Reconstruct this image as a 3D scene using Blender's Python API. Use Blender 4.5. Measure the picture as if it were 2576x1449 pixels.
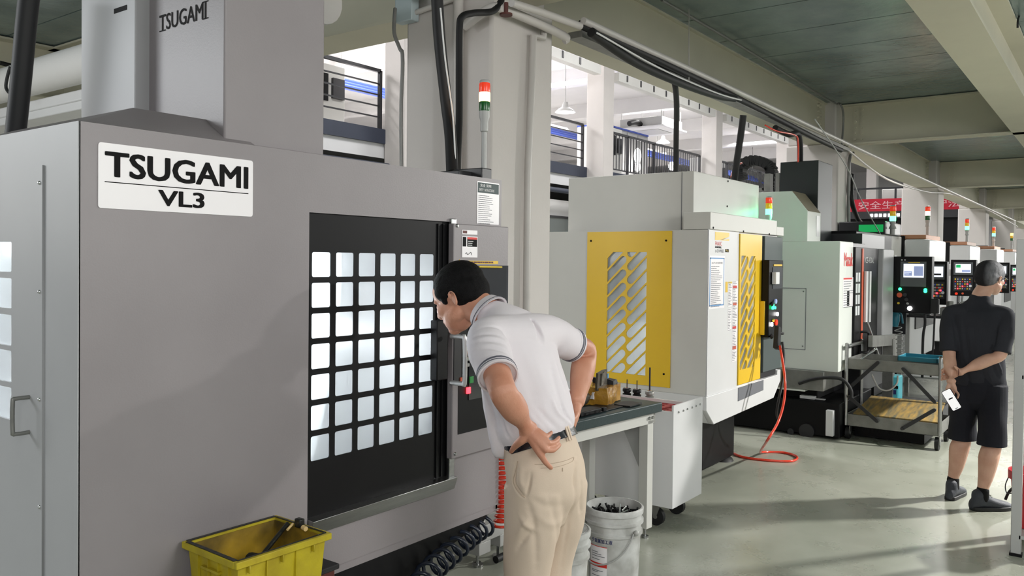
import bpy, bmesh, math, random
from mathutils import Vector, Matrix, noise
random.seed(7)
sc = bpy.context.scene
COL = sc.collection
for o in list(bpy.data.objects): bpy.data.objects.remove(o)

# ---------------------------------------------------------------- camera
F_PX, YAW, PITCH, ROLL, CY = 2068.0, 0.6369, 0.01545, -0.01058, 688.24
CAM = Vector((0, 0, 1.63))
_f = Vector((math.cos(YAW)*math.cos(PITCH), math.sin(YAW)*math.cos(PITCH), -math.sin(PITCH)))
_r = _f.cross(Vector((0, 0, 1))).normalized(); _d = _f.cross(_r)
_c, _s = math.cos(ROLL), math.sin(ROLL)
RR = _r*_c + _d*_s; DD = -_r*_s + _d*_c; FF = _f
cd = bpy.data.cameras.new('camera'); cam = bpy.data.objects.new('camera', cd); COL.objects.link(cam)
mw = Matrix.Identity(4)
for i in range(3):
    mw[i][0] = RR[i]; mw[i][1] = -DD[i]; mw[i][2] = -FF[i]; mw[i][3] = CAM[i]
cam.matrix_world = mw
cd.sensor_width = 36; cd.lens = 36*F_PX/2576; cd.shift_y = -(724.5-CY)/2576; cd.clip_end = 200; cd.clip_start = .05
sc.camera = cam

# ---------------------------------------------------------------- world, lamps, exposure
sc.view_settings.view_transform = 'Standard'; sc.view_settings.look = 'None'
sc.view_settings.gamma = 1; sc.view_settings.exposure = 0.3
w = bpy.data.worlds.new('world'); sc.world = w; w.use_nodes = True
bg = w.node_tree.nodes['Background']; bg.inputs[0].default_value = (.90, .94, 1, 1); bg.inputs[1].default_value = 0.55

def area(name, loc, size, power, col=(1, 1, 1), aim=(0, 0, -1), sy=None, spread=None):
    l = bpy.data.lights.new(name, 'AREA'); l.energy = power; l.color = col
    l.size = size
    if sy: l.shape = 'RECTANGLE'; l.size_y = sy
    if spread: l.spread = spread
    o = bpy.data.objects.new(name, l); COL.objects.link(o); o.location = loc
    o.rotation_euler = Vector(aim).to_track_quat('-Z', 'Y').to_euler()
    return o
# unseen point lights added as fill right of the view and down the aisle
def tube_lamp(loc, power, r=.7, col=(1, .99, .96)):
    l = bpy.data.lights.new('tube_lamp', 'POINT'); l.energy = power; l.color = col; l.shadow_soft_size = r
    o = bpy.data.objects.new('tube_lamp', l); COL.objects.link(o); o.location = loc
for x, y, z, p in ((-1.2, -1.2, 2.6, 150), (2.2, -1.9, 2.6, 180), (4.6, -3.0, 2.65, 45), (8.4, -2.8, 2.65, 55), (13.5, -2.6, 2.65, 120), (20, -2.6, 2.65, 220), (28, -2.0, 2.65, 320), (38, -1, 2.65, 420), (50, 0, 2.65, 420)):
    tube_lamp((x, y, z), p)
area('aisle_lamp', (8.8, -1.6, 2.95), .2, 150, (1, .98, .94), aim=(-.55, .45, -1), spread=math.radians(110))
area('aisle_lamp', (13.0, 1.9, 3.1), 1.2, 30, (1, .98, .94), sy=.2)
area('aisle_lamp', (20.0, 1.9, 3.1), 1.2, 40, (1, .98, .94), sy=.2)
# unseen fill lights added in the bay behind the near machines
area('bay_fill', (-1.0, 5.6, 3.0), 1.6, 70, (.93, .97, 1), aim=(.5, -.3, -1), sy=1.2)
tube_lamp((-.8, 6.8, 2.3), 60)
tube_lamp((1.0, 8.6, 2.2), 40)
# high bay lamps of the tall hall
for x in (8, 15, 22, 30, 40):
    for y in (6.3, 14.5, 21):
        area('hall_light', (x, y, 7.9 if y < 8 else 7.6), 2.2, 360 if y > 8 else 260, (1, .985, .99))
area('hall_light', (14, 17, 4.6), 14, 300, (1, .985, .99), aim=(0, 0, 1), sy=7)  # broad unseen upward fill over the gallery, not a high bay lamp

# ---------------------------------------------------------------- materials
def lin(c):
    return tuple((v/12.92 if v <= .04045 else ((v+.055)/1.055)**2.4) for v in [x/255 for x in c])
def mat(name, rgb, rough=.5, metal=0, var=.06, scale=3.0, bump=0, bscale=60, spec=.5, emit=0, ecol=None, rgb2=None, detail=4, alpha=1, coat=0, stretch=None):
    m = bpy.data.materials.new(name); m.use_nodes = True
    nt = m.node_tree; N = nt.nodes; L = nt.links; b = N['Principled BSDF']
    a = lin(rgb); b.inputs['Roughness'].default_value = rough; b.inputs['Metallic'].default_value = metal
    b.inputs['Specular IOR Level'].default_value = spec
    if coat: b.inputs['Coat Weight'].default_value = coat
    tc = N.new('ShaderNodeTexCoord'); src = tc.outputs['Object']
    if stretch:
        mp = N.new('ShaderNodeMapping'); mp.inputs['Scale'].default_value = stretch; L.new(src, mp.inputs[0]); src = mp.outputs[0]
    if var > 0 or rgb2:
        nz = N.new('ShaderNodeTexNoise'); nz.inputs['Scale'].default_value = scale; nz.inputs['Detail'].default_value = detail
        L.new(src, nz.inputs['Vector'])
        cr = N.new('ShaderNodeValToRGB'); cr.color_ramp.elements[0].position = .32; cr.color_ramp.elements[1].position = .68
        if rgb2: c0, c1 = lin(rgb2), a
        else: c0, c1 = [v*(1-var) for v in a], [min(1, v*(1+var)) for v in a]
        cr.color_ramp.elements[0].color = (*c0, 1); cr.color_ramp.elements[1].color = (*c1, 1)
        L.new(nz.outputs['Fac'], cr.inputs[0]); L.new(cr.outputs[0], b.inputs['Base Color'])
    else: b.inputs['Base Color'].default_value = (*a, 1)
    if bump:
        n2 = N.new('ShaderNodeTexNoise'); n2.inputs['Scale'].default_value = bscale; n2.inputs['Detail'].default_value = 6
        L.new(src, n2.inputs['Vector'])
        bp = N.new('ShaderNodeBump'); bp.inputs['Strength'].default_value = bump; bp.inputs['Distance'].default_value = .01
        L.new(n2.outputs['Fac'], bp.inputs['Height']); L.new(bp.outputs[0], b.inputs['Normal'])
    if emit:
        b.inputs['Emission Color'].default_value = (*lin(ecol or rgb), 1); b.inputs['Emission Strength'].default_value = emit
    m.diffuse_color = (*a, 1)
    return m
def glassy(name, rgb, trans=.4, milk=.45, rough=.08):
    m = bpy.data.materials.new(name); m.use_nodes = True; nt = m.node_tree; N = nt.nodes; L = nt.links
    for n in list(N): N.remove(n)
    out = N.new('ShaderNodeOutputMaterial'); t = N.new('ShaderNodeBsdfTransparent'); tl = N.new('ShaderNodeBsdfTranslucent'); df = N.new('ShaderNodeBsdfDiffuse'); g = N.new('ShaderNodeBsdfGlossy')
    c = (*lin(rgb), 1)
    for n in (t, tl, df): n.inputs[0].default_value = c
    g.inputs['Roughness'].default_value = rough
    m0 = N.new('ShaderNodeMixShader'); m0.inputs[0].default_value = .35; L.new(tl.outputs[0], m0.inputs[1]); L.new(df.outputs[0], m0.inputs[2])
    m1 = N.new('ShaderNodeMixShader'); m1.inputs[0].default_value = milk
    L.new(t.outputs[0], m1.inputs[1]); L.new(m0.outputs[0], m1.inputs[2])
    m2 = N.new('ShaderNodeMixShader'); fr = N.new('ShaderNodeFresnel'); fr.inputs[0].default_value = 1.5
    L.new(fr.outputs[0], m2.inputs[0]); L.new(m1.outputs[0], m2.inputs[1]); L.new(g.outputs[0], m2.inputs[2]); L.new(m2.outputs[0], out.inputs[0])
    return m
M = {}
M['grey'] = mat('warm_grey_paint', (146, 140, 142), .42, 0, .05, 2.2, .05, 180, rgb2=(138, 132, 134))
M['grey_light'] = mat('light_grey_tone', (172, 172, 174), .45, 0, .03, 3)
M['black'] = mat('black_paint', (14, 14, 16), .45, 0, .1, 4, spec=.22)
M['black_soft'] = mat('black_rubber', (20, 20, 22), .6, 0, .1, 6)
M['charcoal'] = mat('charcoal_panel', (42, 42, 45), .4, 0, .08, 3)
M['steel'] = mat('brushed_steel', (165, 166, 165), .32, 1, .08, 9, .1, 90, stretch=(1, 1, 8))
M['steel_dull'] = mat('dull_steel', (140, 140, 136), .5, .7, .15, 8, .15, 60)
M['chrome'] = mat('chrome', (215, 215, 215), .15, 1, 0)
M['satin'] = mat('satin_aluminium', (214, 214, 214), .34, .55, .02)
M['pocket'] = mat('dull_red_pockets', (158, 50, 52), .6, 0, .1, 12)
M['white'] = mat('white_paint', (217, 217, 218), .4, 0, .02, 3)
M['offwhite'] = mat('off_white_paint', (206, 205, 200), .42, 0, .03, 2.5)
M['wall'] = mat('white_wall_paint', (214, 212, 210), .8, 0, .03, 1.2, .1, 40)
M['column'] = mat('column_paint', (205, 200, 196), .75, 0, .04, 1.5, .08, 50)
M['beam'] = mat('cream_beam_paint', (204, 200, 180), .6, 0, .05, 1.2, .1, 25, rgb2=(192, 189, 170))
M['yellow'] = mat('yellow_enamel', (232, 190, 36), .35, 0, .03, 2)
M['mint'] = mat('pale_green_white_paint', (222, 226, 220), .45, 0, .03, 2)
M['navy'] = mat('dark_slate_blue_paint', (52, 58, 74), .5, 0, .06, 4)
M['blue'] = mat('blue_pipe_paint', (60, 82, 168), .45, 0, .05, 4)
M['label'] = mat('label_white', (244, 240, 242), .35, 0, .01, 3)
M['ink'] = mat('black_ink', (10, 9, 10), .7, 0, 0, spec=.2)
M['ink_grey'] = mat('grey_ink', (110, 112, 118), .6, 0, 0)
M['ink_red'] = mat('red_ink', (218, 48, 40), .5, 0, 0)
M['ink_blue'] = mat('blue_ink', (92, 150, 205), .5, 0, 0)
M['ink_navy'] = mat('navy_ink', (34, 44, 104), .5, 0, 0)
M['ink_white'] = mat('white_ink', (225, 225, 225), .5, 0, 0)
M['ink_pink'] = mat('pink_letter', (240, 178, 186), .5, 0, 0)
M['green_dark'] = mat('dark_green_print', (38, 62, 62), .5, 0, .05, 6)
M['orange'] = mat('orange_paint', (214, 92, 58), .5, 0, .05, 4)
M['red'] = mat('red_plastic', (196, 34, 46), .4, 0, .05, 4)
M['coilred'] = mat('red_polyurethane', (225, 62, 38), .25, 0, .05, 4, coat=.5)
M['coilnavy'] = mat('navy_polyurethane', (28, 36, 52), .3, 0, .05, 4, coat=.3)
M['maroon'] = mat('maroon_paint', (92, 44, 38), .55, 0, .12, 5)
M['crate'] = mat('yellow_crate_plastic', (196, 178, 34), .5, 0, .1, 9, .2, 40, rgb2=(160, 140, 30), detail=8)
M['crate_in'] = mat('grimy_yellow_plastic', (176, 140, 30), .6, 0, .1, 7, .2, 40, rgb2=(78, 64, 26), detail=8)
M['wood'] = mat('pale_wood', (222, 190, 130), .6, 0, .1, 12)
M['grime'] = mat('oily_dark_metal', (44, 44, 40), .4, .5, .3, 12, .4, 40)
M['teal'] = mat('dark_teal_rubber', (36, 54, 56), .45, 0, .08, 5, .1, 60)
M['blue_plastic'] = mat('sea_blue_plastic', (40, 120, 140), .4, 0, .06, 5)
M['cyan_box'] = mat('turquoise_plastic', (88, 190, 204), .45, 0, .06, 5)
M['tape'] = mat('brown_packing_tape', (190, 142, 52), .18, 0, .1, 14, .5, 30, rgb2=(150, 104, 34), coat=.6)
M['film'] = mat('crumpled_grey_film', (96, 92, 84), .3, 0, .2, 20, .8, 25, coat=.5)
M['cardboard'] = mat('dark_cardboard', (70, 62, 50), .7, 0, .2, 16)
M['bucket'] = mat('scuffed_white_plastic', (216, 216, 214), .4, 0, .05, 9, .1, 40, rgb2=(164, 163, 158), detail=10)
M['rust'] = mat('rusty_yellow_mat', (186, 150, 78), .7, 0, .1, 6, .3, 60, rgb2=(104, 102, 84), stretch=(1, 5, 1), detail=8)
M['deckrib'] = None
M['phone'] = mat('phone_screen', (235, 235, 235), .2, 0, 0, emit=.55)
M['screen_w'] = mat('lit_screen_white', (220, 224, 236), .3, 0, 0, emit=.9)
M['screen_b'] = mat('lit_screen_blue', (128, 140, 176), .3, 0, 0, emit=.7)
M['screen_g'] = mat('dim_screen_grey', (84, 88, 90), .25, 0, .05, 8)
M['led_g'] = mat('green_led', (40, 255, 130), .3, 0, 0, emit=5)
M['led_gs'] = mat('green_lamp_lit', (70, 255, 170), .3, 0, 0, emit=9, ecol=(60, 255, 160))
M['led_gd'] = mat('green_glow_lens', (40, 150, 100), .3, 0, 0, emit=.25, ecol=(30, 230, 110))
M['led_r'] = mat('red_led', (255, 40, 50), .3, 0, 0, emit=6)
M['led_o'] = mat('orange_lamp_lit', (255, 140, 60), .3, 0, 0, emit=9, ecol=(255, 130, 60))
M['led_y'] = mat('amber_lamp_lit', (255, 190, 110), .3, 0, 0, emit=13, ecol=(255, 186, 110))
M['led_w'] = mat('white_lamp_lit', (255, 252, 250), .3, 0, 0, emit=9)
M['lens_r'] = mat('red_lens', (226, 60, 36), .2, 0, .05, 8, emit=.35, ecol=(235, 60, 30))
M['lens_y'] = mat('yellow_lens', (214, 170, 30), .2, 0, .05, 8, emit=.2)
M['lens_g'] = mat('green_lens', (24, 92, 40), .2, 0, .1, 8)
M['btn_g'] = mat('green_button', (40, 130, 60), .4, 0, 0, emit=.15)
M['btn_y'] = mat('yellow_button', (220, 190, 50), .4, 0, 0)
M['plastic_g'] = mat('grey_plastic', (176, 176, 174), .4, 0, .02, 4)
M['pvc'] = mat('pvc_pipe', (196, 192, 188), .4, 0, .04, 5)
M['conduit'] = mat('grey_conduit', (132, 132, 130), .45, .3, .08, 8)
M['glass'] = glassy('machine_glass', (236, 240, 242), milk=.45)
M['glass2'] = glassy('plain_glass', (225, 232, 235), milk=.10)
M['vinyl'] = glassy('clear_vinyl', (150, 152, 160), milk=.35)
M['liner'] = mat('bright_machine_interior', (228, 230, 232), .35, 0, .03, 6)
M['skin1'] = mat('tan_skin', (202, 146, 120), .5, 0, .05, 14, .12, 160, rgb2=(190, 130, 104), detail=6)
M['skin2'] = mat('light_skin', (206, 164, 142), .5, 0, .05, 14, .12, 160, rgb2=(192, 148, 126))
M['lip'] = mat('lip', (160, 92, 84), .5, 0, 0)
M['nail'] = mat('fingernail', (226, 176, 156), .3, 0, 0)
M['hair'] = mat('black_hair', (17, 16, 17), .75, 0, .3, 60, .5, 260, spec=.15)
M['shirt'] = mat('white_pique_cotton', (222, 215, 219), .85, 0, .015, 3, .08, 320, spec=.2)
M['trim'] = mat('grey_knit_trim', (96, 96, 106), .8, 0, .05, 60)
M['khaki'] = mat('khaki_cotton', (212, 193, 174), .85, 0, .03, 4, .08, 300, spec=.2)
M['khaki_dark'] = mat('khaki_seam', (186, 166, 146), .9, 0, .03, 4)
M['leather'] = mat('black_leather', (20, 22, 30), .22, 0, .1, 20, .1, 80)
M['tee'] = mat('charcoal_tee', (46, 47, 52), .9, 0, .1, 5, .1, 260, spec=.15)
M['shorts'] = mat('black_shorts', (31, 32, 39), .8, 0, .1, 5, .1, 260, spec=.2)
M['shoe'] = mat('black_mesh_shoe', (50, 54, 62), .6, 0, .15, 30, .3, 200)
M['sole'] = mat('black_sole', (24, 24, 26), .5, 0, .1, 20)

def hair_grey():
    m = mat('greying_hair', (40, 39, 42), .75, 0, .3, 60, .5, 260, spec=.15)
    nt = m.node_tree; N = nt.nodes; L = nt.links; b = N['Principled BSDF']
    tc = N.new('ShaderNodeTexCoord'); sp = N.new('ShaderNodeSeparateXYZ'); L.new(tc.outputs['Object'], sp.inputs[0])
    nz = N.new('ShaderNodeTexNoise'); nz.inputs['Scale'].default_value = 55; nz.inputs['Detail'].default_value = 6
    mp = N.new('ShaderNodeMapping'); mp.inputs['Scale'].default_value = (1, 1, .35); L.new(tc.outputs['Object'], mp.inputs[0]); L.new(mp.outputs[0], nz.inputs[0])
    # greying right side, with light from that side put into the colour
    mr = N.new('ShaderNodeMapRange'); mr.inputs[1].default_value = .015; mr.inputs[2].default_value = .12
    L.new(sp.outputs[0], mr.inputs[0])
    mu = N.new('ShaderNodeMath'); mu.operation = 'MULTIPLY'; L.new(mr.outputs[0], mu.inputs[0]); L.new(nz.outputs['Fac'], mu.inputs[1])
    ad = N.new('ShaderNodeMath'); ad.operation = 'MULTIPLY'; L.new(mu.outputs[0], ad.inputs[0]); ad.inputs[1].default_value = 1.7; ad.use_clamp = True
    mx = N.new('ShaderNodeMixRGB'); L.new(ad.outputs[0], mx.inputs[0]); mx.inputs[1].default_value = (*lin((34, 33, 35)), 1); mx.inputs[2].default_value = (*lin((176, 176, 180)), 1)
    L.new(mx.outputs[0], b.inputs['Base Color']); return m
M['hair2'] = hair_grey()

def floor_mat():
    m = bpy.data.materials.new('polished_concrete'); m.use_nodes = True; nt = m.node_tree; N = nt.nodes; L = nt.links; b = N['Principled BSDF']
    tc = N.new('ShaderNodeTexCoord')
    n1 = N.new('ShaderNodeTexNoise'); n1.inputs['Scale'].default_value = .9; n1.inputs['Detail'].default_value = 8; n1.inputs['Roughness'].default_value = .6; n1.inputs['Distortion'].default_value = .5
    L.new(tc.outputs['Object'], n1.inputs['Vector'])
    r1 = N.new('ShaderNodeValToRGB'); e = r1.color_ramp.elements; e[0].position = .3; e[1].position = .72
    e[0].color = (*lin((138, 141, 128)), 1); e[1].color = (*lin((174, 176, 164)), 1)
    L.new(n1.outputs['Fac'], r1.inputs[0])
    n2 = N.new('ShaderNodeTexNoise'); n2.inputs['Scale'].default_value = 3; n2.inputs['Detail'].default_value = 10; n2.inputs['Roughness'].default_value = .65
    L.new(tc.outputs['Object'], n2.inputs['Vector'])
    r2 = N.new('ShaderNodeValToRGB'); e = r2.color_ramp.elements; e[0].position = .22; e[0].color = (.84, .84, .82, 1); e[1].position = .72; e[1].color = (1, 1, 1, 1)
    L.new(n2.outputs['Fac'], r2.inputs[0])
    mx = N.new('ShaderNodeMixRGB'); mx.blend_type = 'MULTIPLY'; mx.inputs[0].default_value = 1
    L.new(r1.outputs[0], mx.inputs[1]); L.new(r2.outputs[0], mx.inputs[2])
    # pale scuffs
    mp = N.new('ShaderNodeMapping'); mp.inputs['Scale'].default_value = (9, 2.2, 1); mp.inputs['Rotation'].default_value = (0, 0, .5); L.new(tc.outputs['Object'], mp.inputs[0])
    n3 = N.new('ShaderNodeTexNoise'); n3.inputs['Scale'].default_value = 2.6; n3.inputs['Detail'].default_value = 5; L.new(mp.outputs[0], n3.inputs[0])
    r3 = N.new('ShaderNodeValToRGB'); e = r3.color_ramp.elements; e[0].position = .73; e[0].color = (0, 0, 0, 1); e[1].position = .80; e[1].color = (.2, .2, .2, 1)
    L.new(n3.outputs['Fac'], r3.inputs[0])
    m2 = N.new('ShaderNodeMixRGB'); L.new(r3.outputs[0], m2.inputs[0]); L.new(mx.outputs[0], m2.inputs[1]); m2.inputs[2].default_value = (*lin((214, 214, 206)), 1)
    L.new(m2.outputs[0], b.inputs['Base Color'])
    rr = N.new('ShaderNodeMapRange'); rr.inputs[3].default_value = .16; rr.inputs[4].default_value = .42; L.new(n2.outputs['Fac'], rr.inputs[0]); L.new(rr.outputs[0], b.inputs['Roughness'])
    bp = N.new('ShaderNodeBump'); bp.inputs['Strength'].default_value = .06; bp.inputs['Distance'].default_value = .02; L.new(n2.outputs['Fac'], bp.inputs['Height']); L.new(bp.outputs[0], b.inputs['Normal'])
    return m
M['floor'] = floor_mat()
def deck_mat():
    m = bpy.data.materials.new('galvanised_deck'); m.use_nodes = True; nt = m.node_tree; N = nt.nodes; L = nt.links; b = N['Principled BSDF']
    tc = N.new('ShaderNodeTexCoord')
    n1 = N.new('ShaderNodeTexNoise'); n1.inputs['Scale'].default_value = 1.6; n1.inputs['Detail'].default_value = 8
    L.new(tc.outputs['Object'], n1.inputs['Vector'])
    r1 = N.new('ShaderNodeValToRGB'); e = r1.color_ramp.elements; e[0].position = .3; e[1].position = .7
    e[0].color = (*lin((108, 126, 126)), 1); e[1].color = (*lin((150, 166, 164)), 1)
    L.new(n1.outputs['Fac'], r1.inputs[0]); L.new(r1.outputs[0], b.inputs['Base Color'])
    b.inputs['Metallic'].default_value = .35; b.inputs['Roughness'].default_value = .27
    n2 = N.new('ShaderNodeTexNoise'); n2.inputs['Scale'].default_value = 9; n2.inputs['Detail'].default_value = 7
    L.new(tc.outputs['Object'], n2.inputs['Vector'])
    bp = N.new('ShaderNodeBump'); bp.inputs['Strength'].default_value = .35; bp.inputs['Distance'].default_value = .02; L.new(n2.outputs['Fac'], bp.inputs['Height']); L.new(bp.outputs[0], b.inputs['Normal'])
    return m
M['deck'] = deck_mat()

# ---------------------------------------------------------------- helpers
def at(px, py, X=None, Y=None, Z=None, D=None):
    """world point seen at a pixel, on the plane X=, Y= or Z=, or at depth D"""
    v = RR*((px-1288)/F_PX) + DD*((py-CY)/F_PX) + FF
    if X is not None: t = (X-CAM.x)/v.x
    elif Y is not None: t = (Y-CAM.y)/v.y
    elif Z is not None: t = (Z-CAM.z)/v.z
    else: t = D
    return CAM + v*t
def xz(px, py, Y): p = at(px, py, Y=Y); return p.x, p.z
def yz(px, py, X): p = at(px, py, X=X); return p.y, p.z

def wloc(o):
    m = Matrix.Identity(4); ch = []
    while o: ch.append(o); o = o.parent
    for q in reversed(ch): m = m @ q.matrix_basis
    return m
def tag(o, label, cat, group=None, kind=None):
    o['label'] = label; o['category'] = cat
    if group: o['group'] = group
    if kind: o['kind'] = kind
    return o
def thing(name, label, cat, loc, rz=0, group=None):
    o = bpy.data.objects.new(name, None); COL.objects.link(o); o.empty_display_size = .1
    o.location = loc; o.rotation_euler = (0, 0, rz)
    return tag(o, label, cat, group)

class MB:
    def __init__(s): s.bm = bmesh.new()
    def add(s, vs, fs):
        v = [s.bm.verts.new(p) for p in vs]
        for f in fs:
            try: s.bm.faces.new([v[i] for i in f])
            except ValueError: pass
        return s
    def box(s, x0, x1, y0, y1, z0, z1, T=None):
        x0, x1 = min(x0, x1), max(x0, x1); y0, y1 = min(y0, y1), max(y0, y1); z0, z1 = min(z0, z1), max(z0, z1)
        vs = [Vector((x, y, z)) for x in (x0, x1) for y in (y0, y1) for z in (z0, z1)]
        if T: vs = [T @ v for v in vs]
        return s.add(vs, [(0, 1, 3, 2), (4, 6, 7, 5), (0, 4, 5, 1), (2, 3, 7, 6), (0, 2, 6, 4), (1, 5, 7, 3)])
    def obox(s, c, ax, ay, az):
        """box by centre and three half-axis vectors"""
        c, ax, ay, az = map(Vector, (c, ax, ay, az))
        vs = [c+ax*i+ay*j+az*k for i in (-1, 1) for j in (-1, 1) for k in (-1, 1)]
        return s.add(vs, [(0, 1, 3, 2), (4, 6, 7, 5), (0, 4, 5, 1), (2, 3, 7, 6), (0, 2, 6, 4), (1, 5, 7, 3)])
    def prism(s, poly, axis, d0, d1):
        def mk(a, b, d):
            return {'x': Vector((d, a, b)), 'y': Vector((a, d, b)), 'z': Vector((a, b, d))}[axis]
        n = len(poly); vs = [mk(a, b, d0) for a, b in poly] + [mk(a, b, d1) for a, b in poly]
        fs = [tuple(range(n))[::-1], tuple(range(n, 2*n))] + [(i, (i+1) % n, n+(i+1) % n, n+i) for i in range(n)]
        return s.add(vs, fs)
    def ring(s, c, a, b, ra, rb, n=16):
        return [c + a*(ra*math.cos(2*math.pi*i/n)) + b*(rb*math.sin(2*math.pi*i/n)) for i in range(n)]
    def cyl(s, p0, p1, r, r1=None, n=16):
        p0, p1 = Vector(p0), Vector(p1); d = (p1-p0).normalized(); r1 = r if r1 is None else r1
        a = d.orthogonal().normalized(); b = d.cross(a)
        A = s.ring(p0, a, b, r, r, n); B = s.ring(p1, a, b, r1, r1, n)
        return s.add(A+B, [tuple(range(n))[::-1], tuple(range(n, 2*n))]+[(i, (i+1) % n, n+(i+1) % n, n+i) for i in range(n)])
    def tube(s, pts, r, n=10, smooth=0, closed=False, caps=True):
        pts = [Vector(p) for p in pts]
        if smooth: pts = catmull(pts, smooth)
        R = r if isinstance(r, list) else None
        vs = []; fs = []; prev = None; m = len(pts)
        for i, p in enumerate(pts):
            d = (pts[min(i+1, m-1)]-pts[max(i-1, 0)])
            d = d.normalized() if d.length > 1e-9 else Vector((0, 0, 1))
            if prev is None: a = d.orthogonal().normalized()
            else:
                a = prev - d*prev.dot(d)
                a = a.normalized() if a.length > 1e-6 else d.orthogonal().normalized()
            prev = a; b = d.cross(a)
            rr = R[i] if R else r
            vs += s.ring(p, a, b, rr, rr, n)
        for i in range(m-1):
            for j in range(n):
                fs.append((i*n+j, i*n+(j+1) % n, (i+1)*n+(j+1) % n, (i+1)*n+j))
        if caps: fs += [tuple(range(n))[::-1], tuple(range((m-1)*n, m*n))]
        return s.add(vs, fs)
    def lathe(s, c, prof, n=28, axis='z'):
        c = Vector(c); vs = []; fs = []
        for r, h in prof:
            for i in range(n):
                t = 2*math.pi*i/n
                vs.append(c + (Vector((r*math.cos(t), r*math.sin(t), h)) if axis == 'z' else Vector((r*math.cos(t), h, r*math.sin(t))) if axis == 'y' else Vector((h, r*math.cos(t), r*math.sin(t)))))
        for k in range(len(prof)-1):
            for i in range(n): fs.append((k*n+i, k*n+(i+1) % n, (k+1)*n+(i+1) % n, (k+1)*n+i))
        return s.add(vs, fs)
    def ball(s, c, rx, ry=None, rz=None, R=None, u=16, v=10):
        ry = rx if ry is None else ry; rz = rx if rz is None else rz; c = Vector(c)
        vs = []; fs = []
        T = R if R else Matrix.Identity(3)
        vs.append(c + T @ Vector((0, 0, -rz)))
        for i in range(1, v):
            ph = -math.pi/2 + math.pi*i/v
            for j in range(u):
                th = 2*math.pi*j/u
                vs.append(c + T @ Vector((rx*math.cos(ph)*math.cos(th), ry*math.cos(ph)*math.sin(th), rz*math.sin(ph))))
        vs.append(c + T @ Vector((0, 0, rz))); last = len(vs)-1
        for j in range(u):
            fs.append((0, 1+(j+1) % u, 1+j)); fs.append((last, last-u+j, last-u+(j+1) % u))
        for i in range(v-2):
            for j in range(u): fs.append((1+i*u+j, 1+i*u+(j+1) % u, 1+(i+1)*u+(j+1) % u, 1+(i+1)*u+j))
        return s.add(vs, fs)
    def loft(s, rings, n=20, sub=4, cap=True):
        """rings: (centre, side vector*half-width, other vector*half-depth)"""
        C = [Vector(r[0]) for r in rings]; A = [Vector(r[1]) for r in rings]; B = [Vector(r[2]) for r in rings]
        if sub > 1: C, A, B = catmull(C, sub), catmull(A, sub), catmull(B, sub)
        if cap:
            for end in (0, 1):
                i, j = (0, 1) if end == 0 else (-1, -2)
                d = (C[i]-C[j]).normalized(); rr = min(A[i].length, B[i].length)
                ex = [(C[i]+d*rr*math.sin(t), A[i]*math.cos(t), B[i]*math.cos(t)) for t in (.5, 1.0, 1.4)]
                if end == 0:
                    C = [e[0] for e in ex[::-1]]+C; A = [e[1] for e in ex[::-1]]+A; B = [e[2] for e in ex[::-1]]+B
                else:
                    C += [e[0] for e in ex]; A += [e[1] for e in ex]; B += [e[2] for e in ex]
        vs = []; m = len(C)
        for c, a, b in zip(C, A, B):
            vs += [c + a*math.cos(2*math.pi*i/n) + b*math.sin(2*math.pi*i/n) for i in range(n)]
        fs = [(i*n+j, i*n+(j+1) % n, (i+1)*n+(j+1) % n, (i+1)*n+j) for i in range(m-1) for j in range(n)]
        fs += [tuple(range(n))[::-1], tuple(range((m-1)*n, m*n))]
        return s.add(vs, fs)
    def limb(s, pts, n=16, sub=4, cap=True):
        """pts: (point, radius) or (point, ra, rb, side)"""
        P = [Vector(p[0]) for p in pts]; rings = []; prev = None
        for i, p in enumerate(pts):
            d = (P[min(i+1, len(P)-1)]-P[max(i-1, 0)]).normalized()
            if len(p) > 3: a = Vector(p[3]); a = (a-d*a.dot(d)).normalized()
            elif prev is not None: a = (prev-d*prev.dot(d)).normalized()
            else: a = d.orthogonal().normalized()
            prev = a; b = d.cross(a); rb = p[2] if len(p) > 2 else p[1]
            rings.append((P[i], a*p[1], b*rb))
        return s.loft(rings, n, sub, cap)
    def mesh(s, name):
        bmesh.ops.recalc_face_normals(s.bm, faces=s.bm.faces)
        me = bpy.data.meshes.new(name); s.bm.to_mesh(me); s.bm.free(); return me
    def build(s, name, m, parent=None, local=False, bev=0, smooth=True, base=None, seg=2):
        me = s.mesh(name); return link(me, name, m, parent, local, bev, smooth, base, seg)
def link(me, name, m, parent=None, local=False, bev=0, smooth=True, base=None, seg=2, angle=50):
    o = bpy.data.objects.new(name, me); COL.objects.link(o)
    if m is not None:
        me.materials.clear(); me.materials.append(M[m] if isinstance(m, str) else m)
    if parent:
        o.parent = parent
        if not local: me.transform(wloc(parent).inverted())
    elif base is not None and not local:
        me.transform(Matrix.Translation(-Vector(base))); o.location = base
    if smooth:
        for p in me.polygons: p.use_smooth = True
        try: me.set_sharp_from_angle(angle=math.radians(angle))
        except Exception: pass
    if bev:
        b = o.modifiers.new('bevel', 'BEVEL'); b.width = bev; b.segments = seg; b.limit_method = 'ANGLE'; b.angle_limit = math.radians(40)
    return o
def catmull(P, k, closed=False):
    out = []; n = len(P)
    for i in range(n-1):
        p0, p1, p2, p3 = P[max(i-1, 0)], P[i], P[i+1], P[min(i+2, n-1)]
        for j in range(k):
            t = j/k
            out.append(.5*((2*p1)+(p2-p0)*t+(2*p0-5*p1+4*p2-p3)*t*t+(3*p1-p0-3*p2+p3)*t*t*t))
    out.append(P[-1]); return out
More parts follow.
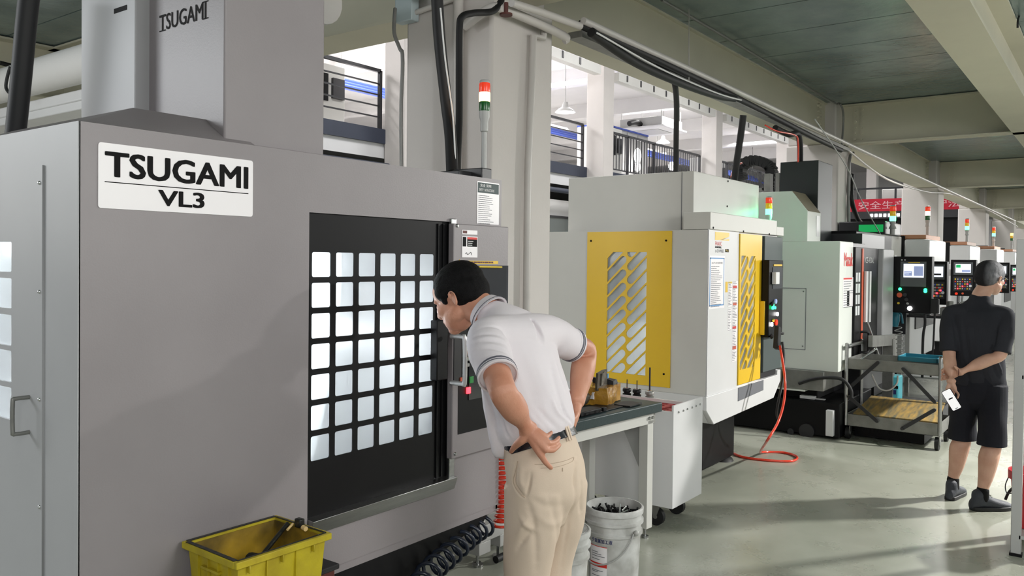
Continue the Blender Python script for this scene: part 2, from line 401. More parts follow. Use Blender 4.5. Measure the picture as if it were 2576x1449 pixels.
def rrect(x0, x1, y0, y1, r, n=4):
    pts = []
    for cx, cy, a0 in ((x1-r, y1-r, 0), (x0+r, y1-r, 90), (x0+r, y0+r, 180), (x1-r, y0+r, 270)):
        for i in range(n+1):
            a = math.radians(a0+90*i/n); pts.append((cx+r*math.cos(a), cy+r*math.sin(a)))
    return pts
AX = {'front': (Vector((1, 0, 0)), Vector((0, 0, 1))),    # face towards -Y, reads along +X
      'left': (Vector((0, -1, 0)), Vector((0, 0, 1))),    # face towards -X, reads along -Y
      'top': (Vector((1, 0, 0)), Vector((0, 1, 0)))}
def frame(O, u, v):
    u = Vector(u).normalized(); v = Vector(v).normalized(); n = u.cross(v); m = Matrix.Identity(4)
    for i in range(3): m[i][0] = u[i]; m[i][1] = v[i]; m[i][2] = n[i]; m[i][3] = O[i]
    return m
def plate_mesh(outer, holes, th, T):
    """flat sheet with real holes, th thick, local xy moved by T"""
    c = bpy.data.curves.new('tmp', 'CURVE'); c.dimensions = '2D'; c.fill_mode = 'BOTH'; c.extrude = th/2
    for poly in [outer]+holes:
        sp = c.splines.new('POLY'); sp.points.add(len(poly)-1)
        for p, q in zip(sp.points, poly): p.co = (q[0], q[1], 0, 1)
        sp.use_cyclic_u = True
    o = bpy.data.objects.new('tmp', c); COL.objects.link(o); bpy.context.view_layer.update()
    me = bpy.data.meshes.new_from_object(o); bpy.data.objects.remove(o); bpy.data.curves.remove(c)
    me.transform(T); return me
def plate(name, m, outer, holes, th, T, parent=None, bev=0):
    return link(plate_mesh(outer, holes, th, T), name, m, parent, smooth=False, bev=bev)
def text_mesh(s, w, h, T, bold=0, th=.0006, keep=False):
    """lettering fitted to w x h; bold thickens the strokes by laying shifted copies together"""
    c = bpy.data.curves.new('tmp', 'FONT'); c.body = s; c.resolution_u = 3
    if bold < 0: c.offset = bold; bold = 0
    o = bpy.data.objects.new('tmp', c); COL.objects.link(o); bpy.context.view_layer.update()
    me = bpy.data.meshes.new_from_object(o); bpy.data.objects.remove(o); bpy.data.curves.remove(c)
    if bold:
        bm = bmesh.new(); zk = 0
        for dx, dy in ((-1, 0), (1, 0), (0, -.6), (0, .6), (-.8, .5), (.8, .5), (-.8, -.5), (.8, -.5)):
            m2 = me.copy(); zk += .00012; m2.transform(Matrix.Translation((dx*bold, dy*bold, zk))); bm.from_mesh(m2); bpy.data.meshes.remove(m2)
        bm.to_mesh(me); bm.free()
    xs = [v.co.x for v in me.vertices]; ys = [v.co.y for v in me.vertices]
    if not xs: return me
    sx = w/(max(xs)-min(xs)); sy = h/(max(ys)-min(ys)) if h else sx
    me.transform(T @ Matrix.Diagonal((sx, sy, 1, 1)) @ Matrix.Translation((-min(xs), -min(ys), 0)))
    return me
def text(name, s, m, w, h, O, face, parent, bold=0):
    u, v = AX[face] if isinstance(face, str) else face
    return link(text_mesh(s, w, h, frame(O, u, v), bold), name, m, parent, smooth=False)
def join(meshes):
    bm = bmesh.new()
    for me in meshes: bm.from_mesh(me)
    me = bpy.data.meshes.new('j'); bm.to_mesh(me); bm.free(); return me
def lines(mb, O, face, w, rows, h, seed=1, lo=.5):
    """rows of tiny print as thin bars"""
    u, v = AX[face] if isinstance(face, str) else face; rnd = random.Random(seed); n = u.cross(v)
    for r in rows:
        x = 0
        L = w*rnd.uniform(lo, 1)
        while x < L:
            k = rnd.uniform(.04, .16)*w; k = min(k, L-x)
            mb.obox(Vector(O)+u*(x+k/2)+v*r+n*.0006, u*(k/2), v*(h/2), n*.0003); x += k+.02*w
    return mb
def remeshed(mb, voxel, smooth_it=4, factor=.5, disp=None):
    me = mb.mesh('raw'); o = bpy.data.objects.new('tmp', me); COL.objects.link(o)
    r = o.modifiers.new('r', 'REMESH'); r.mode = 'VOXEL'; r.voxel_size = voxel
    s = o.modifiers.new('s', 'SMOOTH'); s.factor = factor; s.iterations = smooth_it
    bpy.context.view_layer.update()
    dg = bpy.context.evaluated_depsgraph_get()
    out = bpy.data.meshes.new_from_object(o.evaluated_get(dg)); bpy.data.objects.remove(o)
    if disp:
        nr = [v.normal.copy() for v in out.vertices]
        for v, n in zip(out.vertices, nr): v.co = v.co + disp(v.co, n)
    return out
def copy_tree(o, parent=None):
    c = o.copy(); COL.objects.link(c); c.parent = parent
    for ch in o.children: copy_tree(ch, c)
    return c
def struct(o): o['kind'] = 'structure'; return o
# ================================================================ STRUCTURE
ZB, ZT = 3.15, 3.67
b = MB(); b.box(-8, 60, -14, 32, -.1, 0); fl = struct(b.build('floor', 'floor', smooth=False))
# galvanised deck over the aisle and over the near bay, with real folded seams
def deck(name, x0, x1, y0, y1):
    b = MB(); x = x0; rnd = random.Random(3)
    while x < x1-.01:
        wd = min(.78, x1-x)
        b.box(x+.006, x+wd-.006, y0, y1, ZT, ZT+.05)
        b.box(x-.012, x+.012, y0, y1, ZT+.012, ZT+.05)
        x += wd
    b.box(x0, x1, y0, y1, ZT+.05, ZT+.2)
    return struct(b.build(name, 'deck', smooth=False))
deck('ceiling', -6, 60, -9, 3.05)
deck('ceiling', -6, 3.9, 3.05, 12)
def ibeam(name, x0, x1, y0, y1, zb=ZB, zt=ZT-.01, fw=.15, web=.012, bolts=(), ft=None):
    """along X if x1-x0 is longer, else along Y"""
    b = MB(); alx = (x1-x0) > (y1-y0); cx, cy = (x0+x1)/2, (y0+y1)/2
    for z0, z1, f in ((zb, zb+.018, fw), (zt-.018, zt, ft or fw)):
        b.box(x0, x1, cy-f, cy+f, z0, z1) if alx else b.box(cx-f, cx+f, y0, y1, z0, z1)
    b.box(x0, x1, cy-web, cy+web, zb+.006, zt-.006) if alx else b.box(cx-web, cx+web, y0, y1, zb+.006, zt-.006)
    o = struct(b.build(name, 'beam', smooth=False))
    if bolts:
        q = MB()
        for u in bolts:
            for du in (-.04, .04):
                for k in range(6):
                    z = zb+.07+k*(zt-zb-.14)/5
                    if alx: q.cyl((u+du, cy-web-.03, z), (u+du, cy-web, z), .019, n=6)
                    else: q.cyl((cx-web-.03, u+du, z), (cx-web, u+du, z), .019, n=6)
        q.build('beam_bolts', 'beam', o)
    return o
ibeam('ceiling_beam', -6, 60, 3.04, 3.06, fw=.20, ft=.04, bolts=(10.45, 17.5, 24.6))
ibeam('ceiling_beam', -6, 60, .86, .88, fw=.15)
for x in (3.95, 11.02, 18.15, 25.2, 32.3):
    ibeam('ceiling_beam', x-.01, x+.01, .88, 3.03, fw=.09, bolts=(2.7,))
ibeam('ceiling_beam', -6, 3.95, 8.49, 8.51, fw=.15)
ibeam('ceiling_beam', 3.94, 3.96, 3.05, 10.6, fw=.17)
ibeam('ceiling_beam', -3.01, -2.99, 3.05, 8.5, fw=.12)
for i, x in enumerate((3.65, 10.7, 17.75, 24.8, 31.9, 39)):
    b = MB(); b.box(x, x+.62, 2.86, 3.52, 0, ZB if i else ZB)
    b.box(x+.03, x+.59, 2.9, 3.5, ZB, 8)
    struct(b.build('column', 'column', bev=.02))
for x in (3.65, 10.7, 17.75, 24.8, 31.9, 39, 46):          # second row, along the far gallery
    b = MB(); b.box(x, x+.5, 10.35, 10.85, 0, 8); struct(b.build('column', 'column', bev=.015))
# wall above the beam line, upper hall shell
b = MB(); b.box(3.95, 60, 3.2, 3.3, 8.0, 8.3); struct(b.build('trim_1', 'wall', smooth=False))
b = MB(); b.box(-8, 60, 3.05, 32, 8.0, 8.2)
for x in (6.5, 12, 17.5, 23, 28.5, 34, 39.5, 45): b.box(x, x+.35, 3.05, 32, 7.45, 8.0)
for y in (10.35, 20): b.box(-8, 60, y, y+.35, 7.4, 8.0)
struct(b.build('ceiling', 'wall', smooth=False))
b = MB(); b.box(-8, 60, 32, 32.2, 0, 8); struct(b.build('wall_back', 'wall', smooth=False))
b = MB(); b.box(60, 60.2, -14, 32, 0, 8); struct(b.build('wall_right', 'wall', smooth=False))
b = MB(); b.box(-8, 60, -14.2, -14, 0, 4); struct(b.build('wall_front', 'wall', smooth=False))
b = MB(); b.box(-8, 3.8, 12, 12.2, 0, 8); struct(b.build('wall_left', 'wall', smooth=False))
# far gallery slab, fascia and underside
b = MB(); b.box(3.9, 60, 10.9, 32, 3.82, 3.98); struct(b.build('trim_2', 'wall', smooth=False))
b = MB(); b.box(3.9, 60, 10.82, 10.9, 3.74, 4.0); b.box(3.9, 60, 10.9, 11.1, 3.74, 3.8); struct(b.build('trim_3', 'navy', smooth=False))
b = MB(); b.box(3.9, 60, 10.88, 10.9, 3.48, 3.74); struct(b.build('trim_4', 'white', smooth=False))
b = MB(); b.cyl((3.9, 10.75, 3.32), (60, 10.75, 3.32), .06)
pp = b.build('steel_pipe', 'navy'); tag(pp, 'dark slate pipe running under the gallery edge', 'pipe')
b = MB(); b.box(3.9, 60, 11.2, 11.3, 0, 3.15); struct(b.build('wall_gallery', 'wall', smooth=False))
# glazed strip under the gallery behind the yellow machine
for k, x in enumerate((12.2, 14.0, 15.8)):
    b = MB()
    for px in (x, x+1.74): b.box(px, px+.05, 11.12, 11.2, 1.3, 2.75)
    for pz in (1.3, 2.70): b.box(x, x+1.79, 11.12, 11.2, pz, pz+.05)
    wn = struct(b.build('window_%d' % (k+1), 'charcoal', smooth=False))
    b = MB(); b.box(x+.05, x+1.74, 11.15, 11.16, 1.35, 2.7); b.build('pane', mat('window_glass', (120, 126, 124), .06, .2, 0), wn, smooth=False)

# gallery railing, one thing per bay
def railing(x0, x1, y, z, label, bars=False, group=None):
    t = thing('railing', label, 'railing', (x0, y, z), group=group)
    n = max(1, round((x1-x0)/1.6))
    for i in range(n+1):
        x = x0+(x1-x0)*i/n; b = MB(); b.box(x-.03, x+.03, y-.03, y+.03, z, z+1.05); b.build('post', 'charcoal', t, smooth=False)
    b = MB(); b.box(x0, x1, y-.03, y+.03, z+1.02, z+1.08); b.build('top_rail', 'charcoal', t, smooth=False)
    if bars:
        b = MB(); k = int((x1-x0)/.16)
        for i in range(k): b.box(x0+.16*i, x0+.16*i+.02, y-.01, y+.01, z+.1, z+1.02)
        b.box(x0, x1, y-.015, y+.015, z+.08, z+.11)
        b.build('baluster_row', 'charcoal', t, smooth=False)
    else:
        for j in range(4):
            b = MB(); b.box(x0, x1, y-.012, y+.012, z+.2+.2*j, z+.225+.2*j); b.build('rail', 'charcoal', t, smooth=False)
railing(4.3, 10.6, 10.87, 4.0, 'dark railing on the gallery left of the tall white column by the grey machine')
railing(11.3, 17.6, 10.87, 4.0, 'dark horizontal-bar railing on the gallery just right of the big white column')
railing(18.35, 24.7, 10.87, 4.0, 'dark railing with upright balusters on the gallery above the yellow machine', True)
railing(25.4, 31.8, 10.87, 4.0, 'distant dark baluster railing behind the arched cable chain', True)

# cross gallery at the far end with the slogan banner
b = MB(); b.box(29.9, 30.3, 3.55, 10.8, 3.2, 3.45); b.box(30.0, 34, 3.55, 10.8, 3.3, 3.4)
struct(b.build('trim_5', 'charcoal', smooth=False))
b = MB(); b.box(30.1, 30.2, 3.55, 10.8, 2.35, 3.2); struct(b.build('trim_6', 'black', smooth=False))
b = MB(); b.box(30.1, 30.2, 3.55, 10.8, 0, 2.35); struct(b.build('wall_far', 'wall', smooth=False))
t = thing('railing', 'dark railing above the red slogan banner on the cross gallery', 'railing', (30, 5.5, 3.45))
for i in range(6):
    b = MB(); b.box(29.95, 30.0, 3.7+i*1.2, 3.76+i*1.2, 3.45, 4.25); b.build('post', 'charcoal', t, smooth=False)
b = MB(); b.box(29.94, 30.0, 3.6, 9.8, 4.2, 4.26); b.build('top_rail', 'charcoal', t, smooth=False)
t = thing('banner', 'red cloth banner with pale Chinese slogan hung on the cross gallery railing', 'banner', (29.9, 5.7, 3.5))
b = MB(); n = 60
vs = []; fs = []
for i in range(n+1):
    y = 7.55-3.75*i/n; x = 29.88+.012*math.sin(i*.9)+.008*math.sin(i*2.3)
    vs += [(x, y, 3.45), (x, y, 3.87), (x+.008, y, 3.45), (x+.008, y, 3.87)]
for i in range(n):
    a = 4*i; fs += [(a, a+1, a+5, a+4), (a+2, a+6, a+7, a+3), (a, a+4, a+6, a+2), (a+1, a+3, a+7, a+5)]
b.add(vs, fs); b.build('cloth', mat('banner_red', (206, 40, 62), .8, 0, .05, 2), t)
text('slogan', '安全生产 人人守法', 'ink_pink', 3.1, .27, (29.855, 7.28, 3.52), 'left', t, .01)
tw = at(2218, 533, X=29.85)
b = MB()
for k in range(7): b.box(29.88, 29.95, 6.9-k*.14, 6.82-k*.14, 3.26, 3.36)
tag(b.build('lamp_strip', 'led_w'), 'row of small lit white lamps on the fascia below the red banner', 'lamp')

# slotted white trunking hung under the far ceiling edge
for i, (x0, x1, lab) in enumerate(((11.6, 17.5, 'nearest stretch, left of the slim column'), (18.4, 24.6, 'between the two slim far columns'), (25.5, 31.7, 'beyond the second slim column'))):
    t = thing('lighting_trunking', 'slotted white trunking high over the gallery, '+lab, 'trunking', (x0, 10.4, 6.3))
    b = MB(); b.box(x0, x1, 10.3, 10.5, 6.22, 6.44); b.build('channel', 'offwhite', t, smooth=False)
    b = MB(); k = int((x1-x0)/.75)
    for j in range(k): b.box(x0+.4+j*.75, x0+.46+j*.75, 10.285, 10.302, 6.27, 6.43)
    b.build('slots', 'charcoal', t, smooth=False)
    b = MB()
    for j in range(4): b.cyl((x0+.5+j*(x1-x0-1)/3, 10.4, 6.44), (x0+.5+j*(x1-x0-1)/3, 10.4, 7.4), .008, n=6)
    b.build('hangers', 'steel_dull', t)
# blue pipe bundle in the upper hall
for i, (x0, x1, z) in enumerate(((6, 18, 6.0), (20, 45, 6.1))):
    b = MB()
    for k in range(4): b.cyl((x0, 16.0+.18*k, z+.12*k), (x1, 16.0+.18*k, z+.12*k), .04, n=8)
    tag(b.build('pipe_bundle', 'blue'), ('blue pipes bundled under the upper ceiling left of the big column', 'blue pipes bundled behind the ceiling cassette')[i], 'pipes')
    for k in range(5):
        q = MB(); xx = x0+1+(x1-x0-2)*k/4; q.cyl((xx, 16.27, z), (xx, 16.27, 8.0), .012, n=6); q.build('hanger', 'steel_dull', COL.objects[-1] if False else bpy.data.objects[sorted(o.name for o in COL.objects if o.name.startswith('pipe_bundle'))[-1]])
# ceiling cassette air conditioner
p = at(1638, 327, Y=15.0); t = thing('air_conditioner', 'white ceiling cassette air conditioner hung above the gallery', 'air conditioner', p)
b = MB(); b.box(p.x-.9, p.x+.9, p.y-.9, p.y+.9, p.z, p.z+.35); b.build('body', 'plastic_g', t, bev=.02)
b = MB(); b.box(p.x-1.05, p.x+1.05, p.y-1.05, p.y+1.05, p.z-.08, p.z); b.build('fascia', 'white', t, bev=.02)
b = MB(); b.box(p.x-.6, p.x+.6, p.y-.6, p.y+.6, p.z-.1, p.z-.075); b.build('grille', 'plastic_g', t)
for sx in (-.85, .85):
    for sy in (-.85, .85):
        b = MB(); b.cyl((p.x+sx, p.y+sy, p.z+.3), (p.x+sx, p.y+sy, 8.02), .012, n=6); b.build('hanger', 'steel_dull', t)
b = MB(); b.tube([(p.x-.9, p.y, p.z+.1), (p.x-1.3, p.y, p.z+.12), (p.x-1.8, p.y, p.z+.0)], .1, smooth=4); b.build('duct', 'black_soft', t)
# pendant lamps
for (px, py, Y, lab) in ((1422, 283, 13.0, 'bell pendant lamp hanging over the gallery beside the big white column'), (1668, 360, 15.5, 'bell pendant lamp hanging just right of the ceiling cassette'), (1853, 405, 18, 'small bell pendant lamp hanging above the arched cable chain')):
    p = at(px, py, Y=Y); t = thing('pendant_lamp', lab, 'lamp', p)
    b = MB(); b.lathe(p, [(.30, 0), (.29, .02), (.2, .1), (.1, .16), (.07, .3), (.0, .3)]); b.build('shade', 'plastic_g', t)
    b = MB(); b.lathe(p, [(0, .01), (.28, .01)]); b.build('diffuser', 'led_w', t)
    b = MB(); b.cyl(p+Vector((0, 0, .3)), (p.x, p.y, 8.02), .01, n=6); b.build('cord', 'steel_dull', t)
# equipment standing on the gallery
def gallery_machine(p, w, d, h, lab, cat='machine', m='offwhite', dark=.5, name='bench_machine'):
    t = thing(name, lab, cat, p); x, y, z = p
    b = MB(); b.box(x, x+w, y, y+d, z+.1, z+h); b.build('housing', m, t, bev=.02)
    b = MB(); b.box(x+w*.15, x+w*.15+w*dark, y-.02, y, z+h*.45, z+h*.85); b.build('window', 'black', t)
    b = MB(); b.box(x+w*.72, x+w*.95, y-.06, y, z+h*.5, z+h*.8); b.build('control_box', 'charcoal', t)
    b = MB(); b.box(x+.04, x+w-.04, y+.04, y+d, z, z+.1); b.build('plinth', 'charcoal', t)
    return t
G = 3.98
gallery_machine((8.35, 11.2, G), .9, .8, 1.0, 'small white machine with dark front seen through the gallery railing beside the grey tower')
gallery_machine((9.4, 11.8, G), 1.2, .9, 1.25, 'white bench machine behind the gallery railing, topped by a grey case')
b = MB(); b.box(9.5, 10.1, 11.9, 12.4, G+1.25, G+1.5); tag(b.build('instrument_case', 'charcoal', bev=.02), 'dark instrument case on top of the white gallery bench machine', 'case')
gallery_machine((12.3, 11.6, G), 1.2, .8, 1.3, 'cream cabinet behind the gallery railing right of the big column', m='beam')
b = MB(); b.box(13.7, 14.55, 11.25, 11.9, G, G+.5); tag(b.build('tool_chest', 'red', bev=.02), 'red chest on the gallery floor behind the railing', 'chest')
t = thing('gantry_stand', 'grey upright stand with overhead bars on the gallery floor', 'stand', (14.6, 12, G))
for x, y in ((14.6, 12), (16.2, 12)):
    b = MB(); b.box(x, x+.08, y, y+.08, G, G+2.6); b.build('upright', 'steel_dull', t, smooth=False)
b = MB(); b.box(14.6, 16.28, 12, 12.08, G+2.52, G+2.6); b.box(14.6, 14.68, 12, 13, G+2.52, G+2.6); b.box(16.2, 16.28, 12, 13, G+2.52, G+2.6); b.box(14.6, 16.28, 12.92, 13, G+2.52, G+2.6); b.build('overhead_bar', 'steel_dull', t, smooth=False)
gallery_machine((19.3, 11.3, G), 1.1, .8, 1.35, 'white machine with black top behind the baluster railing above the yellow machine')
t = thing('storage_cabinet', 'tall grey cabinet with blue top edge on the gallery below the cassette', 'cabinet', (21.6, 12.5, G))
b = MB(); b.box(21.4, 24.3, 12.5, 13.4, G, G+1.75); b.build('body', mat('cabinet_grey', (158, 160, 166), .5), t, bev=.01)
b = MB(); b.box(21.4, 24.3, 12.48, 13.42, G+1.75, G+1.8); b.build('top_edge', 'blue', t)
for k in range(4):
    b = MB(); b.box(21.45+k*.71, 22.1+k*.71, 12.47, 12.5, G+.1, G+1.7); b.build('door', 'plastic_g', t, bev=.01)
gallery_machine((27.5, 11.7, G), 1.6, .8, 1.4, 'distant grey machine on the gallery near the arched cable chain', m='plastic_g')
for k, (px, py, Y) in enumerate(((1478, 358, 12.2), (1604, 392, 12.0), (1603, 420, 12.25), (1690, 418, 11.6))):
    p = at(px, py, Y=Y); t = thing('work_lamp', ('glaring white work lamp beside the slim far column', 'glaring white work lamp, upper of two behind the balusters', 'glaring white work lamp, lower of two behind the balusters', 'small bright lamp further right behind the balusters')[k], 'lamp', p)
    b = MB(); b.ball(p, .14, .1, .14 if k != 1 else .24); b.build('bulb', 'led_w', t)
    b = MB(); b.tube([p+Vector((0, .1, 0)), (p.x, p.y+.12, G)], .02, n=6); b.build('stand', 'charcoal', t)
    if k == 0:
        b = MB(); b.box(p.x+.35, p.x+.65, p.y, p.y+.3, p.z+.1, p.z+.35); b.build('driver_box', 'charcoal', t)
gallery_machine((30.6, 5.9, 3.45), .8, .8, .8, 'white box machine behind the railing above the red banner') 
gallery_machine((30.6, 4.9, 3.45), .7, .7, .95, 'dark instrument with white arm above the red banner', m='charcoal')

# ================================================================ PIPES, CABLES AND HOSES
def hose(name, pts, r, m, label, cat='cable', smooth=8, n=12, group=None):
    b = MB(); b.tube(pts, r, n=n, smooth=smooth); o = b.build(name, m); return tag(o, label, cat, group)
hose('conduit', [at(1018, 30, Y=3.45) + Vector((-.08, 0, 0)), at(1016, 90, Y=3.42)+Vector((-.08, 0, 0)), at(1030, 130, Y=3.38)+Vector((-.08, 0, 0)), at(1037, 165, Y=3.36)+Vector((-.08, 0, 0)), at(1034, 425, Y=3.36)+Vector((-.08, 0, 0)), (3.57, 3.36, .01)], .011, 'conduit', 'thin grey conduit running down the left side of the big white column', 'pipe', 5)
b = MB(); q = at(1020, 22, X=3.6); b.box(3.58, 3.645, q.y-.07, q.y+.07, q.z-.08, q.z+.08)
tag(b.build('junction_box', mat('pale_blue_box', (176, 190, 194), .5), bev=.006), 'pale grey-blue junction box at the top left of the big column', 'box')
hose('conduit', [(3.62, q.y-.06, q.z-.03), (3.62, 3.1, q.z+.0), (3.62, 2.8, q.z+.02)], .016, 'pvc', 'horizontal pipe running from the junction box across the column', 'pipe', 3)
hose('conduit', [(3.62, 3.08, 3.14), (3.62, 3.08, 2.1), (3.62, 3.08, .5)], .03, 'pvc', 'off-white riser pipe behind the black hoses on the column', 'pipe', 2)
hose('conduit', [(3.58, 3.0, 2.95), (3.58, 2.82, 3.02), (3.70, 2.78, 3.03), (4.26, 2.78, 3.02), (4.3, 2.8, 3.0)], .026, 'pvc', 'white pipe bent around the top corner of the big column', 'pipe', 4)
qa = at(1342, 90, Y=2.82)
hose('conduit', [qa+Vector((.12, 0, .1)), qa+Vector((.1, 0, .01)), qa, at(1328, 434, Y=2.82), (at(1328, 434, Y=2.82).x, 2.82, .01)], .022, 'pvc', 'grey drain pipe down the front face of the big column', 'pipe', 1)
for (X, Y, r, lab) in ((4.3, 2.66, .022, 'long grey conduit along the aisle beam, outermost'),):
    hose('conduit', [(X, Y, 3.10), (7, Y, 3.10), (10.6, Y, 3.08), (18, Y, 3.06), (30, Y, 3.05)], r, 'pvc', lab, 'pipe', 3)
b = MB(); b.box(4.35, 10.6, 2.70, 2.80, 3.02, 3.06); tag(b.build('cable_tray', 'steel_dull'), 'galvanised cable tray under the aisle beam carrying the black cables', 'tray')
pts = [(4.33, 2.62, 3.03), (4.9, 2.62, 2.96), (5.6, 2.62, 2.95), (6.3, 2.64, 2.98), (6.75, 2.66, 3.03)]
hose('power_cable', pts, .03, 'black_soft', 'thick black cable sagging in loops below the aisle beam near the big column')
hose('power_cable', [(4.33, 2.70, 3.09), (5.5, 2.68, 3.07), (7, 2.7, 3.06), (9, 2.72, 3.02), (10.3, 2.72, 3.0)], .028, 'black_soft', 'black cable lying straight along the tray under the aisle beam')
hose('signal_wire', [(4.33, 2.58, 3.02), (5.2, 2.58, 2.97), (6.2, 2.6, 2.98), (6.8, 2.62, 3.02)], .006, 'ink_white', 'thin white wire hanging with the sagging black cable', 'wire')
a = at(1697, 210, Y=2.72)
hose('power_cable', [a+Vector((-.35, 0, .07)), a+Vector((-.08, 0, .05)), a, at(1702, 260, Y=2.8), at(1701, 350, Y=2.95), at(1700, 428, Y=3.0), Vector((at(1700, 428, Y=3.0).x, 3.0, 2.32))], .022, 'black_soft', 'black cable dropping onto the white box of the yellow machine')
hose('power_cable', [at(1870, 290, Y=2.7), at(1862, 350, Y=2.74), at(1850, 430, Y=2.8), at(1846, 470, Y=2.85)], .03, 'black_soft', 'black hose dropping behind the right end of the yellow machine')
hose('power_cable', [at(1840, 445, Y=2.92), at(1848, 420, Y=2.95), at(1866, 410, Y=3)], .009, 'coilred', 'short red cable beside the black hose behind the yellow machine', smooth=4)
hose('power_cable', [at(1950, 322, Y=2.7), at(1985, 338, Y=2.66), at(2005, 336, Y=2.66), at(2012, 360, Y=2.66), at(2013, 408, Y=2.68)], .03, 'black_soft', 'black cable entering the top of the black cabinet on the pale green machine')
hose('power_cable', [at(1925, 315, Y=2.66), at(1955, 330, Y=2.62), at(2000, 340, Y=2.6), at(2008, 360, Y=2.6), at(2008, 408, Y=2.62)], .008, 'coilred', 'red cable running down beside the black one above the black cabinet')
# big black hoses by the grey machine
hose('power_cable', [at(1098, -30, Y=2.55), at(1106, 100, Y=2.55), at(1122, 250, Y=2.55), at(1133, 340, Y=2.5), at(1138, 436, Y=2.42)], .028, 'black_soft', 'thick black cable slanting down in front of the big column to the grey machine')
hose('power_cable', [at(1262, 0, Y=2.78), at(1240, 28, Y=2.78), at(1190, 33, Y=2.78), at(1163, 42, Y=2.78), at(1156, 70, Y=2.78), at(1155, 180, Y=2.76), at(1155, 300, Y=2.7), at(1152, 380, Y=2.6), at(1150, 440, Y=2.42)], .018, 'black_soft', 'black cable bent round the column top and strapped down its pipe')
hose('signal_wire', [at(1108, 20, Y=2.5), at(1120, 150, Y=2.5), at(1140, 300, Y=2.48), at(1146, 438, Y=2.4)], .004, 'ink_white', 'thin white wire tied along the slanting black cable', 'wire')
hose('power_cable', [at(76, -30, X=1.3), at(66, 60, X=1.3), at(50, 230, X=1.3), at(38, 345, X=1.3)], .034, 'black_soft', 'thick black cable rising from the left end of the grey machine roof')
hose('signal_wire', [at(2050, 300, Y=2.4), at(2130, 420, Y=2.4), at(2165, 500, Y=2.35), at(2215, 590, Y=2.3)], .006, 'plastic_g', 'thin pale wire slanting down to the far machine roof', 'wire', 4)
hose('power_cable', [at(2143, 440, Y=2.85), at(2142, 500, Y=2.8), at(2155, 545, Y=2.8), at(2165, 560, Y=2.78)], .03, 'black_soft', 'black hose hanging behind the second column over the banner', smooth=5)
hose('power_cable', [at(2576, 25, Y=.7), at(2562, 45, Y=.7), at(2560, 70, Y=.7)], .008, 'black_soft', 'short black wire curling off the beam at the top right corner', smooth=5)
b = MB()
hose('conduit', [at(2130, 375, Y=2.72), at(2230, 450, Y=2.72), at(2330, 482, Y=2.72), at(2400, 490, Y=2.7), at(2480, 525, Y=2.7), at(2560, 570, Y=2.7)], .014, 'pvc', 'slack pale conduit sagging along the beam into the distance', 'pipe', 6)
hose('signal_wire', [at(1733, 22, Z=3.655), at(1733, 205, Y=2.66)], .004, 'pvc', 'hanger wire dropping from the deck to the beam conduit', 'wire', 1)
hose('conduit', [at(1665, 0, Z=3.63), at(1870, 120, Z=3.63), at(2085, 252, Z=3.63), at(2114, 262, Y=2.8), at(2122, 300, Y=2.8), at(2116, 380, Y=2.8)], .012, 'conduit', 'thin conduit across the metal deck, turning down the second column', 'pipe', 3)
hose('conduit', [at(2146, 385, Y=2.82), at(2136, 410, Y=2.83), at(2135, 560, Y=2.83)], .02, 'conduit', 'grey conduit down the front of the second column', 'pipe', 3)
hose('sprinkler_pipe', [(3.62, 2.7, 3.04), (3.9, 2.7, 3.06), (4.3, 2.68, 3.07)], .022, 'pvc', 'short white sprinkler branch above the big column', 'pipe', 3)
sp_ = at(1273, 30, Y=2.7); b = MB(); b.lathe(sp_, [(0, -.02), (.035, -.02), (.035, -.01), (.012, -.005), (.012, .05), (0, .05)]); tag(b.build('sprinkler', 'maroon'), 'small reddish sprinkler head at the top of the big column', 'sprinkler')
# ducts in the near bay behind the grey machine
hose('air_duct', [(2.9, 3.4, 3.0), (2.9, 9, 3.0)], .13, 'wall', 'fat white round duct crossing the bay left of the grey tower', 'duct', 1, 20)
b = MB(); b.box(3.0, 3.35, 4.0, 11, 2.72, 2.80); b.box(2.98, 3.37, 4.0, 11, 2.78, 2.86); tag(b.build('cable_trunking', 'white', bev=.01), 'bright white trunking below the round duct at far left', 'trunking')
hose('signal_wire', [at(0, 158, Y=8.3), at(60, 172, Y=8.3), at(140, 182, Y=8.2)], .02, 'black_soft', 'dark wire sagging across the far left beam', 'wire')
hose('signal_wire', [(2.74, 6.75, 3.05), (2.74, 6.8, 2.98), (2.74, 6.82, 2.9), (2.75, 6.75, 2.84)], .012, 'black_soft', 'short black cable end hanging off the round duct', 'wire', 4)
b = MB(); b.box(1.6, 2.0, 8.1, 8.4, 0, 3.1); tag(b.build('dark_post', 'charcoal'), 'dark post seen low behind the roof of the grey machine', 'post')
for k, (x, y, z0, z1, m, lab) in enumerate(((1.4, 10.2, 2.2, 2.7, 'charcoal', 'dark crate-like unit on a rack far behind the grey machine'), (2.7, 10.4, 2.0, 2.5, 'plastic_g', 'pale cabinet far behind the grey machine roof'))):
    t = thing('storage_rack', lab, 'rack', (x, y, 0)); b = MB(); b.box(x, x+.9, y, y+.5, z0, z1); b.build('unit', m, t, bev=.02)
    b = MB()
    for sx in (0, .85): b.box(x+sx, x+sx+.05, y, y+.05, 0, z0)
    for sx in (0, .85): b.box(x+sx, x+sx+.05, y+.45, y+.5, 0, z0)
    b.build('legs', 'steel_dull', t)
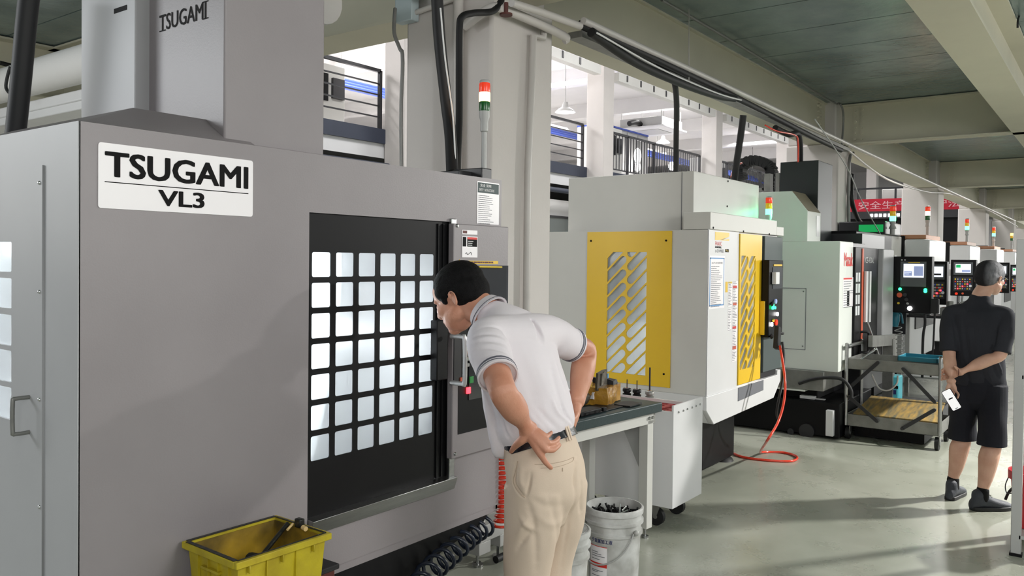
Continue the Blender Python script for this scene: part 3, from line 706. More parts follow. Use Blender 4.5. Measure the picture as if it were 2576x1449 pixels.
# ================================================================ MACHINES
def signal_tower(parent, x, y, z, h, lit, r=.022, pole=.012, seg=.05, base=None, named='signal_tower'):
    """pole, cup, three lenses and cap; a part of its machine, the lenses its sub-parts"""
    hp = h-3*seg-.06
    b = MB(); b.cyl((x, y, z), (x, y, z+hp), pole, n=12); b.lathe((x, y, z+hp-.03), [(pole, 0), (pole*1.5, .005), (r*.75, .05), (r, .07), (r, .095), (0, .095)])
    o = b.build(named, 'plastic_g', parent)
    zz = z+hp+.065
    for nm, mt, lm in (('green_lens', 'lens_g', 'led_gs'), ('yellow_lens', 'lens_y', 'led_y'), ('red_lens', 'lens_r', 'led_o')):
        key = nm[0]; k = lm if key in lit else mt
        b = MB(); b.lathe((x, y, zz), [(0, 0), (r, 0), (r*1.04, .004), (r*1.04, seg-.006), (r, seg), (0, seg)]); b.build(nm, k, o); zz += seg
    b = MB(); b.lathe((x, y, zz), [(r, 0), (r, .008), (r*.8, .014), (0, .014)]); b.build('cap', 'plastic_g', o)
    return o
def bolts(parent, pts, axis, r=.008, name='screw', m='steel'):
    for p in pts:
        b = MB(); d = {'y': Vector((0, -.006, 0)), 'x': Vector((-.006, 0, 0))}[axis]
        b.cyl(Vector(p), Vector(p)+d, r, r*.6, n=8); b.build(name, m, parent)

# ---------- the grey vertical lathe
XF0, XF1, YF = 1.06, 2.89, 2.2
L1 = thing('vertical_lathe', 'large warm grey vertical lathe with black door of small square panes', 'machine', (1.98, 2.9, 0))
dx0, dz0 = xz(773, 1305, YF); dx1, dz1 = xz(1131, 558, YF); dx1 = xz(1126, 1196, YF)[0]
T = frame((0, YF, 0), *AX['front'])
YB = 3.9
panel_out = [(XF0, .55), (XF1, .55), (XF1, 1.985), (XF0, 1.985)]
me = join([plate_mesh(panel_out, [[(dx0, .70), (dx1, .70), (dx1, dz1), (dx0, dz1)]], .006, frame((0, YF+.003, 0), *AX['front']))])
cab = link(me, 'front_panel', 'grey', L1, smooth=False)
b = MB(); b.box(XF0, XF1, YF+.006, YB, 1.965, 1.985); b.box(XF1-.012, XF1, YF+.006, YB, .53, 1.965); b.box(XF0, XF1, YB-.02, YB, .53, 1.965); b.box(XF0, XF1, YF+.006, YB, .52, .55)
b.build('casing', 'grey', L1, smooth=False)
# left side with its windowed door; the light on it is put into lighter grey
wy = [yz(37, 608, XF0), yz(3, 608, XF0)]
SY0 = yz(112, 420, XF0)[0]; SYW = wy[0][0]
holes = []
for ya, yb in ((608, 684), (700, 776), (792, 870), (882, 962), (975, 1056)):
    z1 = yz(37, ya, XF0)[1]; z0 = yz(37, yb, XF0)[1]; holes.append(rrect(-SYW-.16, -SYW, z0, z1, .006, 2))
Tl = frame((XF0, 0, 0), Vector((0, -1, 0)), Vector((0, 0, 1)))
link(plate_mesh([(-YB, .12), (-YF, .12), (-YF, 1.985), (-YB, 1.985)], [[(-3.3, .6), (-SY0-.002, .6), (-SY0-.002, yz(112, 420, XF0)[1]), (-3.3, yz(112, 420, XF0)[1])]], .006, Tl), 'side_panel', 'grey_light', L1, smooth=False)
zt_ = yz(112, 420, XF0)[1]-.004
sd = link(plate_mesh([(-3.32, .59), (-SY0+.006, .59), (-SY0+.006, zt_+.008), (-3.32, zt_+.008)], holes, .008, frame((XF0-.0045, 0, 0), Vector((0, -1, 0)), Vector((0, 0, 1)))), 'side_door', 'grey_light', L1, smooth=False)
b = MB()
b.box(XF0+.012, XF0+.016, SYW-.01, SYW+.18, 1.1, 1.72); b.build('side_panes', 'glass', sd)
p0, p1 = yz(56, 992, XF0), yz(56, 1078, XF0)
b = MB(); y = yz(82, 1000, XF0)[0]
b.tube([(XF0-.002, y, p0[1]), (XF0-.045, y, p0[1]), (XF0-.052, y, p0[1]-.008), (XF0-.052, y, p1[1]+.008), (XF0-.045, y, p1[1]), (XF0-.002, y, p1[1])], .006, smooth=3); b.build('side_handle', 'steel_dull', sd)
for py in (460, 734, 1005, 1275):
    q = at(100, py, X=XF0-.008); b = MB(); b.ball(q, .006, .006, .006); b.build('screw', 'chrome', sd)
# skirt
b = MB(); b.prism([(XF0+.02, .06), (2.4, .06), (2.4, .41), (2.8, .49), (2.86, .55), (XF0+.02, .55)], 'y', YF+.01, YF+.06)
b.box(XF0+.05, 2.38, YF+.06, YB-.1, .02, .52)
b.build('skirt', 'black', L1, bev=.004)
# interior, with its own work lamp
b = MB(); b.box(XF0+.06, XF1-.06, 3.3, 3.32, .6, 1.94); b.box(XF0+.06, XF0+.3, 3.1, 3.3, .6, 1.94)
b.box(XF0+.06, XF1-.06, YF+.06, 3.3, .6, .62); b.box(XF0+.06, XF1-.06, YF+.06, 3.3, 1.92, 1.94); b.box(2.62, 2.64, YF+.06, 3.3, .6, 1.94)
b.build('interior_liner', 'liner', L1, smooth=False)
b = MB(); b.cyl((2.12, 2.8, .62), (2.12, 2.8, .86), .26, n=32); b.cyl((2.12, 2.8, .86), (2.12, 2.8, .92), .2, n=32)
for k in range(3): b.obox((2.12+.1*math.cos(2.1*k), 2.8+.1*math.sin(2.1*k), .95), (.05*math.cos(2.1*k), .05*math.sin(2.1*k), 0), (-.02*math.sin(2.1*k), .02*math.cos(2.1*k), 0), (0, 0, .03))
b.build('chuck', 'steel', L1)
b = MB(); b.box(1.9, 2.3, 3.0, 3.28, 1.3, 1.92); b.build('spindle_head', 'plastic_g', L1, bev=.02)
area('machine_work_lamp', (2.25, 2.42, 1.88), .3, 24, (1, 1, 1), aim=(0, .25, -1), sy=.12)
area('machine_work_lamp', (2.50, 2.75, 1.3), .5, 24, (1, 1, 1), aim=(-1, -.1, 0), sy=.12)
area('machine_work_lamp', (1.45, 2.9, 1.85), .3, 24, (.95, 1, 1), aim=(-.2, 0, -1), sy=.3)
# door with 6 x 7 panes
pxl = at(790, 640, Y=YF).x; pxr = at(1097, 640, Y=YF).x
pzt = at(790, 634, Y=YF).z; pzb = at(790, 1162, Y=YF).z
nw, nh = 6, 7; gx, gz = .024, .020
pw = (pxr-pxl-(nw-1)*gx)/nw; ph = (pzt-pzb-(nh-1)*gz)/nh
holes = [rrect(pxl+i*(pw+gx), pxl+i*(pw+gx)+pw, pzb+j*(ph+gz), pzb+j*(ph+gz)+ph, .007, 3) for i in range(nw) for j in range(nh)]
door = link(plate_mesh([(dx0-.03, .66), (dx1+.03, .66), (dx1+.03, dz1+.03), (dx0-.03, dz1+.03)], holes, .004, frame((0, YF+.012, 0), *AX['front'])), 'sliding_door', 'black', L1, smooth=False)
b = MB(); b.box(pxl-.02, pxr+.02, YF+.026, YF+.032, pzb-.02, pzt+.02); b.build('window_glass', 'glass', door, smooth=False)
b = MB()
for x in (1104, 1116): q = at(x, 850, Y=YF).x; b.box(q-.004, q+.004, YF+.004, YF+.02, .75, dz1-.01)
b.build('door_ribs', 'black', door)
hx = at(1118, 900, Y=2.16).x
b = MB(); b.box(hx-.030, hx+.035, 2.172, YF+.010, 1.15, 1.39); b.build('handle_bracket', 'black', door, bev=.004)
q0 = at(1142, 850, Y=2.168); q1 = at(1159, 960, Y=2.168); b = MB(); b.box(q0.x, q1.x, 2.166, 2.172, q1.z, q0.z); b.build('bracket_plate', 'charcoal', door)
h0 = at(1135, 846, Y=2.15); h1 = at(1135, 962, Y=2.15)
b = MB(); b.tube([h0, h0+Vector((0, -.055, 0)), h0+Vector((0, -.07, -.012)), h1+Vector((0, -.07, .012)), h1+Vector((0, -.055, 0)), h1], .0095, n=14, smooth=5); b.build('handle', 'satin', door)
b = MB(); b.box(dx1-.004, dx1+.03, YF-.012, YF+.004, .73, 1.80); b.build('door_stile', 'steel', L1, bev=.003)
b = MB(); b.prism([(YF-.03, .742), (YF+.03, .748), (YF+.03, .70), (YF-.012, .69)], 'x', dx0+.002, dx1+.03); b.build('door_sill', 'steel', L1, bev=.002)
# name plate
nx0, nz1 = xz(246, 357, YF); nx1, _ = xz(635, 405, YF); nz0 = xz(246, 523, YF)[1]
npz = plate('name_plate', 'label', rrect(nx0, nx1, nz0, nz1, .008, 4), [], .003, frame((0, YF-.0017, 0), *AX['front']), L1)
npz['label'] = 'white rounded name plate'
lx0 = xz(262, 400, YF)[0]; lx1 = xz(623, 450, YF)[0]; lt = xz(262, 379, YF)[1]; lb = xz(262, 444, YF)[1]
text('lettering', 'TSUGAMI', 'ink', lx1-lx0, lt-lb, (lx0, YF-.0036, lb), 'front', npz, .030)
b = MB(); zc = xz(262, 457, YF)[1]; b.box(lx0, lx1, YF-.0042, YF-.003, zc-.0012, zc+.0012); b.build('rule_line', 'ink', npz)
vx0, vz1 = xz(396, 483, YF); vx1 = xz(513, 500, YF)[0]; vz0 = xz(513, 525, YF)[1]
text('model_lettering', 'VL3', 'ink', vx1-vx0, .046, (vx0, YF-.0036, vz0), 'front', npz, .03)
# upper housing
uy = 2.225; UX = at(565, 200, Y=uy).x; UR = at(816, 200, Y=uy).x
b = MB(); b.box(UX, UR, uy, 3.0, 1.985, 3.05); up = b.build('upper_housing', 'grey', L1, bev=.006)

b = MB(); b.box(UX-.05, UX+.1, at(340, 100, X=UX-.05).y, 3.02, 1.985, 3.05); b.build('cable_duct_cover', 'grey_light', up, bev=.004)
s0 = at(286, 30, X=UX-.052); s1 = at(318, 22, X=UX-.052)
b = MB(); b.box(UX-.0515, UX-.049, s1.y, s0.y, s0.z-.006, s0.z+.010); b.build('slot', 'ink', up)
tf = at(335, 271, Z=2.065); tr = at(597, 343, Z=2.065)
b = MB(); b.add([Vector(v) for v in ((XF0+.01, YF+.005, 1.985), (UX+.1, YF+.005, 1.985), (UX+.1, 3.1, 1.985), (XF0+.01, 3.1, 1.985), (tf.x, tf.y, 2.065), (UX+.07, tf.y, 2.065), (UX+.07, 3.1, 2.065), (tf.x, 3.1, 2.065))], [(3, 2, 1, 0), (4, 5, 6, 7), (0, 1, 5, 4), (1, 2, 6, 5), (2, 3, 7, 6), (3, 0, 4, 7)])
b.build('roof_plinth', 'grey', L1)
t0 = at(402, 78, X=UX); t1 = at(519, 52, X=UX); zb_ = at(402, 76, X=UX).z; ztp = at(402, 36, X=UX).z
hh = ztp-zb_; O = Vector((UX-.0012, t0.y, at(519, 50, X=UX).z))
O.z = (zb_+at(519, 50, X=UX).z)/2
W = t0.y-t1.y
lt_ = text('lettering', 'TSUGAMI', 'ink', W, hh, O, 'left', up, .004)
b = MB()
for fr, wd in ((.066, .018), (.984, .016)):
    y = t0.y-W*fr
    for z in ([O.z] if fr < .5 else [O.z, O.z+hh]): b.box(UX-.002, UX-.0005, y-wd, y+wd, z-.0015, z+.0015)
b.build('letter_serifs', 'ink', up)
# roof fittings
b = MB(); b.box(2.72, 2.86, 2.3, 2.5, 1.985, 2.02); b.box(2.90-.1, 2.94-.07, 2.24, 2.44, 1.985, 2.035); b.build('roof_gland', 'charcoal', L1, bev=.004)
st = at(1217, 455, Y=2.32)
signal_tower(L1, st.x, 2.32, 1.985, 2.425-1.985, 'y', r=.024, pole=.012, seg=.042)
# safety notice
ax0, az1 = xz(1200, 455, YF); ax1 = xz(1255, 460, YF)[0]; az0 = xz(1255, 566, YF)[1]
an = plate('safety_notice', 'label', rrect(ax0, ax1, az0, az1, .003, 3), [], .002, frame((0, YF-.001, 0), *AX['front']), L1)
b = MB(); b.box(ax0+.004, ax1-.004, YF-.0030, YF-.0019, az1-.048, az1-.005); b.build('notice_header', 'green_dark', an)
text('notice_lettering', '安全 说明', 'ink_white', .075, .013, (ax0+.018, YF-.0034, az1-.023), 'front', an, .02)
text('notice_lettering', 'SAFETY  INSTRUCTIONS', 'ink_white', .105, .011, (ax0+.009, YF-.0034, az1-.041), 'front', an, .02)
lines(MB(), (ax0+.008, YF-.002, 0), 'front', .105, [az1-.06-.0085*k for k in range(22)], .0022, 4, .6).build('notice_print', 'ink_grey', an)
# control box
cx0, cz1 = xz(1142, 562, YF-.03); cx1 = 2.905; cz0 = .82
YC = YF-.03
b = MB(); b.box(cx0, cx1, YC, YF+.0, cz0, cz1); cb = b.build('control_box', 'grey', L1, bev=.004)
b = MB(); b.box(cx0+.036, cx1-.03, YC-.002, YC+.002, at(1156, 1092, Y=YC).z, 1.58); kp = b.build('keypad_panel', 'black', cb)
kx = cx0+.045
for k, (px, py, mt, s) in enumerate(((1177, 982, 'led_r', .013), (1160, 956, 'orange', .012), (1184, 955, 'btn_g', .014), (1178, 887, 'led_o', .004), (1176, 903, 'plastic_g', .007), (1190, 903, 'plastic_g', .007), (1176, 918, 'plastic_g', .007), (1190, 916, 'plastic_g', .007))):
    q = at(px, py, Y=YC-.002)
    b = MB(); b.box(q.x-s*.9, q.x+s*.9, YC-.009, YC-.001, q.z-s, q.z+s); b.build('push_button', mt, kp, bev=.002)
b = MB(); q0 = at(1205, 668, Y=YC-.004); b.box(cx0+.1, cx1-.006, YC-.005, YC-.003, 1.05, q0.z); b.build('clear_pocket', 'vinyl', cb)
def sticker(n, x0, y0, x1, y1, m='label'):
    a, c = xz(x0, y0, YC), xz(x1, y1, YC); b = MB(); b.box(a[0], c[0], YC-.0022, YC, c[1], a[1]); return b.build(n, m, cb), a, c
s, a, c = sticker('label_sticker', 1162, 578, 1200, 591)
b = MB(); b.box(a[0]+.004, a[0]+.03, YC-.003, YC-.002, c[1]+.004, a[1]-.003); b.build('logo_patch', 'maroon', s)
s, a, c = sticker('label_sticker', 1162, 594, 1200, 648)
b = MB(); b.box(a[0]+.003, a[0]+.025, YC-.003, YC-.002, a[1]-.042, a[1]-.003); b.box(a[0]+.032, c[0]-.004, YC-.003, YC-.002, a[1]-.042, a[1]-.003); b.build('logo_patch', 'ink', s)
b = MB(); b.box(a[0]+.032, c[0]-.004, YC-.0034, YC-.0028, a[1]-.012, a[1]-.003); b.build('red_band', 'ink_red', s)
lines(MB(), (a[0]+.036, YC-.0026, 0), 'front', .035, [a[1]-.02, a[1]-.028, a[1]-.036], .003, 2, .5).build('white_print', 'ink_white', s)
b = MB(); b.tube([(a[0]+.02, YC-.003, c[1]+.014), (a[0]+.028, YC-.003, c[1]+.02), (a[0]+.033, YC-.003, c[1]+.012), (a[0]+.045, YC-.003, c[1]+.016), (a[0]+.055, YC-.003, c[1]+.022), (a[0]+.062, YC-.003, c[1]+.010)], .0009, n=5, smooth=3); b.build('handwriting', 'ink', s)
s, a, c = sticker('yellow_sticker', 1172, 656, 1252, 664, 'yellow')
lines(MB(), (a[0]+.006, YC-.0024, 0), 'front', (c[0]-a[0])*.85, [(a[1]+c[1])/2], .007, 3, .95).build('red_print', 'maroon', s)
b = MB(); q = at(1155, 657, Y=YC); b.prism([(q.x-.008, q.z-.009), (q.x+.008, q.z-.009), (q.x, q.z+.007)], 'y', YC-.003, YC); b.build('warning_triangle', 'yellow', cb)
bolts(cb, [(at(1150, 568, Y=YC).x, YC, at(1150, 568, Y=YC).z), (cx0+.02, YC, cz0+.02)], 'y')
pen = MB(); a = at(1205, 671, Y=YC-.012); c = at(1262, 672, Y=YC-.012); pen.cyl(a, c, .004, n=8)
tag(pen.build('pencil', 'btn_y'), 'yellow pencil lying in the clear pocket of the grey lathe control box', 'pencil')
# coiled air lines
def coil(pts, R, turns, r, up=None):
    C = catmull([Vector(p) for p in pts], 24); L = [0]
    for i in range(1, len(C)): L.append(L[-1]+(C[i]-C[i-1]).length)
    out = []; N = turns*16; j = 0
    for k in range(N+1):
        s = L[-1]*k/N
        while j < len(L)-2 and L[j+1] < s: j += 1
        f = (s-L[j])/max(1e-6, L[j+1]-L[j]); p = C[j].lerp(C[j+1], min(1, f)); d = (C[j+1]-C[j]).normalized()
        a = (Vector((0, 1, 0))-d*d.y).normalized() if abs(d.y) < .9 else d.orthogonal().normalized(); bb = d.cross(a)
        t = 2*math.pi*k/16; rr = R(k/N) if callable(R) else R
        out.append(p+a*rr*math.cos(t)+bb*rr*math.sin(t))
    b = MB(); b.tube(out, r, n=8); return b
c1 = [at(1266, 1130, Y=2.2), at(1266, 1200, Y=2.2), at(1267, 1270, Y=2.2), at(1264, 1325, Y=2.2)]
tag(coil(c1, lambda f: .027 if f < .75 else .027+.06*(f-.75), 16, .0066).build('coiled_hose', 'coilred'), 'red coiled air hose hanging at the right end of the grey lathe', 'hose')
c2 = [at(1225, 1318, Y=2.25), at(1185, 1345, Y=2.22), at(1130, 1395, Y=2.18), at(1080, 1440, Y=2.14), at(1040, 1500, Y=2.1)]
tag(coil(c2, .045, 11, .008).build('coiled_hose', 'coilnavy'), 'dark navy coiled hose drooping below the skirt of the grey lathe', 'hose')

# ---------- yellow and white machining centre
def slots(x0, x1, z0, z1, flip=1):
    """two columns of slanted round-ended slots clipped to a rectangle"""
    out = []; W = x1-x0; cw = W/2; ang = math.radians(44)
    ca, sa = math.cos(ang), math.sin(ang); hw = .0305; pit = .1035
    def clip(poly):
        def cl(poly, f, inter):
            r = []
            for i in range(len(poly)):
                a, b = poly[i-1], poly[i]
                if f(b):
                    if not f(a): r.append(inter(a, b))
                    r.append(b)
                elif f(a): r.append(inter(a, b))
            return r
        def ix(v): return lambda a, b: (v, a[1]+(b[1]-a[1])*(v-a[0])/(b[0]-a[0]))
        def iz(v): return lambda a, b: (a[0]+(b[0]-a[0])*(v-a[1])/(b[1]-a[1]), v)
        for f, g in ((lambda p: p[0] >= x0, ix(x0)), (lambda p: p[0] <= x1, ix(x1)), (lambda p: p[1] >= z0, iz(z0)), (lambda p: p[1] <= z1, iz(z1))):
            if poly: poly = cl(poly, f, g)
        return poly
    for colm in (0, 1):
        xi = x0+cw*colm
        for k in range(-4, 14):
            zc = z0+pit*(k+.5*colm+.2)
            if colm == 0: ax, bx = xi-.12, xi+cw*.94
            else: ax, bx = xi+cw*.06, xi+cw+.12
            # centre line from (ax) to (bx), slope tan(ang)
            a = (ax+hw*ca if colm else ax, 0); lo = (a[0], zc+(a[0]-xi)*math.tan(ang)); bb = bx-hw*ca if not colm else bx
            hi = (bb, zc+(bb-xi)*math.tan(ang)); poly = []
            for i in range(7):
                t = ang-math.pi/2+math.pi*i/6; poly.append((hi[0]+hw*math.cos(t), hi[1]+hw*math.sin(t)))
            for i in range(7):
                t = ang+math.pi/2+math.pi*i/6; poly.append((lo[0]+hw*math.cos(t), lo[1]+hw*math.sin(t)))
            q = clip(poly)
            if len(q) >= 3:
                ar = abs(sum(q[i-1][0]*q[i][1]-q[i][0]*q[i-1][1] for i in range(len(q))))/2
                if ar > .0006:
                    cl2 = [q[0]]
                    for p in q[1:]:
                        if math.dist(p, cl2[-1]) > 1e-4: cl2.append(p)
                    if math.dist(cl2[0], cl2[-1]) < 1e-4: cl2.pop()
                    out.append(cl2)
    return out
FX0, FX1, FY, FYB = 5.63, 7.14, 2.4, 4.05
L2 = thing('machining_center', 'white machining centre with yellow slotted side panel and yellow front door', 'machine', (6.4, 3.2, 0))
# side wall (faces -X) with its yellow panel
sy = {k: at(x, y, X=FX0).y for k, x, y in (('ya', 1690, 700), ('yb', 1478, 700), ('sa', 1628, 700), ('sb', 1529, 700))}
sz1 = at(1528, 634, X=FX0).z; sz0 = at(1625, 945, X=FX0).z
wall_holes = [[(-sy['sb']-.0, sz0), (-sy['sa'], sz0), (-sy['sa'], sz1), (-sy['sb'], sz1)]]
Ts = frame((FX0+.004, 0, 0), Vector((0, -1, 0)), Vector((0, 0, 1)))
link(plate_mesh([(-FYB, .66), (-FY, .66), (-FY, 1.87), (-FYB, 1.87)], wall_holes, .006, Ts), 'side_wall', 'offwhite', L2, smooth=False)
yp = link(plate_mesh([(-sy['yb'], .695), (-sy['ya'], .695), (-sy['ya'], 1.866), (-sy['yb'], 1.866)], slots(-sy['sb'], -sy['sa'], sz0, sz1), .008, frame((FX0-.006, 0, 0), Vector((0, -1, 0)), Vector((0, 0, 1)))), 'side_panel', 'yellow', L2, smooth=False)
yp['label'] = 'yellow side panel with slanted slots'
b = MB(); b.box(FX0+.012, FX0+.016, sy['sa']-.02, sy['sb']+.02, sz0-.02, sz1+.02); b.build('side_glass', 'glass', L2, smooth=False)
for px, py in ((1487, 606), (1676, 605), (1670, 941)):
    q = at(px, py, X=FX0-.01); b = MB(); b.cyl(q, q+Vector((-.004, 0, 0)), .008, n=8); b.build('screw', 'ink', yp)
# front wall (faces -Y)
dxa = xz(1858, 700, FY)[0]; dxb = xz(1913, 700, FY)[0]; dzt = 1.862; dzb = .675
link(plate_mesh([(FX0, .66), (dxa, .66), (dxa, 1.876), (FX0, 1.876)], [], .006, frame((0, FY+.003, 0), *AX['front'])), 'front_wall', 'white', L2, smooth=False)
fsx0, fsx1 = xz(1862, 650, FY)[0], xz(1898, 650, FY)[0]
fd = link(plate_mesh([(dxa, dzb), (dxb, dzb), (dxb, dzt), (dxa, dzt)], slots(fsx0, fsx1, xz(1862, 930, FY)[1], xz(1862, 643, FY)[1]), .012, frame((0, FY-.004, 0), *AX['front'])), 'front_door', 'yellow', L2, smooth=False)
fd['label'] = 'yellow front door with slanted slots'
b = MB(); b.box(fsx0-.02, fsx1+.02, FY+.008, FY+.012, .72, 1.72); b.build('front_glass', 'glass', fd, smooth=False)
b = MB(); b.box(dxb-.035, dxb+.005, FY-.05, FY-.01, 1.04, 1.32); b.build('door_handle', 'yellow', fd, bev=.004)
b = MB(); b.box(dxb, FX1-.02, FY-.001, FY+.01, .67, 1.86); b.box(FX0+.02, FX1-.02, FYB-.02, FYB, .5, 1.86); b.box(FX1-.02, FX1, FY+.02, FYB, .5, 1.86); b.build('casing', 'charcoal', L2, smooth=False)
b = MB(); b.box(FX0+.006, FX1, FY+.01, FYB, 1.85, 1.872); b.build('roof', 'offwhite', L2, smooth=False)
b = MB(); b.box(FX0+.02, FX1-.3, 3.35, 3.37, .68, 1.84); b.box(FX1-.35, FX1-.33, FY+.03, 3.35, .68, 1.84); b.box(FX0+.02, FX1-.3, FY+.03, 3.35, .67, .69); b.box(FX0+.3, FX0+.75, 2.9, 3.3, 1.15, 1.8); b.build('interior_liner', 'liner', L2, smooth=False)
area('machine_work_lamp', (6.3, 2.9, 1.8), .4, 9, (1, 1, .97), aim=(0, 0, -1), sy=.2)
area('machine_work_lamp', (6.0, 2.6, 1.2), .3, 4, (1, 1, .97), aim=(1, .2, -.2), sy=.2)
# top box, lintel
b = MB(); b.box(5.81, 7.2, 2.6, 3.72, 1.872, 2.325); tb = b.build('top_box', 'offwhite', L2, bev=.004)
b = MB(); q = at(1715, 500, X=5.81).y; b.box(5.806, 5.812, q-.002, q+.002, 1.88, 2.32); b.build('seam', 'ink_grey', tb)
b = MB(); b.box(FX0+.0, FX1-.08, FY-.014, 2.6, 1.874, 2.0); b.box(FX1-.08, FX1+.1, FY-.014, 2.5, 1.874, 1.95); ltl = b.build('lintel', 'offwhite', L2, bev=.004)
for px, py, Y in ((1794, 573, FY-.014), (1870, 582, FY-.014), (1935, 589, FY-.014), (1829, 519, 2.6), (1831, 456, 2.6)):
    q = at(px, py, Y=Y); b = MB(); b.cyl(q, q+Vector((0, -.004, 0)), .008, n=8); b.build('screw', 'ink', ltl if Y < 2.5 else tb)
# hull below the seam
b = MB()
b.prism([(FX0-.02, .66), (FX0-.02, .56), (FX0+.12, .44), (7.05, .47), (7.22, .60), (7.22, .70), (FX1, .70), (FX1, .66)], 'y', FY-.012, FY+.03)
b.prism([(FX0+.12, .44), (FX0-.02, .56), (FX0-.02, .66), (7.2, .66), (7.2, .60), (7.05, .47)], 'y', FY+.03, FYB)
b.build('lower_hull', 'white', L2, bev=.004)
b = MB(); a = xz(1857, 975, FY-.014); c = xz(1920, 972, FY-.014); b.prism([(a[0], .655), (c[0], .655), (c[0], .57), (a[0], .55)], 'y', FY-.016, FY-.012); b.build('grey_plate', 'ink_grey', L2)
b = MB(); b.box(5.72, 6.60, 2.56, 3.9, .03, .5); b.build('base', 'black', L2, bev=.01)
for x, y in ((6.5, 2.62), (5.8, 2.62)):
    b = MB(); b.lathe((x, y, 0), [(0, 0), (.09, 0), (.08, .02), (.03, .035), (.03, .06), (0, .06)], 20); b.build('foot', 'black_soft', L2)
# machine logo, notice, labels
a = xz(1799, 583, FY); c = xz(1834, 606, FY)
b = MB(); b.box(a[0], c[0], FY-.0014, FY, c[1], a[1]); lg = b.build('logo_patch', 'yellow', L2)
b = MB()
for k in range(4):
    x = a[0]+.04+k*.018; b.add([Vector((x, FY-.0018, c[1])), Vector((x+.006, FY-.0018, c[1])), Vector((c[0]-.0, FY-.0018, c[1]+.014+k*.005)), Vector((c[0], FY-.0018, c[1]+.018+k*.005))], [(0, 1, 2, 3)])
b.build('logo_rays', 'ink_white', lg)
q = xz(1799, 616, FY); text('lettering', 'FANUC', 'ink_red', xz(1816, 600, FY)[0]-q[0], .030, (q[0], FY-.001, q[1]-.004), 'front', L2)
q = xz(1799, 624, FY); text('lettering', 'ROBODRILL', 'ink', xz(1815, 600, FY)[0]-q[0], .014, (q[0], FY-.001, q[1]), 'front', L2, .02)
q = xz(1799, 635, FY); text('lettering', 'α-D14MiB5', 'ink_grey', xz(1821, 600, FY)[0]-q[0], .024, (q[0], FY-.001, q[1]), 'front', L2)
q = xz(1824, 635, FY); b = MB(); b.box(q[0], q[0]+.07, FY-.0014, FY, q[1]+.002, q[1]+.025); pl = b.build('plus_badge', 'ink', L2); text('lettering', 'Plus', 'btn_y', .05, .014, (q[0]+.01, FY-.002, q[1]+.007), 'front', pl)
a = xz(1784, 643, FY); c = xz(1821, 780, FY); nt_ = MB(); nt_.box(a[0], c[0], FY-.002, FY, xz(1784, 778, FY)[1], a[1]); ntc = nt_.build('paper_notice', 'label', L2)
zlo = xz(1784, 778, FY)[1]
b = MB(); w = c[0]-a[0]; b1 = .012
for x0, x1, z0, z1 in ((a[0]+.01, c[0]-.01, a[1]-.022, a[1]-.014), (a[0]+.01, c[0]-.01, zlo+.02, zlo+.028), (a[0]+.01, a[0]+.02, zlo+.02, a[1]-.014), (c[0]-.02, c[0]-.01, zlo+.02, a[1]-.014)): b.box(x0, x1, FY-.003, FY-.002, z0, z1)
b.build('blue_border', 'ink_blue', ntc)
text('notice_title', '加工中心安全操作规程', 'ink_grey', w*.7, .016, (a[0]+w*.15, FY-.0026, a[1]-.06), 'front', ntc)
lines(MB(), (a[0]+.035, FY-.0024, 0), 'front', w-.07, [a[1]-.08-.014*k for k in range(22)], .004, 9, .4).build('notice_print', 'ink_grey', ntc)
def strip(px0, py0, px1, py1, m, nm='warning_label'):
    a = xz(px0, py0, FY); c = xz(px1, py1, FY); b = MB(); b.box(a[0], c[0], FY-.0016, FY, c[1], a[1]); return b.build(nm, m, L2), a, c
strip(1825, 709, 1830, 735, 'yellow')
for px0, py0, px1, py1 in ((1832, 709, 1841, 771), (1831, 777, 1839, 832), (1843, 707, 1854, 835), (1842, 838, 1852, 908)):
    s, a, c = strip(px0, py0, px1, py1, 'label'); n = int((a[1]-c[1])/.012)
    lines(MB(), (a[0]+.004, FY-.0018, 0), 'front', (c[0]-a[0])*.85, [a[1]-.008-.012*k for k in range(n)], .004, px0, .5).build('print', 'ink_grey', s)
for px0, py0, px1, py1, m in ((1832, 709, 1841, 713, 'btn_y'), (1843, 719, 1853, 725, 'ink_red'), (1843, 762, 1852, 768, 'orange'), (1842, 821, 1851, 827, 'ink_red'), (1842, 871, 1851, 878, 'orange')):
    a = xz(px0, py0, FY); c = xz(px1, py1, FY); b = MB(); b.box(a[0], c[0], FY-.0026, FY-.0016, c[1], a[1]); b.build('hazard_band', m, L2)
# operator panel on the right end
ox0, ox1 = xz(1926, 700, FY-.05)[0], xz(1961, 700, FY-.05)[0]
b = MB(); b.box(dxb+.04, FX1+.06, FY-.02, FY+.02, .72, 1.86); b.build('panel_column', mat('slate_column', (74, 84, 84), .5), L2, bev=.004)
b = MB(); b.box(ox0, ox1, FY-.08, FY-.02, 1.02, 1.66); op = b.build('operator_panel', 'black', L2, bev=.005)
b = MB(); b.box(ox0+.08, ox1-.03, FY-.084, FY-.079, 1.42, 1.6); b.build('dark_screen', mat('off_screen', (78, 80, 84), .15), op)
b = MB(); b.box(ox0+.05, ox0+.14, FY-.12, FY-.084, 1.46, 1.56); b.build('white_pendant', 'white', op, bev=.004)
b = MB(); b.box(ox0+.1, ox1-.04, FY-.085, FY-.08, 1.61, 1.625); b.build('yellow_line', 'yellow', op)
for px, py, m, r in ((1950, 758, 'screen_b', .02), (1943, 768, 'led_g', .014), (1948, 774, 'led_g', .012), (1942, 775, 'led_g', .012), (1954, 790, 'led_w', .016), (1940, 816, 'led_w', .018), (1951, 811, 'lens_r', .026), (1944, 806, 'btn_y', .012)):
    q = at(px, py, Y=FY-.085); b = MB(); b.cyl(q, q+Vector((0, -.012, 0)), r, n=12); b.build('push_button', m, op)
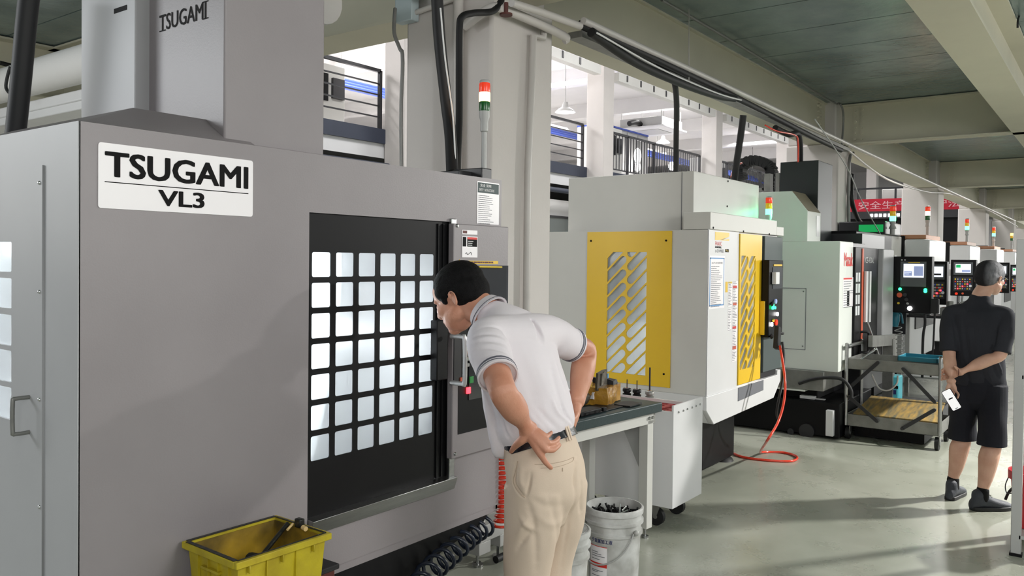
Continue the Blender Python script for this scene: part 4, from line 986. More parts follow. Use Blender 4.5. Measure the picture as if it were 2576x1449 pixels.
for z in (1.30, 1.03):
    b = MB(); b.tube([(dxb, FY-.01, z), (dxb+.08, FY-.07, z+.01), (ox0+.02, FY-.1, z-.01)], .012, smooth=4); b.build('door_cable', 'black_soft', op)
b = MB(); q = at(1934, 545, Y=2.52); 
signal_tower(L2, q.x, 2.52, 1.94, .27, 'g', r=.028, pole=.022, seg=.05)
b.bm.free()
gl = bpy.data.lights.new('green_signal_glow', 'POINT'); gl.energy = .8; gl.color = (.1, 1, .5); gl.shadow_soft_size = .03
go = bpy.data.objects.new('green_signal_glow', gl); COL.objects.link(go); go.location = (q.x, 2.46, 2.07)
# air gun and its cables on the right end of the yellow machine
g0 = at(1955, 850, Y=2.25)
t = thing('air_gun', 'black air gun hanging from the right end of the yellow machine', 'air gun', g0)
b = MB(); b.obox(g0, (.03, 0, -.01), (0, .02, 0), (.015, 0, .09)); b.build('body', 'black_soft', t, bev=.006)
b = MB(); b.cyl(g0+Vector((.02, 0, .04)), g0+Vector((.11, -.01, .03)), .012, n=10); b.build('nozzle', 'black_soft', t)
b = MB(); b.tube([g0+Vector((.03, 0, -.02)), g0+Vector((.08, 0, -.05)), g0+Vector((.05, 0, -.1))], .009, smooth=4); b.build('trigger', 'black_soft', t)
hose('air_line', [at(1962, 870, Y=2.22), at(1968, 905, Y=2.18), at(1975, 960, Y=2.12), at(1972, 1010, Y=2.1), at(1958, 1060, Y=2.1), at(1932, 1105, Y=2.1), at(1913, 1136, Z=.06), at(1925, 1137, Z=.012), at(1975, 1139, Z=.01), at(2005, 1150, Z=.01), at(1990, 1160, Z=.01), at(1930, 1158, Z=.01), at(1870, 1150, Z=.01), at(1838, 1138, Z=.012)], .010, 'coilred', 'long red air line falling from the air gun and looping on the floor', 'hose', 8)
hose('power_cable', [at(1968, 860, Y=2.2), at(1972, 900, Y=2.18), at(1968, 960, Y=2.16), at(1960, 1000, Y=2.16), at(1954, 1040, Y=2.2), at(1960, 1060, Y=2.22)], .010, 'black_soft', 'thin black cable hanging beside the red air line')

# ---------- pale green machining centre
def gantry_machine():
    t = thing('machining_center', 'pale green-white machining centre with black cabinet on top and red lettering', 'machine', (8.9, 3.0, 0))
    X = 7.9; Y0 = 2.08
    b = MB(); b.box(X, 8.36, Y0, 3.7, .63, 1.845); b.box(X, 8.36, Y0+.3, 3.7, .42, .63)
    bd = b.build('body', 'mint', t, bev=.006)
    q = at(2028, 725, X=X).y; b = MB()
    for z0, z1 in ((.815, .82), (1.395, 1.4)): b.box(X-.003, X, q, 3.0, z0, z1)
    b.box(X-.003, X, q-.002, q+.003, .815, 1.4); b.build('hatch_outline', 'ink_grey', bd)
    bolts(bd, [(X, q+.025, 1.37), (X, q+.025, .85)], 'x', .008)
    a = at(1958, 670, X=X); b = MB(); b.box(X-.003, X, a.y-.04, a.y+.06, a.z-.12, a.z+.1); b.build('data_plate', mat('mint_plate', (176, 190, 180), .3), bd)
    b = MB(); b.box(X-.02, 8.5, 2.2, 3.6, .44, .63); b.build('lower_apron', 'steel_dull', t, bev=.01)
    # hood with a sloped face
    y1, y0 = at(1992, 485, X=X).y, at(2032, 530, X=X).y
    b = MB(); b.prism([(3.7, 1.845), (y0, 1.845), (y0, 2.13), (y1, 2.325), (3.7, 2.325)], 'x', X+.0, 8.32); hd = b.build('hood', 'mint', t, bev=.004)
    b = MB(); b.prism([(y0-.002, 2.132), (y1-.002, 2.327), (y1+.004, 2.327), (y0+.004, 2.132)], 'x', X+.01, 8.31); b.build('sloped_cover', mat('drab_cover', (140, 132, 112), .6), hd)
    b = MB(); b.box(8.18, 8.28, y0-.003, y0, 1.9, 2.1); b.build('hood_label', 'white', hd)
    b = MB(); b.box(8.35, 8.85, 2.42, at(1963, 405, X=8.35).y, 1.85, 2.66); b.build('electric_cabinet', mat('blackgreen', (26, 34, 34), .45), t, bev=.006)
    b = MB(); b.box(8.4, 8.5, 2.82, 2.86, 1.85, 2.56); b.box(8.4, 8.5, 2.92, 2.98, 1.85, 2.56); b.box(8.45, 8.8, 3.02, 3.2, 1.85, 2.42); b.build('column_rails', 'steel_dull', t)
    # front
    q0, q1 = 8.36, 9.35
    b = MB(); b.box(8.36, 8.9, Y0+.02, Y0+.06, .66, 1.84); b.box(8.9, 9.9, Y0+.05, 3.7, .3, 1.95); b.box(8.36, 8.9, Y0+.3, 3.6, .3, 1.84); b.build('front_frame', 'charcoal', t, bev=.004)
    b = MB(); b.box(8.37, 9.3, Y0-.02, Y0+.02, .66, 1.80); dr = b.build('sliding_door', 'black', t, bev=.004)
    a = at(2169, 700, Y=Y0-.02).x; b = MB(); b.box(a-.03, a+.03, Y0-.026, Y0-.02, .67, 1.79); b.build('red_stripe', 'orange', dr)
    xs = [at(x, 750, Y=Y0-.02).x for x in (2152, 2157, 2160, 2163)]
    b = MB()
    for k in range(4):
        z1 = at(2156, 686+k*28, Y=Y0-.02).z; z0 = at(2156, 709+k*28, Y=Y0-.02).z
        for j in range(2): b.box(8.39+j*.09, 8.45+j*.09, Y0-.024, Y0-.02, z0, z1)
    b.build('door_panes', 'led_w' if False else 'liner', dr)
    for x0, x1 in ((2177, 2183), (2186, 2191)):
        a, c = at(x0, 690, Y=Y0-.04), at(x1, 690, Y=Y0-.04); z0 = at(x0, 810, Y=Y0-.04).z
        b = MB(); b.box(a.x, c.x-.02, Y0-.05, Y0-.03, z0, a.z+.03); b.build('white_strip', 'white', dr)
    a = at(2164, 835, Y=Y0-.03); b = MB(); b.tube([a, a+Vector((.02, -.06, 0)), a+Vector((.04, -.07, -.03)), a+Vector((.04, -.07, -.17)), a+Vector((.02, -.06, -.2)), a+Vector((0, 0, -.2))], .012, smooth=4); b.build('handle', 'black_soft', dr)
    a = at(2204, 690, Y=Y0-.05); b = MB(); b.box(9.35, 9.85, Y0-.06, Y0+.05, .62, 1.80); b.build('white_pillar', 'grey_light', t, bev=.01)
    b = MB(); b.box(8.95, 10.6, Y0+.12, 3.2, 1.80, 1.98); b.build('black_head_cover', 'black', t, bev=.01)
    # tank
    b = MB(); b.box(X, 9.1, 2.06, 3.6, .02, .34); b.box(X+.12, 9.1, 2.3, 3.6, .34, .46); tk = b.build('coolant_tank', 'black', t, bev=.008)
    for px, py, r in ((2030, 1084, .07), (1990, 1085, .03)):
        q = at(px, py, X=X-.003); b = MB(); b.cyl(q+Vector((.01, 0, 0)), q+Vector((-.02, 0, 0)), r, n=20); b.build('tank_cap', 'charcoal', tk)
    a, c = at(2080, 1052, X=X-.02), at(2098, 1105, X=X-.02); b = MB(); b.box(X-.06, X-.005, c.y, a.y, .04, .28); b.build('white_bracket', 'white', tk, bev=.005)
    # lettering and labels
    p = at(2122, 670, Y=Y0); r_ = at(2146, 672, Y=Y0); text('lettering', 'Mazak', 'ink_red', r_.x-p.x-.03, .13, (p.x+.01, Y0-.001, p.z), 'front', t, .03)
    p = at(2174, 662, Y=Y0-.02); text('lettering', 'VCE-430AL', 'ink_white', at(2198, 660, Y=Y0-.02).x-p.x, .06, (p.x, Y0-.022, p.z), 'front', dr)
    a, c = at(2121, 698, Y=Y0), at(2147, 775, Y=Y0); b = MB(); b.box(a.x, c.x, Y0-.002, Y0, c.z+.02, a.z); s = b.build('label_sticker', 'label', t)
    lines(MB(), (a.x+.02, Y0-.0024, 0), 'front', c.x-a.x-.06, [a.z-.04-.022*k for k in range(12)], .006, 5, .5).build('print', 'ink_grey', s)
    b = MB(); b.box(a.x+.01, c.x-.08, Y0-.003, Y0-.002, a.z-.02, a.z-.005); b.build('red_header', 'ink_red', s)
    b = MB(); b.box(a.x+.14, a.x+.22, Y0-.003, Y0-.002, c.z+.03, c.z+.17); b.build('black_code_strip', 'ink', s)
    return t
gantry_machine()
# arched cable chain above it
pts = [at(x, y, X=8.6) for x, y in ((1866, 452), (1862, 430), (1872, 412), (1895, 404), (1920, 408), (1938, 420), (1942, 440), (1940, 465), (1940, 480))]
b = MB(); C = catmull(pts, 5)
for i in range(len(C)-1):
    d = (C[i+1]-C[i]); c = (C[i]+C[i+1])/2; dn = d.normalized(); s = dn.cross(Vector((1, 0, 0))).normalized()
    b.obox(c, dn*(d.length*.54), Vector((.06, 0, 0)), s*(.045 if i % 2 else .052))
ch = tag(b.build('cable_chain', 'black_soft', base=(8.6, 3.3, 2.3)), 'arched black cable chain above the pale green machine', 'cable chain')
hose('power_cable', [at(2010, 965, X=7.84), at(2040, 955, X=7.82), at(2080, 950, X=7.8), at(2120, 955, X=7.82), at(2140, 980, X=7.84), at(2142, 1000, X=7.84)], .016, 'black_soft', 'black cable arching along the lower edge of the pale green machine')
b = MB(); a = at(2032, 1034, X=7.98); b.box(a.x-.03, a.x+.03, a.y-.07, a.y+.07, .345, .375); b.box(a.x-.02, a.x+.02, a.y-.16, a.y-.07, .347, .358)
tag(b.build('white_tool', 'white', bev=.004), 'small white and grey tool lying on the black coolant tank', 'tool')
# ================================================================ FAR MACHINES
def panel(parent, X, ya, yb, z0, z1, style, name='operator_panel'):
    """control panel facing -X, from ya (image left) to yb"""
    b = MB(); b.box(X, X+.14, yb, ya, z0, z1); o = b.build(name, 'black', parent, bev=.008)
    W = ya-yb; H = z1-z0
    def r(u0, u1, v0, v1, m, nm, dx=.004):
        q = MB(); q.box(X-dx, X, ya-W*u1, ya-W*u0, z0+H*v0, z0+H*v1); return q.build(nm, m, o)
    def dot(u, v, rad, m, nm='push_button'):
        q = MB(); c = Vector((X-.002, ya-W*u, z0+H*v)); q.cyl(c, c+Vector((-.02, 0, 0)), rad, n=12); q.build(nm, m, o)
    if style == 'big':
        r(.20, .86, .47, .91, 'screen_g', 'screen_frame'); r(.28, .80, .63, .87, 'screen_w', 'screen', .008)
        r(.55, .78, .66, .83, 'screen_b', 'screen_window', .01); r(.30, .50, .66, .74, 'screen_b', 'screen_window', .01); r(.4, .7, .885, .9, 'btn_y', 'yellow_line', .006)
        for k in range(4): r(.31, .31+.12+.05*(k % 3), .685+.03*k, .695+.03*k, 'screen_w', 'screen_text', .012)
        r(.21, .25, .93, .945, 'ink_white', 'status_light'); r(.29, .33, .93, .945, 'ink_white', 'status_light')
        for u, v, q, m in ((.2, .42, .016, 'led_g'), (.85, .42, .016, 'led_g'), (.85, .39, .016, 'led_g'), (.19, .315, .028, 'orange'), (.33, .32, .02, 'charcoal'), (.37, .24, .02, 'charcoal'), (.165, .17, .012, 'btn_y'), (.40, .17, .012, 'plastic_g'), (.46, .085, .024, 'led_w')): dot(u, v, q, m)
    else:
        r(.12, .88, .58, .93, 'screen_g', 'screen_frame'); r(.2, .80, .64, .88, 'screen_w', 'screen', .008)
        if style == 'b': r(.22, .4, .78, .86, 'led_gd', 'screen_graph', .01); r(.45, .78, .66, .72, 'screen_b', 'screen_window', .01)
        else: r(.24, .7, .68, .72, 'charcoal', 'screen_window', .01)
        k = r(.12, .88, .14, .53, 'charcoal', 'keyboard')
        cols = ['plastic_g', 'plastic_g', 'blue', 'ink_red', 'btn_y', 'plastic_g']
        for j in range(5):
            for i in range(7):
                q = MB(); y = ya-W*(.2+.095*i); z = z0+H*(.2+.065*j); q.box(X-.012, X-.004, y-.009, y+.009, z-.010, z+.010)
                m = 'led_r' if (i*3+j*5) % 11 == 3 else cols[(i*2+j) % 6]
                q.build('key', m, k)
        dot(.25, .06, .02, 'lens_r'); dot(.5, .07, .016, 'orange'); dot(.8, .28, .018, 'ink_white')
    return o
mz = bpy.data.objects['machining_center.001']
mp = panel(mz, 9.9, at(2247, 645, X=9.9).y, at(2345, 645, X=9.9).y, at(2345, 790, X=9.9).z, 1.725, 'big')
b = MB(); b.box(9.95, 10.1, at(2247, 645, X=9.9).y, at(2225, 645, X=9.9).y+.02, 1.14, 1.74); b.build('panel_arm', 'plastic_g', mz, bev=.01)
t = thing('handwheel_pendant', 'black handwheel unit hanging from the right edge of the big operator panel', 'pendant control', at(2352, 775, X=9.88))
p = t.location.copy(); b = MB(); b.box(p.x-.03, p.x+.03, p.y-.04, p.y+.04, p.z-.06, p.z+.1); b.build('body', 'black_soft', t, bev=.01)
b = MB(); b.tube([p+Vector((0, 0, -.06)), p+Vector((0, .01, -.4)), p+Vector((0, .03, -.75))], .01); b.build('cord', 'black_soft', t)
hose('power_cable', [at(2326, 790, X=9.95), at(2327, 815, X=9.95), at(2322, 850, X=9.95), at(2320, 950, X=9.95)], .014, 'black_soft', 'black cable hanging straight down from the big operator panel')

def far_machine(X, label, lit, top='led_gd', pane=None, st='a', group=None, px=None):
    t = thing('machining_center', label, 'machine', (X+1.2, 3, 0), group=group)
    Y = 2.0
    b = MB(); b.box(X, X+2.05, Y+.25, 2.84, .35, 1.66); b.build('body', 'white', t, bev=.015)
    b = MB(); b.box(X+.1, X+1.95, Y+.35, 2.8, .02, .35); b.build('base', 'black', t)
    b = MB(); b.box(X, X+1.25, Y, Y+.30, 1.655, 1.97); b.build('head_cover', 'white', t, bev=.02)
    b = MB(); b.box(X+.02, X+1.2, Y+.30, Y+.9, 1.66, 2.02); b.build('black_housing', 'black', t, bev=.01)
    b = MB(); b.box(X+.05, X+1.1, Y+.05, Y+.5, 1.975, 2.03); b.build('top_strip', M.setdefault('tan', mat('tan_strip', (190, 136, 104), .5)), t, bev=.005)
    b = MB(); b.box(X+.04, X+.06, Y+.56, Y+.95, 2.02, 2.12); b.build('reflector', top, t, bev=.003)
    b = MB(); b.box(X+.5, X+1.9, Y+.235, Y+.25, .75, 1.6); d = b.build('door', 'charcoal', t, bev=.01)
    b = MB(); b.box(X+.7, X+1.7, Y+.22, Y+.235, 1.0, 1.5); b.build('door_window', 'liner', d)
    b = MB(); b.tube([(X+.58, Y+.235, 1.0), (X+.58, Y+.18, 1.0), (X+.58, Y+.18, 1.3), (X+.58, Y+.235, 1.3)], .014, smooth=3); b.build('handle', 'steel', d)
    signal_tower(t, X+.55, Y+.12, 2.06 if False else 2.0, .42, lit, r=.03, pole=.02, seg=.06)
    if px:
        a, c, z0, z1, X2 = px
        panel(t, X2, at(a, 700, X=X2).y, at(c, 700, X=X2).y, z0, z1, st)
        b = MB(); b.box(X2+.14, X2+.3, at(a, 700, X=X2).y-.1, Y+.26, z1-.25, z1-.15); b.build('panel_arm', 'plastic_g', t)
    return t
far_machine(11.82, 'white machining centre just past the pale green one, amber signal light on top', 'y', st='a', px=(2335, 2382, 1.14, 1.68, 11.4))
far_machine(15.4, 'white far machining centre lit green on top, its panel left of the standing man', 'g', 'led_gd', st='b', px=(2391, 2455, 1.17, 1.72, 14.1))
far_machine(19.09, 'white far machining centre with green signal light, over the head of the standing man', 'g', 'led_gd', st='a', px=(2500, 2539, 1.1, 1.7, 18.7))
far_machine(22.6, 'white far machining centre with small red-orange light right of the standing man', 'r', 'charcoal', st='b', px=(2541, 2573, 1.06, 1.66, 21.5))
far_machine(26.2, 'farthest white machining centre with red-orange light at the right edge', 'r', 'charcoal', st='a')
# dark machine behind, left of the row
t = thing('machining_center', 'dark machine behind the pale green one, with green-lit signal light', 'machine', (11.2, 3.4, 0))
b = MB(); b.box(10.75, 11.75, 2.32, 2.84, .3, 2.0); b.build('body', 'offwhite', t, bev=.01)
b = MB(); b.box(10.7, 11.6, 2.3, 2.84, 2.0, 2.16); b.build('top_cover', 'charcoal', t, bev=.01)
b = MB(); b.box(10.72, 11.7, 2.4, 2.84, .02, .3); b.build('base', 'black', t)
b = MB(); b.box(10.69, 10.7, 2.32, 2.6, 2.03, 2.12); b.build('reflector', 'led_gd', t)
q = at(2237, 607, X=10.68); signal_tower(t, 10.85, q.y, 2.0 if q.z < 2 else q.z, .34, 'g', r=.034, pole=.03, seg=.06)
b = MB(); b.box(10.7, 10.75, 2.05, 2.35, .8, 1.12); b.build('tool_board', 'charcoal', t)
b = MB(); q = at(2252, 800, X=10.3); tg = thing('air_gun', 'teal air gun hanging below the big operator panel', 'air gun', q)
b.lathe(q, [(0, -.1), (.03, -.1), (.05, -.03), (.05, .05), (.02, .08), (0, .08)], 14); b.build('body', 'blue_plastic', tg)
b = MB(); b.tube([q+Vector((0, 0, .06)), q+Vector((0, -.06, .05)), q+Vector((0, -.08, -.06))], .012, smooth=4); b.build('trigger', 'blue_plastic', tg)
tag(coil([at(2258, 820, X=10.3), at(2264, 860, X=10.3), at(2266, 910, X=10.3)], .04, 8, .005).build('coiled_hose', 'plastic_g'), 'pale coiled air hose below the teal air gun', 'hose')
hose('signal_wire', [at(2183, 812, Y=1.98), at(2196, 850, Y=1.97), at(2206, 880, Y=1.97), at(2215, 905, Y=1.97)], .008, 'plastic_g', 'pale wire running down the black door of the pale green machine', 'wire', 4)
hose('signal_wire', [at(2193, 942, X=8.5), at(2210, 975, X=8.5), at(2235, 982, X=8.5), at(2256, 965, X=8.5), at(2258, 945, X=8.5)], .008, 'ink_white', 'white cord sagging in a loop beneath the top tray of the trolley', 'cord', 5)
# cyan canister, low tables and loose things beyond the trolley
q = at(2244, 975, X=9.35); t = thing('chemical_canister', 'tall turquoise canister with dark lettering beyond the trolley', 'canister', (q.x, q.y, .2))
z1 = at(2244, 946, X=9.35).z; z0 = at(2244, 1008, X=9.35).z
b = MB(); b.box(q.x, q.x+.2, q.y-.065, q.y+.065, z0, z1); c = b.build('body', 'cyan_box', t, bev=.015)
b = MB(); b.box(q.x-.002, q.x, q.y-.06, q.y+.06, z1-.13, z1-.10); b.build('dark_band', 'ink', c)
for k in range(2):
    b = MB(); b.box(q.x-.003, q.x, q.y+.01-.05*k, q.y+.04-.05*k, z1-.19, z1-.145); b.build('lettering', 'ink_navy', c)
b = MB(); b.box(q.x-.1, q.x+.4, q.y-.5, q.y+.2, 0.02, z0); tag(b.build('low_platform', 'charcoal'), 'dark low platform carrying the turquoise canister', 'platform')
def small_table(x, y, w, d, h, label, m='plastic_g'):
    t = thing('work_table', label, 'table', (x, y, 0))
    b = MB(); b.box(x, x+w, y, y+d, h-.03, h); b.build('table_top', 'charcoal', t, bev=.005)
    for sx in (0, w-.05):
        for sy in (0, d-.05):
            b = MB(); b.box(x+sx, x+sx+.05, y+sy, y+sy+.05, 0, h-.03); b.build('leg', m, t)
    b = MB(); b.box(x+.02, x+w-.02, y+.02, y+d-.02, .25, .27); b.build('lower_shelf', m, t)
    return t
small_table(11.0, 1.45, .5, .75, 1.02, 'grey work table with dark top, beyond the trolley left of the standing man')
t = thing('vise', 'bright machined vise block on the dark-topped work table', 'vise', (11.15, 1.95, 1.02))
b = MB(); b.box(11.1, 11.3, 1.86, 2.1, 1.02, 1.06); b.box(11.1, 11.3, 1.86, 1.9, 1.06, 1.15); b.box(11.1, 11.3, 2.06, 2.1, 1.06, 1.15); b.build('body', 'steel', t, bev=.006)
b = MB(); b.cyl((11.2, 2.1, 1.08), (11.2, 2.2, 1.08), .015); b.build('screw_shaft', 'chrome', t)
b = MB(); b.box(11.1, 11.35, 1.55, 1.75, 1.02, 1.12); b.cyl((11.15, 1.65, 1.12), (11.15, 1.65, 1.2), .04); tag(b.build('machined_part', 'steel_dull', bev=.006), 'grey machined part beside the vise on the work table', 'part')
def rack_cart(X, label):
    t = thing('trolley', label, 'trolley', (X, 1.0, 0))
    for y in (.75, 1.15):
        b = MB(); b.tube([(X, y, .1), (X, y, 1.0), (X+.03, y, 1.05), (X+.45, y, 1.05), (X+.48, y, 1.0), (X+.48, y, .1)], .016, smooth=3); b.build('frame', 'steel', t)
        for x in (X, X+.48):
            b = MB(); b.cyl((x, y-.015, .06), (x, y+.015, .06), .055); b.build('wheel', 'black_soft', t)
    for z, m in ((.3, 'steel_dull'), (.82, 'plastic_g')):
        b = MB(); b.box(X, X+.48, .75, 1.15, z, z+.1); b.build('tray', m, t, bev=.005)
    return t
rc = rack_cart(16.5, 'distant steel trolley right of the standing man by the far machines')

# ================================================================ STEEL TROLLEY
TX0, TX1, TY0, TY1 = 8.03, 8.58, 1.25, 2.04
t = thing('trolley', 'worn two-tier steel trolley on casters left of the standing man', 'trolley', (8.3, 1.64, 0))
for y, nm in ((TY0, 0), (TY1, 1)):
    b = MB(); z1 = .86 if y == TY1 else .80
    b.tube([(TX0, y, .13), (TX0, y, z1-.03), (TX0+.05, y, z1+.0), (TX1-.05, y, z1), (TX1, y, z1-.03), (TX1, y, .13)], .017, smooth=4); b.build('end_frame', 'steel', t)
for z0, z1, nm in ((.655, .755, 'top_tray'), (.125, .235, 'lower_tray')):
    b = MB(); b.box(TX0, TX1, TY0, TY1, z0, z0+.006)
    b.box(TX0, TX0+.008, TY0, TY1, z0, z1); b.box(TX1-.008, TX1, TY0, TY1, z0, z1); b.box(TX0, TX1, TY0, TY0+.008, z0, z1); b.box(TX0, TX1, TY1-.008, TY1, z0, z1)
    b.build(nm, 'steel_dull', t, bev=.002)
for (ya, za, yb, zb) in ((TY1-.05, .50, TY1-.28, .74), (TY0+.04, .43, TY0+.3, .70), (TY1-.03, .40, TY1-.28, .20), (TY0+.04, .36, TY0+.3, .16)):
    b = MB(); d = Vector((0, yb-ya, zb-za)); n = Vector((0, -d.z, d.y)).normalized(); c = Vector((TX0-.02, (ya+yb)/2, (za+zb)/2))
    b.obox(c, (.004, 0, 0), d/2, n*.016); b.cyl((TX0-.03, ya, za), (TX0-.01, ya, za), .014, n=8); b.cyl((TX0-.03, yb, zb), (TX0-.01, yb, zb), .014, n=8); b.build('brace', 'charcoal', t)
for x, y in ((TX0+.02, TY0+.02), (TX0+.02, TY1-.02), (TX1-.06, TY0+.02), (TX1-.06, TY1-.02)):
    b = MB(); b.cyl((x, y-.016, .058), (x, y+.016, .058), .058, n=20); w_ = b.build('caster_wheel', 'black_soft', t)
    b = MB(); b.prism([(x-.03, .055), (x+.03, .055), (x+.035, .125), (x-.035, .125)], 'y', y-.024, y-.018); b.cyl((x, y-.026, .058), (x, y+.02, .058), .022, n=12); b.build('caster_fork', 'steel', w_)
b = MB()
vs = [Vector(v) for v in ((8.06, 1.27, .245), (8.06, 1.98, .245), (8.62, 1.95, .34), (8.62, 1.3, .34))]; vs2 = [v-Vector((0, 0, .012)) for v in vs]
b.add(vs+vs2, [(0, 1, 2, 3), (7, 6, 5, 4), (0, 4, 5, 1), (1, 5, 6, 2), (2, 6, 7, 3), (3, 7, 4, 0)])
tag(b.build('drip_mat', 'rust'), 'rusty ochre ribbed mat lying tilted in the lower trolley tray', 'mat')
b = MB(); q = at(2318, 918, X=8.25)
b.box(8.12, 8.45, 1.29, 1.62, .757, .763)
for x0, x1, y0, y1 in ((8.12, 8.13, 1.29, 1.62), (8.44, 8.45, 1.29, 1.62), (8.12, 8.45, 1.29, 1.30), (8.12, 8.45, 1.61, 1.62)): b.box(x0, x1, y0, y1, .757, .80)
tag(b.build('plastic_tray', 'blue_plastic', bev=.004), 'shallow sea-blue plastic tray on the top of the trolley', 'tray')
b = MB(); b.tube([(8.15, 1.84, .665), (8.2, 1.78, .668), (8.25, 1.66, .668)], .016); b.ball((8.15, 1.86, .672), .02)
tag(b.build('spanner', 'charcoal'), 'dark hand tool lying in the top trolley tray', 'tool')
b = MB(); b.cyl((8.12, 1.99, .70), (8.3, 1.86, .82), .011); b.ball((8.31, 1.853, .827), .018)
tag(b.build('steel_bar', 'chrome'), 'short bright bar leaning in the left end of the trolley', 'bar')
b = MB(); b.box(8.2, 9.2, 1.40, 2.0, .008, .112)
for k in range(14): b.box(8.194, 8.205, 1.52+.034*k, 1.535+.034*k, .06, .11)
tag(b.build('chip_drawer', 'black'), 'low black slotted chip drawer on the floor behind the trolley', 'drawer')
b = MB(); q = at(2180, 905, X=8.75); b.obox((8.95, 1.93, .86), (.5, 0, -.03), (0, .02, 0), (0, 0, .055)); b.box(9.3, 9.4, 1.9, 2.0, .02, .85)
tag(b.build('steel_chute', 'steel_dull'), 'dull steel chute sticking out of the pale green machine above the trolley', 'chute')
b = MB(); b.box(9.6, 9.65, 1.42, 1.47, 0, .62); b.box(9.6, 9.65, 1.05, 1.1, 0, .62); b.box(9.6, 10.1, 1.42, 1.47, .57, .62); b.box(9.6, 10.1, 1.05, 1.47, .60, .63); b.box(10.05, 10.1, 1.05, 1.1, 0, .62); b.box(10.05, 10.1, 1.42, 1.47, 0, .62)
tag(b.build('low_stand', 'plastic_g'), 'low pale steel stand behind the trolley', 'stand')
b = MB(); b.lathe((9.85, 1.26, .63), [(0, 0), (.22, 0), (.25, .05), (.24, .05), (.21, .01), (0, .01)], 4); tag(b.build('oil_tray', 'black'), 'dark oily tray on the low pale stand behind the trolley', 'tray')

# ================================================================ CART, TABLE AND WHAT STANDS ON THEM
t = thing('tool_cart', 'white steel tool cart on black wheels with rows of red tool pockets', 'cart', (4.78, 2.5, 0))
CX0, CX1, CY0, CY1 = 4.56, 4.99, 2.15, 2.85
b = MB(); b.box(CX0, CX1, CY0, CY0+.012, .14, .765); b.box(CX0, CX0+.012, CY0+.012, CY1-.012, .14, .728); b.box(CX1-.012, CX1, CY0+.012, CY1-.012, .14, .72); b.box(CX0, CX1, CY1-.012, CY1, .14, .76); b.box(CX0+.012, CX1-.012, CY0+.012, CY1-.012, .14, .152)
b.build('body', 'white', t)
hl = [[(CX0+.035+.055*i-.0, CY0+.05+.085*j), (CX0+.035+.055*i+.035, CY0+.05+.085*j), (CX0+.035+.055*i+.035, CY0+.05+.085*j+.05), (CX0+.035+.055*i, CY0+.05+.085*j+.05)] for i in range(7) for j in range(7)]
rt = link(plate_mesh([(CX0+.012, CY0+.014), (CX1-.012, CY0+.014), (CX1-.012, CY1-.014), (CX0+.012, CY1-.014)], hl, .02, Matrix.Translation((0, 0, .690))), 'pocket_tray', 'pocket', t, smooth=False)
b = MB(); b.box(CX0+.02, CX1-.02, CY0+.02, CY1-.02, .63, .64); b.build('tray_bottom', 'black', t)
for px, py in ((1707, 1037), (1719, 1033), (1729, 1029), (1741, 1025), (1751, 1021), (1761, 1017)):
    q = at(px, py, Y=CY0-.001); b = MB(); b.cyl(q, q+Vector((0, -.006, 0)), .007, .004, n=8); b.build('screw', 'steel', t)
for x, y in ((CX0+.07, CY0+.12), (CX1-.07, CY0+.12), (CX0+.07, CY1-.1), (CX1-.07, CY1-.1)):
    b = MB(); b.cyl((x-.016, y+.02, .055), (x+.016, y+.02, .055), .055, n=20); w_ = b.build('caster_wheel', 'black_soft', t)
    b = MB(); b.prism([(y-.02, .138), (y+.04, .138), (y+.03, .06), (y+.01, .06)], 'x', x-.026, x-.018); b.cyl((x-.02, y+.02, .055), (x+.02, y+.02, .055), .014, n=10); b.build('caster_fork', 'steel_dull', w_)
# tool holders standing on the cart
for k, (px, py, top, lab) in enumerate(((1577, 998, .05, 'black tool holder with short bit, leftmost of three on the cart edge'), (1602, 1001, .05, 'black tool holder with short bit, middle of three on the cart edge'), (1634, 1006, .15, 'steel-collared tool holder with long bit, rightmost of three on the cart edge'))):
    p = at(px, py, Z=.700); p.x = max(p.x, 4.615)
    t = thing('tool_holder', lab, 'tool holder', p)
    b = MB(); b.lathe(p, [(0, 0), (.024, 0), (.03, .004), (.03, .022), (.022, .026), (.022, .034), (.03, .038), (.03, .055), (.024, .06), (0, .06)], 20); b.build('collar', 'black' if k < 2 else 'steel_dull', t)
    b = MB(); b.cyl(p+Vector((0, 0, .058)), p+Vector((0, 0, .065)), .014, n=12); b.build('nut', 'chrome', t)
    b = MB(); b.cyl(p+Vector((0, 0, .06)), p+Vector((0, 0, .07+top)), .0035 if k < 2 else .006, n=8); b.build('bit', 'charcoal', t)
# table, slightly askew
t = thing('work_table', 'white-framed work table with thick dark teal top beside the bending man', 'table', (4.45, 2.17, 0), math.radians(-5.6))
TW, TD = 1.15, .54
b = MB(); b.box(-TW, 0, 0, TD, .745, .80); b.build('table_top', 'teal', t, local=True, bev=.006)
b = MB(); b.box(-TW+.05, -.03, .03, .05, .68, .745); b.box(-TW+.05, -.03, TD-.05, TD-.03, .68, .745); b.box(-.05, -.03, .03, TD-.03, .68, .745); b.build('apron', 'offwhite', t, local=True)
for lx, ly in ((-.11, .03), (-.11, TD-.09), (-TW+.05, .03), (-TW+.05, TD-.09)):
    b = MB(); b.box(lx, lx+.06, ly, ly+.06, .06, .70); l_ = b.build('leg', 'offwhite', t, local=True, bev=.002)
    b = MB(); b.cyl((lx+.03, ly+.03, 0), (lx+.03, ly+.03, .012), .022, n=12); b.cyl((lx+.03, ly+.03, .01), (lx+.03, ly+.03, .062), .007, n=8); b.build('levelling_foot', 'steel', l_, local=True)
b = MB(); b.prism([(.1, .68), (.25, .68), (.1, .40)], 'x', -.085, -.08); b.build('gusset', 'plastic_g', t, local=True)
for k in (0, 1):
    b = MB(); b.cyl((-.1+.035*k, .03, .715), (-.1+.035*k, .018, .715), .010, n=8); b.build('bolt', 'steel', t, local=True)
TT = wloc(t)
def on_table(u, v, z=.80): return TT @ Vector((u, v, z))
